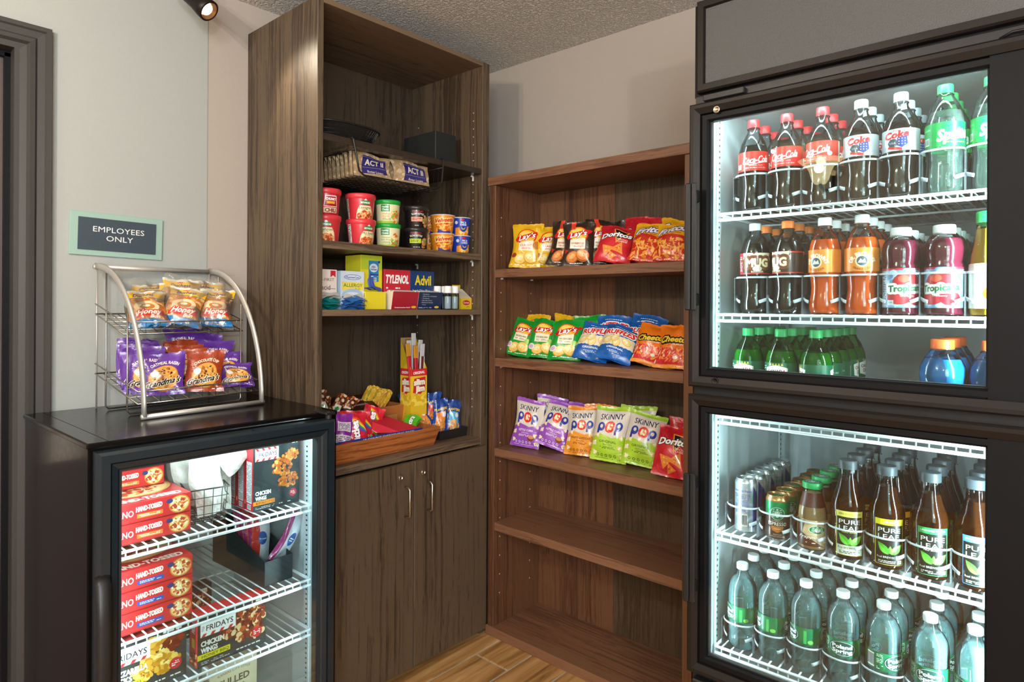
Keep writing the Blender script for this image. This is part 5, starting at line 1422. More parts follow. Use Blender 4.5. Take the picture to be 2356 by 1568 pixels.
fill_lane('frap', 'glass coffee bottle with green lid', 2, 3, -.476, 4, .45, g4, pitch=.068)
fill_lane('tea_z', 'iced tea bottle with pale yellow label', 3, 3, -.400, 4, .36, g4, jit=.15)
fill_lane('tea_l', 'iced tea bottle with bright yellow label band', 4, 3, -.322, 4, .36, g4, jit=.15)
fill_lane('tea_g', 'iced tea bottle with green label band', 5, 3, -.241, 4, .30, g4, jit=.15)
fill_lane('tea_b', 'iced tea bottle with light blue label band', 6, 3, -.162, 4, .24, g4, jit=.15)
g5 = 'water bottles on the lowest cooler shelf'
for i, (x, rz) in enumerate(((-.642, -.75), (-.566, -1.05), (-.489, -.80), (-.409, .40), (-.327, 1.25), (-.240, .35), (-.163, -.6))):
    fill_lane('water', 'green-labelled water bottle', i, 4, x, 4, rz, g5, jit=1.4)

# clear lane dividers with front hoops
def organiser(sh, xs, y0, label, hz=.088, hoops=True, short=False):
    z = SHZ[sh] + .0024
    t = thing('lane_organiser', label, 'organiser')
    ed = [xs[0] - .040] + [(a + b_) / 2 for a, b_ in zip(xs, xs[1:])] + [xs[-1] + .040]
    for e_ in ed:
        if e_ > -.099: continue
        if short:
            mb = MB()
            pts = [(y0 - .03, 0), (y0 - .01, .030), (y0 + .03, .012), (y0 + .06, .045), (y0 + .10, .02), (y0 + .14, .045), (y0 + .2, .015), (y0 + .4, .015), (y0 + .4, 0)]
            mb.add([(e_ - .0008, p[0], z + p[1]) for p in pts] + [(e_ + .0008, p[0], z + p[1]) for p in pts], [tuple(range(9)), tuple(range(17, 8, -1))] + [(i, (i + 1) % 9, (i + 1) % 9 + 9, i + 9) for i in range(9)])
            mb.recalc = True
            obj('divider', mb, M['divider'], t)
        else:
            obj('divider', MB().box(e_ - .0007, e_ + .0007, y0 - .02, y0 + .44, z, z + .045).box(e_ - .0007, e_ + .0007, y0 - .030, y0 + .012, z, z + hz), M['divider'], t)
    if hoops:
        for x, a, b_ in zip(xs, ed, ed[1:]):
            b_ = min(b_, -.099)
            w = (b_ - a) / 2; cx = (a + b_) / 2
            pts = [(cx + w * math.cos(k), y0 - .012 + .032 * math.sin(k), z + hz) for k in [-PI + PI * q / 12 for q in range(13)]]
            obj('hoop', MB().tube(pts, .0018, 6, flat=(.0024, .0013)), M['hoop'], t)
            pts = [(cx + w * math.cos(k), y0 - .012 + .030 * math.sin(k), z + .030 + .006 * math.cos(2 * k)) for k in [-PI * 0.30 + PI * .30 * q / 6 for q in range(7)]]
            mb = MB().tube(pts, .0018, 6, flat=(.0045, .0008))
            pts = [(cx + w * math.cos(k), y0 - .012 + .030 * math.sin(k), z + .030 + .006 * math.cos(2 * k)) for k in [-PI + PI * .30 * q / 6 for q in range(7)]]
            mb.tube(pts, .0018, 6, flat=(.0045, .0008))
            obj('clip', mb, M['hoop'], t)
    return t
organiser(0, XL, 1.605, 'clear lane dividers with hoops on the top cooler shelf', .088)
organiser(1, XS, 1.605, 'clear lane dividers with hoops on the second cooler shelf', .088)
organiser(2, [-.630, -.550, -.470, -.385, -.306, -.221, -.139], 1.605, 'low notched white dividers on the third cooler shelf', hoops=False, short=True)
organiser(3, [-.634, -.556, -.476, -.400, -.322, -.241, -.162], 1.605, 'clear hoops holding cans and teas on the fourth shelf', .068)
organiser(4, [-.642, -.566, -.489, -.409, -.327, -.240, -.163], 1.605, 'clear hoops around water bottles on the lowest cooler shelf', .064)


# ------------------------------------------------------------------ pillow bags
def bag_mesh(name, w, h, puff, mat, seed, nx=12, ny=16, seal=.05, backmat=None, wr=1.0, slump=0.0):
    g = random.Random(seed)
    mb = MB()
    ph = [g.uniform(0, 6.28) for _ in range(12)]
    fr = [g.uniform(5, 11) for _ in range(6)]

    def P_(u, v, side):
        vv = min(max((v - seal) / (1 - 2 * seal), 0), 1)
        t = math.sin(PI * vv) ** 0.55 if 0 < vv < 1 else 0
        t *= 1 + slump * (0.5 - vv)
        e = (1 - abs(2 * u - 1) ** 2.4) ** 0.7
        d = puff / 2 * t * e
        wd = w * (1 - 0.09 * t)
        x = (u - .5) * wd
        z = v * h
        k = wr * .0034
        d += k * (math.sin(fr[0] * u + ph[0] + 3 * v) * math.exp(-5 * vv) + math.sin(fr[1] * 1.4 * u + ph[1]) * math.exp(-5 * (1 - vv))) * e * 1.8
        d += k * e * (math.sin(7 * u + 9 * v + ph[2]) + math.sin(-8 * u + 6 * v + ph[3])) * .55
        d = max(d, 0)
        y = -side * (d + .0004)
        yo = wr * (.004 * math.sin(5 * u + ph[4]) * (1 - t) + .003 * math.sin(9 * u + ph[5]) * (1 - min(t * 1.5, 1)))
        z += .004 * wr * math.sin(4 * u + ph[6]) * (1 if v > .5 else -.0)
        x += .003 * wr * math.sin(6 * v + ph[7])
        return (x, y + yo, z)

    for side, mi in ((1, 0), (-1, 1)):
        vs = []; uv = []
        vr = [0, seal * .5, seal] + [seal + (1 - 2 * seal) * j / ny for j in range(1, ny)] + [1 - seal, 1 - seal * .5, 1]
        for v in vr:
            for i in range(nx + 1):
                u = i / nx
                p = P_(u, v, side)
                if v in (0, 1): p = (p[0], p[1], p[2] + (.0015 if i % 2 else -.0005) * (1 if v else -0.5))
                vs.append(p); uv.append((u if side == 1 else 1 - u, v))
        n = nx + 1
        fs = []
        for j in range(len(vr) - 1):
            for i in range(nx):
                q = (j * n + i, j * n + i + 1, (j + 1) * n + i + 1, (j + 1) * n + i)
                fs.append(q if side == 1 else q[::-1])
        mb.add(vs, fs, mi if backmat else 0, uv, True)
    me = mb.mesh(name, [mat, backmat] if backmat else [mat])
    return me


def bag(name, label, cat, group, art_, loc, w, h, puff, rot, seed, **k):
    """rot = (lean back deg, sideways tilt deg, turn deg)"""
    me = bag_mesh(name, w, h, puff, ART[art_] if isinstance(art_, str) else art_, seed, **k)
    lean, roll, turn = (R_(a) for a in rot)
    o = link(name, me, None)
    mt = Matrix.Rotation(turn, 4, 'Z') @ Matrix.Rotation(-lean, 4, 'X') @ Matrix.Rotation(roll, 4, 'Y')
    o.matrix_world = Matrix.Translation(Vector(loc)) @ mt
    zmin = min((o.matrix_world @ v.co).z for v in me.vertices)
    o.location.z += loc[2] - zmin + 0.0004
    tag(o, label, cat, group)
    return o


Z1, Z2, Z3 = 1.452, 1.101, 0.744
gA, gB, gC = 'chip bags on the upper bookcase shelf', 'chip bags on the second bookcase shelf', 'popcorn bags on the third bookcase shelf'
CB = lambda *a, **k: bag('chip_bag', *a, **k)
CB('yellow chip bag at the left end, upper bookcase shelf', 'bag', gA, 'chips_yellow', (-1.645, 1.928, Z1), .128, .178, .05, (10, 3, 26), 1)
CB('yellow chip bag tucked behind the front yellow one', 'bag', gA, 'chips_yellow', (-1.578, 1.985, Z1), .12, .165, .05, (6, 5, 48), 2)
CB('black barbecue chip bag beside the yellow bags', 'bag', gA, 'chips_black', (-1.478, 1.945, Z1), .125, .172, .045, (14, 6, 20), 3)
CB('black barbecue chip bag standing in front of its neighbours', 'bag', gA, 'chips_black', (-1.390, 1.925, Z1), .122, .165, .05, (10, 1, 24), 4)
CB('black chip bag turned sideways behind the front black one', 'bag', gA, 'chips_black', (-1.335, 1.995, Z1), .12, .172, .045, (8, 2, 50), 5)
CB('black chip bag at the back beside the red ones', 'bag', gA, 'chips_black', (-1.345, 2.075, Z1), .125, .178, .045, (8, 0, 5), 6)
CB('red nacho chip bag at the front, upper bookcase shelf', 'bag', gA, 'nacho_red', (-1.238, 1.918, Z1), .132, .150, .05, (30, 5, 22), 7)
CB('red nacho chip bag standing behind the front red one', 'bag', gA, 'nacho_red', (-1.190, 2.02, Z1), .135, .180, .045, (14, 2, 18), 8)
CB('yellow and red corn chip bag next to the red nacho bag', 'bag', gA, 'corn_chips', (-1.108, 1.918, Z1), .128, .148, .05, (28, 9, 18), 9)
CB('yellow and red corn chip bag at the right end, upper bookcase shelf', 'bag', gA, 'corn_chips', (-1.022, 1.918, Z1), .128, .145, .05, (28, 4, 8), 10)
CB('corn chip bag half hidden between the two front corn chip bags', 'bag', gA, 'corn_chips', (-1.060, 1.995, Z1), .128, .155, .045, (20, 8, 10), 11)
CB('green chip bag at the left end, second bookcase shelf', 'bag', gB, 'chips_green', (-1.700, 1.945, Z2), .13, .158, .05, (24, 9, 12), 12)
CB('green chip bag in the middle of the green row', 'bag', gB, 'chips_green', (-1.580, 1.948, Z2), .13, .160, .05, (24, 5, 22), 13)
CB('green chip bag next to the blue ridged chips', 'bag', gB, 'chips_green', (-1.470, 1.955, Z2), .132, .160, .05, (22, 2, 24), 14)
CB('yellow chip bag peeking over the leftmost green bag', 'bag', gB, 'chips_yellow', (-1.700, 2.04, Z2), .125, .170, .045, (14, 3, 10), 15)
CB('yellow chip bag peeking over the middle green bag', 'bag', gB, 'chips_yellow', (-1.555, 2.045, Z2), .125, .170, .045, (14, 4, 8), 16)
CB('green chip bag at the back behind the third green one', 'bag', gB, 'chips_green', (-1.430, 2.045, Z2), .13, .172, .045, (12, 0, 16), 17)
CB('blue ridged chip bag lying against the green bags', 'bag', gB, 'ridged_blue', (-1.352, 1.945, Z2), .135, .160, .045, (34, 8, 18), 18)
CB('blue ridged chip bag in front of the other blue ones', 'bag', gB, 'ridged_blue', (-1.243, 1.925, Z2), .135, .150, .05, (38, 14, 20), 19)
CB('blue ridged chip bag at the back left of the blue group', 'bag', gB, 'ridged_blue', (-1.318, 2.035, Z2), .135, .172, .045, (16, 2, 14), 20)
CB('blue ridged chip bag at the back right, tilted right', 'bag', gB, 'ridged_blue', (-1.208, 2.035, Z2), .135, .168, .045, (18, 14, 14), 21)
CB('blue ridged chip bag leaning in the middle of the group', 'bag', gB, 'ridged_blue', (-1.190, 1.985, Z2), .13, .158, .04, (28, 14, 18), 22)
CB('orange cheese puff bag beside the blue chips', 'bag', gB, 'cheese_orange', (-1.110, 1.938, Z2), .125, .150, .05, (26, 10, 14), 23)
CB('orange cheese puff bag at the right end of its shelf', 'bag', gB, 'cheese_orange', (-1.012, 1.926, Z2), .125, .152, .05, (26, 2, 8), 24)
PB = lambda *a, **k: bag('popcorn_bag', *a, **k)
PB('purple popcorn bag at the left end, third bookcase shelf', 'bag', gC, 'popcorn_purple', (-1.655, 1.945, Z3), .128, .190, .05, (14, 4, 18), 31)
PB('purple popcorn bag behind the leftmost purple one', 'bag', gC, 'popcorn_purple', (-1.620, 2.04, Z3), .128, .192, .045, (8, 6, 30), 32)
PB('purple popcorn bag slumped against the orange one', 'bag', gC, 'popcorn_purple', (-1.548, 1.965, Z3), .13, .180, .05, (24, 15, 24), 33)
PB('purple popcorn bag mostly hidden by the slumped one', 'bag', gC, 'popcorn_purple', (-1.490, 2.035, Z3), .13, .178, .045, (20, 10, 20), 34)
PB('orange cheddar popcorn bag in the middle of the shelf', 'bag', gC, 'popcorn_orange', (-1.415, 1.985, Z3), .128, .185, .05, (14, 1, 18), 35)
PB('orange popcorn bag hidden behind the front orange one', 'bag', gC, 'popcorn_orange', (-1.375, 2.06, Z3), .128, .185, .045, (8, 0, 24), 36)
PB('green popcorn bag next to the orange one', 'bag', gC, 'popcorn_green', (-1.283, 1.968, Z3), .135, .198, .055, (14, 4, 18), 37)
PB('green popcorn bag hidden behind the taller green one', 'bag', gC, 'popcorn_green', (-1.225, 2.05, Z3), .135, .198, .045, (8, 4, 18), 38)
PB('green popcorn bag beside the red nacho bags', 'bag', gC, 'popcorn_green', (-1.158, 1.975, Z3), .135, .186, .055, (18, 7, 18), 39)
CB('red nacho chip bag at the right end, third bookcase shelf', 'bag', gC, 'nacho_red', (-1.014, 1.925, Z3), .13, .165, .05, (22, 5, 14), 40)
CB('red nacho chip bag behind the one at the right end', 'bag', gC, 'nacho_red', (-1.014, 2.02, Z3), .125, .185, .045, (10, 2, 14), 41)

# ------------------------------------------------------------------ microwave bowls on the tall cabinet
def make_bowl(name, art_, lid, r0, r1, h, lh, group, label, loc, rz):
    t = thing(name, label, 'cup', loc, (0, 0, rz), group)
    obj('cup_body', MB().lathe([(r0 * .96, 0), (r0, .003), (r1, h - lh), ], 32, capb=True, capt=not lid, uvz=(0, h - lh)), ART[art_], t)
    if lid:
        obj('lid', MB().lathe([(r1 * 1.0, h - lh - .003), (r1 * 1.06, h - lh), (r1 * 1.07, h - .003), (r1 * 1.02, h), (r1 * .9, h - .002), (0, h - .002)], 32), lid, t)
    else:
        obj('rim', MB().lathe([(r1 * 1.0, h - lh), (r1 * 1.06, h - lh + .001), (r1 * 1.06, h - .001), (r1, h), (0, h - .001)], 32), M['whitepl'], t)
    return t


ZS = 1.513 + .0003
lred = plain('lid_red', 'd63a44', .35); lgr = plain('lid_green', '1f9a3c', .35); lbk = plain('lid_black', '2a2725', .3)
gb = 'microwave bowls on the tall cabinet shelf'
rz0 = 0.95
HB = .0865
MBW = lambda *a: make_bowl('microwave_bowl', *a)
MBW('bowl_pasta', lred, .040, .0465, HB, .015, gb, 'red bowl under the chili bowl, left end of the shelf', (-1.868, 1.180, ZS), rz0 - .1)
MBW('bowl_chili', lred, .040, .0465, HB, .015, gb, 'dark red chili bowl stacked on top at the left end', (-1.868, 1.180, ZS + HB), rz0 + .25)
MBW('bowl_pasta', lred, .040, .0465, HB, .015, gb, 'lower red bowl standing behind the two left front stacks', (-1.965, 1.215, ZS), rz0 + .3)
MBW('bowl_ravioli', lred, .040, .0465, HB, .015, gb, 'upper red bowl standing behind the two left front stacks', (-1.965, 1.215, ZS + HB), rz0 + .2)
MBW('bowl_ravioli', lred, .041, .0485, HB, .015, gb, 'red ravioli bowl under the lasagna bowl', (-1.868, 1.318, ZS), rz0 + .42)
MBW('bowl_lasagna', lred, .041, .0485, HB, .015, gb, 'red lasagna bowl with red lid, top of second stack', (-1.868, 1.316, ZS + HB), rz0 + .18)
MBW('bowl_healthy_b', lgr, .0385, .0430, .083, .013, gb, 'cream bowl with green lid, lower of the two', (-1.868, 1.434, ZS), rz0 - .05)
MBW('bowl_healthy_a', lgr, .0385, .0430, .083, .013, gb, 'cream bowl with green lid, upper of the two', (-1.868, 1.432, ZS + .083), rz0 + .0)
MBW('bowl_kettle_b', lbk, .0415, .0455, .080, .012, gb, 'black soup bowl with lime label strip', (-1.868, 1.562, ZS), rz0 - .05)
MBW('bowl_kettle_a', lbk, .0415, .0455, .080, .012, gb, 'black soup bowl with pink label strip, stacked on top', (-1.868, 1.564, ZS + .080), rz0 + .05)
MBW('bowl_cheese_orange', None, .038, .0465, .0715, .0035, gb, 'orange cheese pasta cup, lower of the front pair', (-1.868, 1.694, ZS), rz0 + .15)
MBW('bowl_cheese_orange', None, .038, .0465, .0715, .0035, gb, 'orange cheese pasta cup, upper of the front pair', (-1.868, 1.696, ZS + .0715), rz0 + .05)
MBW('bowl_cheese_orange', None, .038, .0465, .0715, .0035, gb, 'orange cup behind, lower, beside the black soup bowls', (-1.962, 1.700, ZS), rz0 + .9)
MBW('bowl_cheese_orange', None, .038, .0465, .0715, .0035, gb, 'orange cup behind, upper, beside the black soup bowls', (-1.962, 1.700, ZS + .0715), rz0 + .8)
MBW('bowl_mac_blue', None, .0345, .0405, .0715, .0035, gb, 'blue macaroni cup at the right end, lower', (-1.868, 1.792, ZS), rz0 + .2)
MBW('bowl_mac_blue', None, .0345, .0405, .0715, .0035, gb, 'blue macaroni cup at the right end, upper', (-1.868, 1.792, ZS + .0715), rz0 + .05)


# ------------------------------------------------------------------ cartons
def carton(name, label, cat, group, dims, loc, rz, front, side=None, top=None, base='e0dcd4', rot=None):
    """local: front faces +x, width along y; dims (depth, width, height); origin at base centre of front face"""
    d_, w_, h_ = dims
    bm_ = plain('carton_' + name + '_%d' % len(bpy.data.materials), base, .5)
    t = link(name, None, None, loc, rot or (0, 0, rz)); tag(t, label, cat, group)
    obj('carton_body', MB().bbox(-d_, 0, -w_ / 2, w_ / 2, 0, h_, .0007), bm_, t)
    e = .0004
    obj('front_print', MB().quad([(e, -w_ / 2 + e, e), (e, w_ / 2 - e, e), (e, w_ / 2 - e, h_ - e), (e, -w_ / 2 + e, h_ - e)]), ART[front], t)
    if side: obj('side_print', MB().quad([(-d_ + e, -w_ / 2 - e, e), (-e, -w_ / 2 - e, e), (-e, -w_ / 2 - e, h_ - e), (-d_ + e, -w_ / 2 - e, h_ - e)]), ART[side], t)
    if top: obj('top_print', MB().quad([(-e, -w_ / 2 + e, h_ + e), (-e, w_ / 2 - e, h_ + e), (-d_ + e, w_ / 2 - e, h_ + e), (-d_ + e, -w_ / 2 + e, h_ + e)]), ART[top], t)
    return t


ZM = 1.2925 + .0003
gm = 'medicine boxes on the tall cabinet shelf'
def sachets(name, label, mats, loc, n, w, h, seed, grp, lean=25):
    g = random.Random(seed)
    for i in range(n):
        bag(name, label + ', ' + ('topmost', 'second', 'third', 'fourth')[i] + ' from the top', 'sachet', grp, mats[i % len(mats)], (loc[0] - .006 * i + .0, loc[1] + g.uniform(-.004, .004), loc[2] + .028 - .009 * i), w, h, .006, (60 - i * 6, g.uniform(-8, 8), 65 + g.uniform(-10, 10)), seed + i, nx=6, ny=6)
carton('medicine_box', 'white and teal antacid box at the left end of the shelf', 'box', gm, (.10, .092, .132), (-1.862, 1.173, ZM), 0, 'box_antacid')
carton('medicine_box', 'pale blue allergy box beside the antacid box', 'box', gm, (.09, .098, .130), (-1.862, 1.281, ZM), .06, 'box_allergy', base='b9cde2')
carton('medicine_box', 'tall yellow and lime seltzer box', 'box', gm, (.09, .092, .190), (-1.880, 1.372, ZM), .03, 'box_seltzer', base='d9d02e')
m_teal = plain('sachet_teal', '15807c', .3, coat=.3); m_blue = plain('sachet_blue', '2f62a8', .3, coat=.3); m_sil = plain('sachet_silver', 'd6d2ca', .3, metal=.3); m_wb = plain('sachet_white_blue', '4258a8', .35)
def sachet(label, mat, loc, w, h, rot, seed): bag('sachet', label, 'sachet', 'loose sachets in front of the medicine boxes', mat, loc, w, h, .008, rot, seed, nx=6, ny=6, wr=.8)
for i, (m_, dz, dx) in enumerate(((m_teal, 0, 0), (m_teal, .009, .004), (m_teal, .018, .0), (m_sil, .030, -.006), (m_sil, .040, -.012))):
    sachet(('lowest teal sachet by the antacid box', 'middle teal sachet by the antacid box', 'upper teal sachet by the antacid box', 'silver sachet above the teal ones', 'silver sachet leaning on the antacid box')[i], m_, (-1.838 + dx, 1.172 + .003 * i, ZM + dz), .086, .05, (66 - 3 * i, 0, 88), 100 + i)
for i, (m_, dz, dx) in enumerate(((m_blue, 0, 0), (m_blue, .010, .002), (m_blue, .020, .0), (m_sil, .034, -.010))):
    sachet(('lowest blue sachet by the allergy box', 'middle blue sachet by the allergy box', 'upper blue sachet by the allergy box', 'silver sachet in the allergy box mouth')[i], m_, (-1.840 + dx, 1.274 + .003 * i, ZM + dz), .09, .05, (60 - 3 * i, 0, 92), 110 + i)
sachet('blue and white seltzer sachet lying on the dispenser lip', m_wb, (-1.862, 1.368, ZM + .064), .07, .036, (70, 6, 82), 120)
sachet('blue and white seltzer sachet standing in the slot', m_wb, (-1.872, 1.368, ZM + .072), .028, .052, (14, 0, 88), 121)
lip = tag(obj('dispenser_lip', MB().bbox(-1.879, -1.856, 1.328, 1.417, ZM + .056, ZM + .062, .001).bbox(-1.860, -1.856, 1.328, 1.417, ZM, ZM + .058, .001), plain('lip_yellow', 'e3cf2c', .5)), 'yellow lower tray of the seltzer dispenser', 'tray')
def dispenser(label, y, fr, tr, base, bl):
    t = carton('medicine_dispenser', label, 'box', gm, (.085, .118, .145), (-1.885, y, ZM), 0, fr, base=base)
    w_ = .118
    mb = MB()
    A_ = [(.0, 0), (.040, 0), (.052, .064), (.0, .064)]
    vs = [(x, -w_ / 2, z) for x, z in A_] + [(x, w_ / 2, z) for x, z in A_]
    mb.add(vs, [(0, 1, 2, 3), (7, 6, 5, 4), (0, 4, 5, 1), (3, 2, 6, 7)], 0)
    mb.add([vs[1], vs[5], vs[6], vs[2]], [(0, 1, 2, 3)], 1, [(0, 0), (1, 0), (1, 1), (0, 1)])
    obj('lower_tray', mb, [plain('tray_board_' + fr, 'e2d3bb', .6), ART[tr]], t)
    obj('sachet_row', MB().bbox(.006, .022, -w_ / 2 + .006, w_ / 2 - .006, .045, .070, .002).bbox(.026, .042, -w_ / 2 + .008, w_ / 2 - .01, .045, .068, .002), m_sil, t)
dispenser('red painkiller dispenser box with open lower tray', 1.4905, 'box_red_painkiller', 'tray_red', 'c9303c', 0)
dispenser('navy painkiller dispenser box with open lower tray', 1.6095, 'box_navy_painkiller', 'tray_navy', '1b3f74', 1)
# small clear bottles
S['mini'] = [(.015, 0), (.0165, .003), (.0165, .055), (.014, .062), (.014, .066)]
M['gel'] = clearmat('clear_gel', 'f4fafc', refl=.2, rough=.05, diffuse='cfdfe8', dmix=.45)
mk('mini', 'sanitizer_bottle', 'mini', 'pet', 'gel', .050, None, None, 'cap_white', .024, .0155, 'small clear gel bottle with white cap')
gsm = 'small clear gel bottles beside the dispensers'
for i, (x, y) in enumerate(((-1.840, 1.700), (-1.838, 1.735), (-1.872, 1.716), (-1.870, 1.752), (-1.885, 1.685), (-1.905, 1.735))):
    lab = ('front left small gel bottle with white cap', 'front right small gel bottle with white cap', 'second-row left small gel bottle', 'second-row right small gel bottle', 'small gel bottle against the navy dispenser', 'rearmost small gel bottle')[i]
    if i == 0:
        BOT['mini'].location = (x, y, ZM); BOT['mini']['label'] = lab; BOT['mini']['group'] = gsm
    else: dup(BOT['mini'], (x, y, ZM), None, lab, gsm)
bm_t = thing('lip_balm_box', 'small yellow lip balm display box, right end of the shelf', 'box', (-1.850, 1.809, ZM))
mb = MB(); A_ = [(0, 0), (0, .044), (-.055, .082), (-.055, 0)]
vs = [(x, -.03, z) for x, z in A_] + [(x, .03, z) for x, z in A_]
mb.add(vs, [(0, 1, 2, 3), (7, 6, 5, 4), (3, 2, 6, 7), (0, 3, 7, 4)], 0); mb.add([vs[1], vs[5], vs[6], vs[2]], [(0, 1, 2, 3)], 1)
obj('carton_body', mb, [plain('balm_yellow', 'eac41e', .5), plain('balm_card', 'ece2cc', .6)], bm_t)
obj('front_print', MB().quad([(.0005, -.03, 0), (.0005, .03, 0), (.0005, .03, .044), (.0005, -.03, .044)], uv=((0, .1), (1, .1), (1, .85), (0, .85))), ART['box_balm'], bm_t)
obj('header_card', MB().bbox(-.057, -.055, -.025, .02, .06, .098, .0005), plain('balm_yellow2', 'eac41e', .5), bm_t)

# black box and mesh tray on the upper shelf
ZU = 1.853 + .0003
tag(obj('black_box', MB().bbox(-2.10, -1.905, 1.690, 1.800, ZU, ZU + .140, .0015), plain('matt_black_card', '222423', .55)), 'matt black cardboard box on the upper black shelf', 'box')
tr = thing('mesh_tray', 'black oval mesh tray on the upper black shelf', 'tray', (-1.955, 1.275, ZU))
def sup(a, b_, z, n=40, e=2.6):
    return [(a * math.copysign(abs(math.cos(t_)) ** (2 / e), math.cos(t_)), b_ * math.copysign(abs(math.sin(t_)) ** (2 / e), math.sin(t_)), z) for t_ in [2 * PI * k / n for k in range(n)]]
obj('rim', MB().tube(sup(.118, .145, .062), .0035, 6, closed=True), M['blackwire'], tr)
mesh_m = clearmat('perforated_black_mesh', '8a8886', refl=0.05, rough=0.4, diffuse='2a2826', dmix=0.62)
mb = MB()
lv = [sup(.118, .145, .062), sup(.104, .131, .040), sup(.090, .115, .014), sup(.080, .104, .0015)]
mb.add([p_ for l_ in lv for p_ in l_], [(a_ * 40 + i_, a_ * 40 + (i_ + 1) % 40, (a_ + 1) * 40 + (i_ + 1) % 40, (a_ + 1) * 40 + i_) for a_ in range(3) for i_ in range(40)] + [tuple(120 + i_ for i_ in range(40))], 0, None, True)
obj('mesh_wall', mb, mesh_m, tr)
mb = MB()
for p_, q_ in zip(sup(.118, .145, .062, 60), sup(.080, .104, .0015, 60)): mb.tube([p_, q_], .0008, 4, caps=False)
for z, q in ((.050, .75), (.038, .62), (.026, .48), (.014, .3)): mb.tube(sup(.080 + .038 * q * 1.05, .104 + .041 * q * 1.05, z, 40), .0008, 4, closed=True)
o = obj('mesh_strands', mb, M['blackwire'], tr); o['kind'] = 'stuff'

# hanging wire basket with popcorn pouches
hb_ = thing('hanging_basket', 'black wire basket hooked under the upper shelf', 'basket')
Y0, Y1, X0, X1, ZB = 1.245, 1.628, -2.12, -1.802, 1.740
for i in (0,):
    pts = [(X1 - .06, Y0 - .012, 1.8570), (X1 + .006, Y0 - .012, 1.8570), (X1 + .008, Y0 - .010, 1.85), (X1 + .008, Y0 + .006, 1.78), (X1 + .006, Y0 + .014, ZB + .012), (X1 + .004, Y0 + .035, ZB), (X1 + .004, Y1 - .035, ZB), (X1 + .006, Y1 - .012, ZB + .010), (X1 + .008, Y1 - .004, 1.77), (X1 + .008, Y1 + .004, 1.85), (X1 + .006, Y1 + .004, 1.8570), (X1 - .06, Y1 + .004, 1.8570)]
    obj('hanger', MB().tube(pts, .0034, 8), M['blackwire'], hb_)
wires = []
for yy in (Y0, Y1):
    obj('side_rail', MB().tube([(X1 + .005, yy, 1.822), (X0, yy, 1.822), (X0, yy, ZB)], .002, 6), M['blackwire'], hb_)
obj('back_rail', MB().tube([(X0, Y0, 1.822), (X0, Y1, 1.822)], .002, 6), M['blackwire'], hb_)
me = MB().tube([(0, Y0, 1.822), (0, Y0 + .006, ZB - .001), (0, Y1 - .006, ZB - .001), (0, Y1, 1.822)], .0014, 5).mesh('wire', M['blackwire'])
for i in range(13): link('wire', me, hb_, (X1 - .015 - i * .0245, 0, 0))
me = MB().tube([(X1 + .003, 0, ZB - .003), (X0, 0, ZB - .003), (X0, 0, 1.822)], .0012, 5).mesh('wire', M['blackwire'])
for i in range(15): link('wire', me, hb_, (0, Y0 + .022 + i * .0245, 0))
me_p = None
for col_, (yc, nn) in enumerate(((1.335, 8), (1.515, 8))):
    for i in range(nn):
        pn = 'nearer the glass sign end' 
        lab = 'popcorn pouch in the %s column, %s' % (('left', 'right')[col_], 'at the front with its print showing' if i == 0 else ORD[i] + ' from the front' if i < 7 else 'rearmost')
        bag('popcorn_pouch', lab, 'pouch', 'popcorn pouches in the hanging basket', 'pouch_popcorn', (-1.832 - i * .030, yc + rg.uniform(-.003, .003), ZB + .0012), .165, .086 - .001 * (i % 3), .016, (12, 0, 84 + rg.uniform(-3, 3)), 130 + col_ * 20 + i, nx=8, ny=6, seal=.03)

# ------------------------------------------------------------------ counter trays with sweets
ZQ = .783 + .0004
M['traywood'] = wood('acacia_tray_wood', '5a2e16', '8a4c26', 'b06a38', axis='y', rough=.35, scale=1.4)
def flared(name, label, cx0, cx1, cy0, cy1, z, h, fl, mat, th=.006):
    mb = MB()
    o_b = [(cx0, cy0, 0), (cx1, cy0, 0), (cx1, cy1, 0), (cx0, cy1, 0)]
    o_t = [(cx0 - fl, cy0 - fl, h), (cx1 + fl, cy0 - fl, h), (cx1 + fl, cy1 + fl, h), (cx0 - fl, cy1 + fl, h)]
    i_t = [(cx0 - fl + th, cy0 - fl + th, h), (cx1 + fl - th, cy0 - fl + th, h), (cx1 + fl - th, cy1 + fl - th, h), (cx0 - fl + th, cy1 + fl - th, h)]
    i_b = [(cx0 + th, cy0 + th, th), (cx1 - th, cy0 + th, th), (cx1 - th, cy1 - th, th), (cx0 + th, cy1 - th, th)]
    vs = [(x, y, zz + z) for x, y, zz in o_b + o_t + i_t + i_b]
    fs = [(3, 2, 1, 0), (12, 13, 14, 15)]
    for a_, b_ in ((0, 4), (4, 8), (8, 12)):
        for i in range(4):
            j = (i + 1) % 4
            fs.append((a_ + i, a_ + j, b_ + j, b_ + i))
    mb.add(vs, fs)
    o = obj(name, mb, mat)
    md = o.modifiers.new('bev', 'BEVEL'); md.width = .0018; md.segments = 2; md.limit_method = 'ANGLE'
    tag(o, label, 'tray')
    return o
flared('wooden_tray', 'front reddish wooden tray of sweets on the counter', -1.985, -1.828, 1.145, 1.622, ZQ, .070, .018, M['traywood'])
flared('wooden_tray', 'taller rear wooden tray behind the sweets tray', -2.160, -2.030, 1.155, 1.612, ZQ, .134, .022, M['traywood'])
flared('black_tray', 'low black tray of nut packets beside the wooden tray', -2.12, -1.868, 1.688, 1.832, ZQ, .036, .004, plain('black_tray_plastic', '23211f', .45), .003)
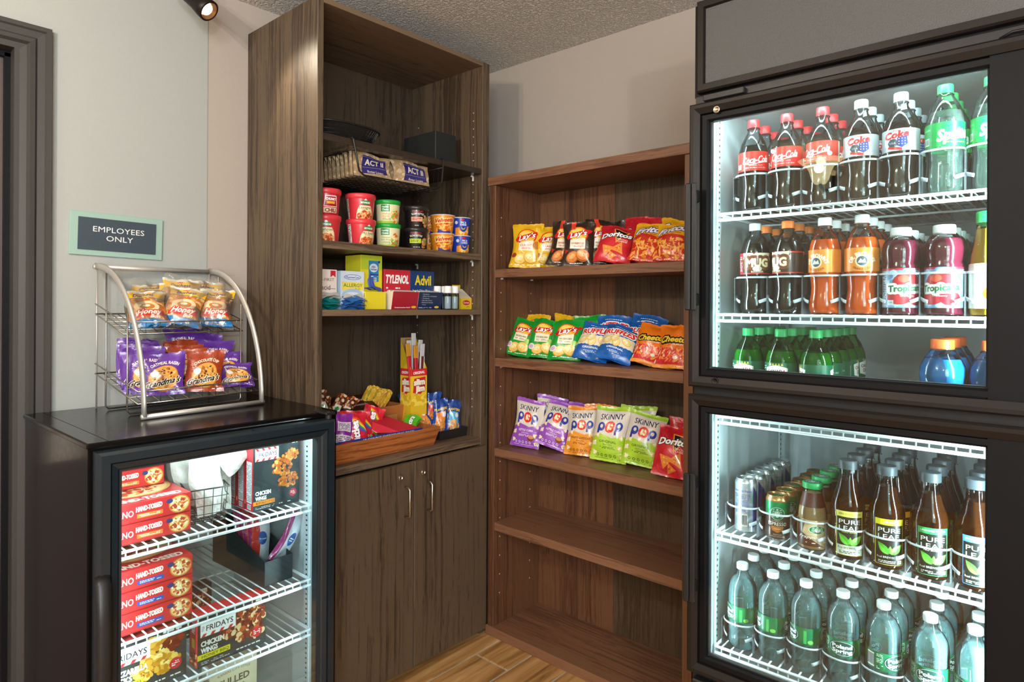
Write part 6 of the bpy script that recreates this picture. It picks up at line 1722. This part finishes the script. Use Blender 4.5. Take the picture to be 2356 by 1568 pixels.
# candy share box inside the front tray
cb = thing('candy_box', 'open cardboard candy box with blue rim in the front tray', 'box', (-1.905, 1.36, ZQ + .008))
brd = plain('brown_board', 'a8703c', .7)
obj('box_wall', MB().box(-.066, .068, -.17, -.168, 0, .062).box(-.066, -.064, -.17, .20, 0, .10).box(-.066, .068, .198, .20, 0, .045).box(-.066, .068, -.17, .20, 0, .002), brd, cb)
obj('front_rim', MB().add([(.066, -.17, 0), (.066, .20, 0), (.082, .20, .066), (.082, -.17, .066), (.0645, -.17, 0), (.0645, .20, 0), (.0805, .20, .066), (.0805, -.17, .066)], [(0, 1, 2, 3), (7, 6, 5, 4), (3, 2, 6, 7)]).quad([(.0795, -.17, .052), (.0795, .20, .052), (.0832, .20, .0672), (.0832, -.17, .0672)], 1), [plain('rim_blue', '233f9c', .5), ART['candy_box_rim']], cb)
mb = MB().add([(.08, .10, .064), (.08, .20, .064), (-.05, .10, .115), (-.06, -.01, .125), (.03, .03, .064)], [(0, 1, 2), (0, 2, 3), (0, 3, 4)])
o = obj('lid_flap', mb, plain('flap_red', 'c21f34', .45), cb); md = o.modifiers.new('s', 'SOLIDIFY'); md.thickness = .0012
mb = MB().add([(.03, .03, .064), (-.06, -.01, .125), (-.06, .02, .126), (.06, .085, .060)], [(0, 1, 2, 3)])
o = obj('divider_card', mb, plain('card_tan', 'd9b48c', .7), cb); md = o.modifiers.new('s', 'SOLIDIFY'); md.thickness = .001
gs = 'sweets in the front tray'
bag('candy_bag', 'purple candy bag at the left end of the front tray', 'bag', gs, 'candy_purple', (-1.858, 1.236, ZQ + .03), .06, .13, .02, (24, 12, 72), 201, nx=8, ny=10)
bag('candy_bag', 'purple candy bag lying low against the tray edge', 'bag', gs, 'candy_purple', (-1.850, 1.240, ZQ + .02), .06, .09, .02, (40, -20, 72), 202, nx=8, ny=10)
bag('candy_bag', 'red rainbow candy bag behind the purple ones', 'bag', gs, 'candy_red', (-1.890, 1.268, ZQ + .03), .07, .125, .02, (14, 6, 72), 203, nx=8, ny=10)
bag('candy_bag', 'front red rainbow candy bag standing in the tray', 'bag', gs, 'candy_red', (-1.862, 1.312, ZQ + .02), .082, .125, .025, (16, -2, 76), 204, nx=8, ny=10)
bag('candy_bag', 'second red rainbow candy bag, right of the front one', 'bag', gs, 'candy_red', (-1.885, 1.352, ZQ + .02), .08, .125, .025, (18, -10, 62), 205, nx=8, ny=10)
bag('candy_bag', 'red candy bag slumped at the back of the box', 'bag', gs, 'candy_red', (-1.925, 1.395, ZQ + .03), .08, .12, .025, (10, 14, 70), 206, nx=8, ny=10)
for i in range(2): bag('gum_pack', ('green gum pack lying flat at the right of the tray', 'green gum pack beneath the top green one')[i], 'pack', 'green gum packs', 'gum_green', (-1.875 - i * .012, 1.520 + i * .025, ZQ + .052 - i * .012), .055, .105, .014, (62, 30, 60 + 8 * i), 210 + i, nx=6, ny=8)
gr = 'bars in the rear tray'
for i, (y, z, r_) in enumerate(((1.455, .895, 0), (1.475, .885, 6), (1.490, .885, 10), (1.525, .872, -3), (1.542, .872, 4))):
    bag('granola_bar', ('golden granola bar at the left of the bunch', 'second golden granola bar in the bunch', 'third golden granola bar in the bunch', 'golden granola bar lying lower right', 'rightmost golden granola bar')[i], 'bar', gr, 'bar_gold', (-2.045 - .008 * i, y, z), .042, .115, .018, (34, 24 + r_, 62), 220 + i, nx=6, ny=8)
for i, (y, z, r_) in enumerate(((1.275, .885, 10), (1.290, .905, -12), (1.320, .890, 22), (1.350, .878, 30))):
    bag('candy_bag', ('brown candy wrapper at the far left of the rear tray', 'second brown candy wrapper, standing higher', 'third brown candy wrapper, tilted right', 'fourth brown candy wrapper, lying lower')[i], 'bag', gr, 'candy_brown', (-2.04 + .006 * i, y, z), .045, .09, .02, (20, r_, 66), 230 + i, nx=6, ny=8)
carton('chocolate_box', 'dark brown chocolate box lying in the rear tray', 'box', None, (.10, .15, .02), (-2.015, 1.425, .905), 0, 'chocolate_box', top='chocolate_box', base='34180f', rot=(0, R_(22), 0))
# meat stick box
sj = thing('meat_stick_box', 'tall yellow and red box of meat sticks', 'box', (-1.955, 1.655, ZQ), (0, 0, R_(-6)))
mb = MB(); w_, d_ = .074, .075
A_ = [(0, 0), (0, .275), (-d_, .39), (-d_, 0)]
vs = [(x, -w_ / 2, z) for x, z in A_] + [(x, w_ / 2, z) for x, z in A_]
mb.add(vs, [(0, 1, 2, 3), (7, 6, 5, 4), (3, 2, 6, 7), (4, 5, 1, 0)])
o = obj('carton_body', mb, plain('stick_yellow', 'e0b828', .45), sj)
obj('front_print', MB().quad([(.0006, -w_ / 2, .130), (.0006, w_ / 2, .130), (.0006, w_ / 2, .275), (.0006, -w_ / 2, .275)]), ART['box_stick'], sj)
obj('side_print', MB().quad([(-d_, -w_ / 2 - .0006, .130), (0, -w_ / 2 - .0006, .130), (0, -w_ / 2 - .0006, .275), (-d_, -w_ / 2 - .0006, .275)]), ART['box_stick'], sj)
obj('back_flap', MB().bbox(-d_ - .001, -d_, -w_ / 2, w_ / 2, .28, .395, .0004), plain('kraft', 'b08a5c', .7), sj)
m_sr = plain('stick_wrap_red', 'c02436', .3, coat=.3); m_sy = plain('stick_wrap_gold', 'd9962c', .3, coat=.3); m_sw = plain('stick_wrap_white', 'd6d4d8', .3, coat=.3); m_sb = plain('stick_meat', '6a2c1c', .35)
def stick(label, top, loc, rx, ry, L=.20):
    t = thing('meat_stick', label, 'snack', loc, (rx, ry, 0), 'meat sticks in the yellow box')
    obj('wrapper', MB().bbox(-.004, .004, -.0085, .0085, 0, L - .05, .002), m_sr if top == 'gold' else m_sb, t)
    obj('wrapper_end', MB().bbox(-.0025, .0025, -.0105, .0105, L - .05, L, .001), m_sy if top == 'gold' else m_sw, t)
    if top != 'gold': obj('wrapper_edge', MB().bbox(-.0035, .0045, -.0105, -.0065, 0, L - .05, .001).bbox(-.0035, .0045, .0065, .0105, 0, L - .05, .001), m_sw, t)
for i, (lab, tp, dx, dy, rx, ry, L) in enumerate((('gold-ended red meat stick, nearer the left', 'gold', -.012, -.022, .10, -.02, .225), ('gold-ended red meat stick in the middle', 'gold', -.014, .004, .05, 0, .215), ('white-wrapped meat stick behind the gold pair', 'white', -.034, -.012, .03, -.03, .235), ('tallest white-wrapped meat stick', 'white', -.040, .010, -.02, -.05, .262), ('white-wrapped meat stick at the front right', 'white', -.018, .022, -.05, 0, .22), ('white-wrapped meat stick at the back right', 'white', -.045, .026, -.10, -.02, .235))):
    stick(lab, tp, (-1.955 + dx, 1.655 + dy, .935), rx, ry, L)
gn = 'nut packets in the black tray'
NB = lambda lab, art_, loc, rot, sd, h=.118: bag('nut_packet', lab, 'packet', gn, art_, loc, .064, h, .022, rot, sd, nx=8, ny=10)
NB('nut packet with red window, behind the front ones', 'nuts_red', (-1.960, 1.728, ZQ + .045), (6, 4, 62), 240, .125)
NB('nut packet with orange window standing in front', 'nuts_orange', (-1.915, 1.735, ZQ + .012), (8, 0, 64), 241, .135)
NB('nut packet with blue window at the right end', 'nuts_blue', (-1.910, 1.800, ZQ + .006), (8, 3, 66), 242, .128)
NB('nut packet with blue window, half hidden between its neighbours', 'nuts_blue', (-1.930, 1.768, ZQ + .008), (8, 0, 62), 243, .125)
NB('nut packet lying tilted left against the wooden tray', 'nuts_orange', (-1.925, 1.690, ZQ + .022), (30, -38, 62), 244, .11)
NB('nut packet at the back left of the meat stick box', 'nuts_orange', (-2.055, 1.700, ZQ + .05), (10, -10, 62), 245, .11)
NB('nut packet at the back of the black tray', 'nuts_red', (-2.00, 1.765, ZQ + .040), (6, 2, 62), 246, .12)

# ------------------------------------------------------------------ rack on the freezer
ZF = .994 + .0003
rk = thing('display_rack', 'silver wire rack with curved sides on the black freezer', 'rack', (-2.217, .610, ZF), (0, 0, R_(5)))
D_, Wd, Hh = .318, .366, .418
arc = []
for k in range(17):
    t_ = k / 16 * PI / 2
    arc.append((D_ * math.sin(t_) ** 0.95 if k else 0, Hh * math.cos(t_) if k < 16 else 0))
for yy in (0.008, Wd - .008):
    obj('side_frame', MB().tube([(x, yy, z + .008) for x, z in arc], .007, 8, flat=(.0105, .006)), M['chrome'], rk)
obj('top_rail', MB().tube([(.004, 0, Hh + .006), (.004, Wd, Hh + .006)], .006, 6, flat=(.008, .006)), M['chrome'], rk)
obj('front_rail', MB().tube([(D_, 0, .008), (D_, Wd, .008)], .007, 6, flat=(.0075, .006)), M['chrome'], rk)
for yy in (0.01, Wd - .01):
    obj('upright', MB().tube([(.004, yy, 0), (.004, yy, Hh)], .0025, 6), M['chrome'], rk)
def arcz(x): return Hh * math.sqrt(max(0, 1 - (x / D_) ** 2))
for xx in (.065, .205):
    zt = arcz(xx) - .005
    pts = [(xx, .012, zt), (xx, .012, .012), (xx, .020, .004), (xx, Wd - .020, .004), (xx, Wd - .012, .012), (xx, Wd - .012, zt)]
    obj('base_loop', MB().tube(pts, .0026, 6), M['steel'], rk)
def rbasket(zb, zf, xf, hh):
    bk_ = link('basket', None, rk)
    y0, y1 = .004, Wd - .004
    c = [(.010, y0, zb), (xf, y0, zf), (xf, y1, zf), (.010, y1, zb)]
    obj('basket_rim', MB().tube(c, .0022, 6, closed=True).tube([(c[0][0], c[0][1], zb + .03), (xf, y0, zf + hh), (xf, y1, zf + hh), (c[3][0], y1, zb + .03)], .0020, 6), M['steel'], bk_)
    for k in range(9):
        yy = y0 + (k + .5) * (y1 - y0) / 9
        obj('basket_wire', MB().tube([(.010, yy, zb), (xf, yy, zf), (xf, yy, zf + hh)], .0015, 5), M['steel'], bk_)
    for k in range(1, 5):
        q = k / 5
        obj('basket_wire', MB().tube([(.010 + (xf - .010) * q, y0, zb + (zf - zb) * q), (.010 + (xf - .010) * q, y1, zb + (zf - zb) * q)], .0015, 5), M['steel'], bk_)
rbasket(.283, .228, .200, .034)
rbasket(.105, .040, .290, .034)
def zr(x, up):   # height of a basket floor at world x
    q = (x + 2.226) / (.182 if up else .276)
    return ZF + ((.283 - .055 * q) if up else (.105 - .065 * q)) + .0025
gp, gc = 'honey buns on the upper tier of the rack', 'cookie packets on the lower tier of the rack'
def bun(lab, x, y, rot, sd, w=.108, h=.135):
    o = bag('honey_bun', lab, 'pastry', gp, 'bun_yellow', (x, y, zr(x, True)), w, h, .042, rot, sd, nx=10, ny=12)
    f = bag_mesh('clear_wrapper', w * 1.06, h * 1.08, .046, M['film'], sd + 50, nx=10, ny=12, wr=1.8)
    link('clear_wrapper', f, o, (0, 0, -.003))
bun('honey bun at the left front of the upper tier', -2.075, .712, (38, -4, 68), 301)
bun('honey bun in the middle front, tilted left', -2.070, .800, (30, 12, 70), 302)
bun('honey bun at the right front of the upper tier', -2.072, .905, (30, 8, 74), 303)
bun('honey bun behind the left pair, nearer the middle', -2.135, .735, (34, 4, 72), 305)
bun('honey bun with blue band behind the middle one', -2.130, .820, (22, 6, 72), 306, .11, .14)
bun('honey bun behind the right one', -2.135, .905, (22, 4, 76), 307)
def ck(lab, art_, x, y, rot, sd, w=.118, h=.122, puff=.026):
    bag('cookie_packet', lab, 'cookie', gc, art_, (x, y, zr(x, False)), w, h, puff, rot, sd, nx=10, ny=12, seal=.07)
ck('purple oatmeal cookie packet, front left of the lower tier', 'cookie_purple', -1.978, .722, (14, 0, 74), 311)
ck('brown chocolate chip cookie packet, front middle', 'cookie_brown', -1.975, .835, (12, 3, 74), 312, .108)
ck('purple cookie packet fallen low at the front right', 'cookie_purple', -1.985, .940, (42, 4, 76), 313, .105, .095)
ck('purple cookie packet behind the fallen one at right', 'cookie_purple', -2.022, .920, (30, 4, 76), 314, .105, .11)
for i in range(5): ck('purple cookie packet in the left row, %s behind the front one' % ('first', 'second', 'third', 'fourth', 'fifth')[i], 'cookie_purple', -2.006 - i * .030, .688 + .003 * i, (10 + i, -3 + i, 72), 320 + i, .112)
for i in range(3): ck('brown cookie packet in the middle row, %s behind the front one' % ('first', 'second', 'third')[i], 'cookie_brown', -2.018 - i * .038, .812, (18, 2 * i, 74), 330 + i, .11)
ck('purple cookie packet raised at the back of the middle row', 'cookie_purple', -2.130, .852, (10, -6, 72), 340, .11, .15)
ck('purple cookie packet standing high behind the brown ones', 'cookie_purple', -2.098, .880, (16, 5, 74), 341, .11, .145)
ck('purple cookie packet at the back right of the tier', 'cookie_purple', -2.062, .905, (20, 6, 76), 342, .11, .13)

# ------------------------------------------------------------------ freezer contents
def zsh(z): return z + .0027
gz = 'pizza cartons in the freezer'
PW = .198
for k, (z, fr, lab) in enumerate(((.722, 'pizza_front_a', 'red pizza carton with orange stripe, lowest on the top freezer shelf'), (.722 + .0495, 'pizza_front_a', 'red pizza carton with orange stripe, upper front one'))):
    carton('pizza_box', lab, 'box', gz, (.235, PW, .049), (-1.728, .600, zsh(z) + .0002), 0, fr, top='pizza_top', base='c3282c')
carton('pizza_box', 'red pizza carton pushed to the back on the top shelf', 'box', gz, (.16, .18, .049), (-1.86, .592, zsh(.722) + .0998), 0, 'pizza_front_a', top='pizza_top', base='a82428')
for k in range(3):
    carton('pizza_box', 'red pizza carton with blue stripe, %s of the three' % ('lowest', 'middle', 'topmost')[k], 'box', gz, (.235, PW + .006, .0515), (-1.728, .602, zsh(.504) + .0519 * k), 0, 'pizza_front_b', top='pizza_top', base='c3282c')
gw = 'chicken wing cartons in the freezer'
for k in range(4):
    carton('frozen_wings_box', 'buffalo chicken wings carton, %s on the top freezer shelf' % ('frontmost', 'second from front', 'third from front', 'rearmost')[k], 'box', gw, (.044, .142, .190), (-1.742 - k * .046, .944 - .002 * k, zsh(.722)), 0, 'carton_buffalo', 'carton_side_facts', base='c3282c')
carton('frozen_wings_box', 'honey barbecue wings carton on the third freezer shelf', 'box', gw, (.048, .188, .138), (-1.720, .808, zsh(.357)), 0, 'carton_honey', 'carton_side_red', base='c3282c')
carton('frozen_wings_box', 'dark wings carton set back behind the honey barbecue one', 'box', gw, (.045, .188, .138), (-1.90, .735, zsh(.357)), 0, 'carton_honey', base='3a2a28')
carton('frozen_sticks_box', 'mozzarella sticks carton at the left of the third shelf', 'box', None, (.05, .188, .138), (-1.722, .594, zsh(.357)), 0, 'carton_sticks', base='a82a30')
carton('frozen_bowl_box', 'tan pulled pork carton on the freezer floor', 'box', 'tan cartons on the freezer floor', (.055, .132, .178), (-1.775, .838, .1355), .0, 'carton_tan', base='cfc8ae')
tb_ = bpy.data.objects['frozen_bowl_box']
obj('side_print', MB().quad([(0, .0664, 0), (-.055, .0664, 0), (-.055, .0664, .178), (0, .0664, .178)]), ART['carton_tan_side'], tb_)
carton('frozen_bowl_box', 'tan carton left of the pulled pork one', 'box', 'tan cartons on the freezer floor', (.055, .132, .150), (-1.775, .690, .1355), 0, 'carton_tan', base='cfc8ae')
# wire basket of white pouches
wb = thing('wire_basket', 'small black wire basket of white pouches in the freezer', 'basket', (-1.868, .778, zsh(.722)), (0, 0, R_(-12)))
L_, B_, Hb = .128, .052, .092
def rect_loop(a, b_, z): return [(-a, -b_, z), (a, -b_, z), (a, b_, z), (-a, b_, z)]
obj('rim', MB().tube(rect_loop(L_, B_, Hb), .0022, 6, closed=True), M['blackwire'], wb)
for q in (.25, .5, .75, 0.02): obj('wire', MB().tube(rect_loop(L_ - .012 * (1 - q), B_ - .008 * (1 - q), Hb * q), .0011, 5, closed=True), M['blackwire'], wb)
for k in range(11):
    x = -L_ + .02 + k * (2 * L_ - .04) / 10; x2 = x * .93
    obj('wire', MB().tube([(x, -B_, Hb), (x2, -B_ + .007, .0015), (x2, B_ - .007, .0015), (x, B_, Hb)], .0011, 5), M['blackwire'], wb)
for k in range(4):
    y = -B_ + .018 + k * (2 * B_ - .036) / 3
    obj('wire', MB().tube([(L_, y, Hb), (L_ - .01, y * .9, .0015), (-L_ + .01, y * .9, .0015), (-L_, y, Hb)], .0011, 5), M['blackwire'], wb)
WPL = ('front', 'second', 'third', 'fourth', 'fifth', 'sixth')
for k, (x, y, z, r_) in enumerate(((-1.775, .775, .010, (8, -6, 78)), (-1.812, .788, .012, (14, 10, 60)), (-1.850, .770, .018, (6, -12, 84)), (-1.888, .785, .016, (16, 8, 70)), (-1.925, .770, .020, (6, -4, 80)), (-1.955, .785, .018, (10, 10, 66)))):
    bag('white_pouch', 'white printed pouch in the wire basket, %s from the door' % WPL[k] if k else 'white printed pouch nearest the freezer door', 'pouch', 'white pouches in the wire basket', 'pouch_white', (x, y, zsh(.722) + z), .090, .165 + .01 * (k % 2), .040, r_, 350 + k, nx=10, ny=10, wr=2.2)
bag('white_pouch', 'white printed pouch lying across the top of the others', 'pouch', 'white pouches in the wire basket', 'pouch_white', (-1.80, .80, zsh(.722) + .105), .09, .11, .04, (30, 55, 70), 360, nx=10, ny=10, wr=2.2)
# black holder with ice cream sandwiches
bh = thing('file_holder', 'black sloped holder of ice cream sandwiches', 'holder', (-1.738, .950, zsh(.504)), (0, 0, R_(3)))
mh = plain('speckled_black_plastic', '1c2526', .35, bump=.25, bscale=700)
hw, hl, hf, hk = .043, .30, .070, .135
mb = MB()
def pl(pts, th, ax):
    pass
for s_ in (-1, 1):
    A_ = [(0, 0), (0, hf), (-hl * .75, hk), (-hl, hk), (-hl, 0)]
    y0 = s_ * hw
    vs = [(x, y0 - .001, z) for x, z in A_] + [(x, y0 + .001, z) for x, z in A_]
    mb.add(vs, [(0, 1, 2, 3, 4), (9, 8, 7, 6, 5)] + [(i, (i + 1) % 5, (i + 1) % 5 + 5, i + 5) for i in range(5)])
mb.box(-.002, 0, -hw, hw, 0, hf).box(-hl, -hl + .002, -hw, hw, 0, hk).box(-hl, 0, -hw, hw, 0, .002)
mb.recalc = True
obj('holder_shell', mb, mh, bh)
for k in range(4):
    bag('ice_cream_sandwich', 'red wrapped ice cream sandwich, %s in the black holder' % ('frontmost', 'second', 'third', 'rearmost')[k], 'ice cream', 'ice cream sandwiches in the black holder', 'sandwich_red', (-1.845 - k * .030, .945, zsh(.504) + .004), .070, .165, .022, (4, 0, 84), 370 + k, nx=8, ny=10)
bag('ice_cream_sandwich', 'white and magenta ice cream sandwich leaning out of the holder', 'ice cream', 'ice cream sandwiches in the black holder', 'sandwich_white', (-1.775, .958, zsh(.504) + .035), .050, .150, .022, (4, 34, 84), 380, nx=8, ny=10)
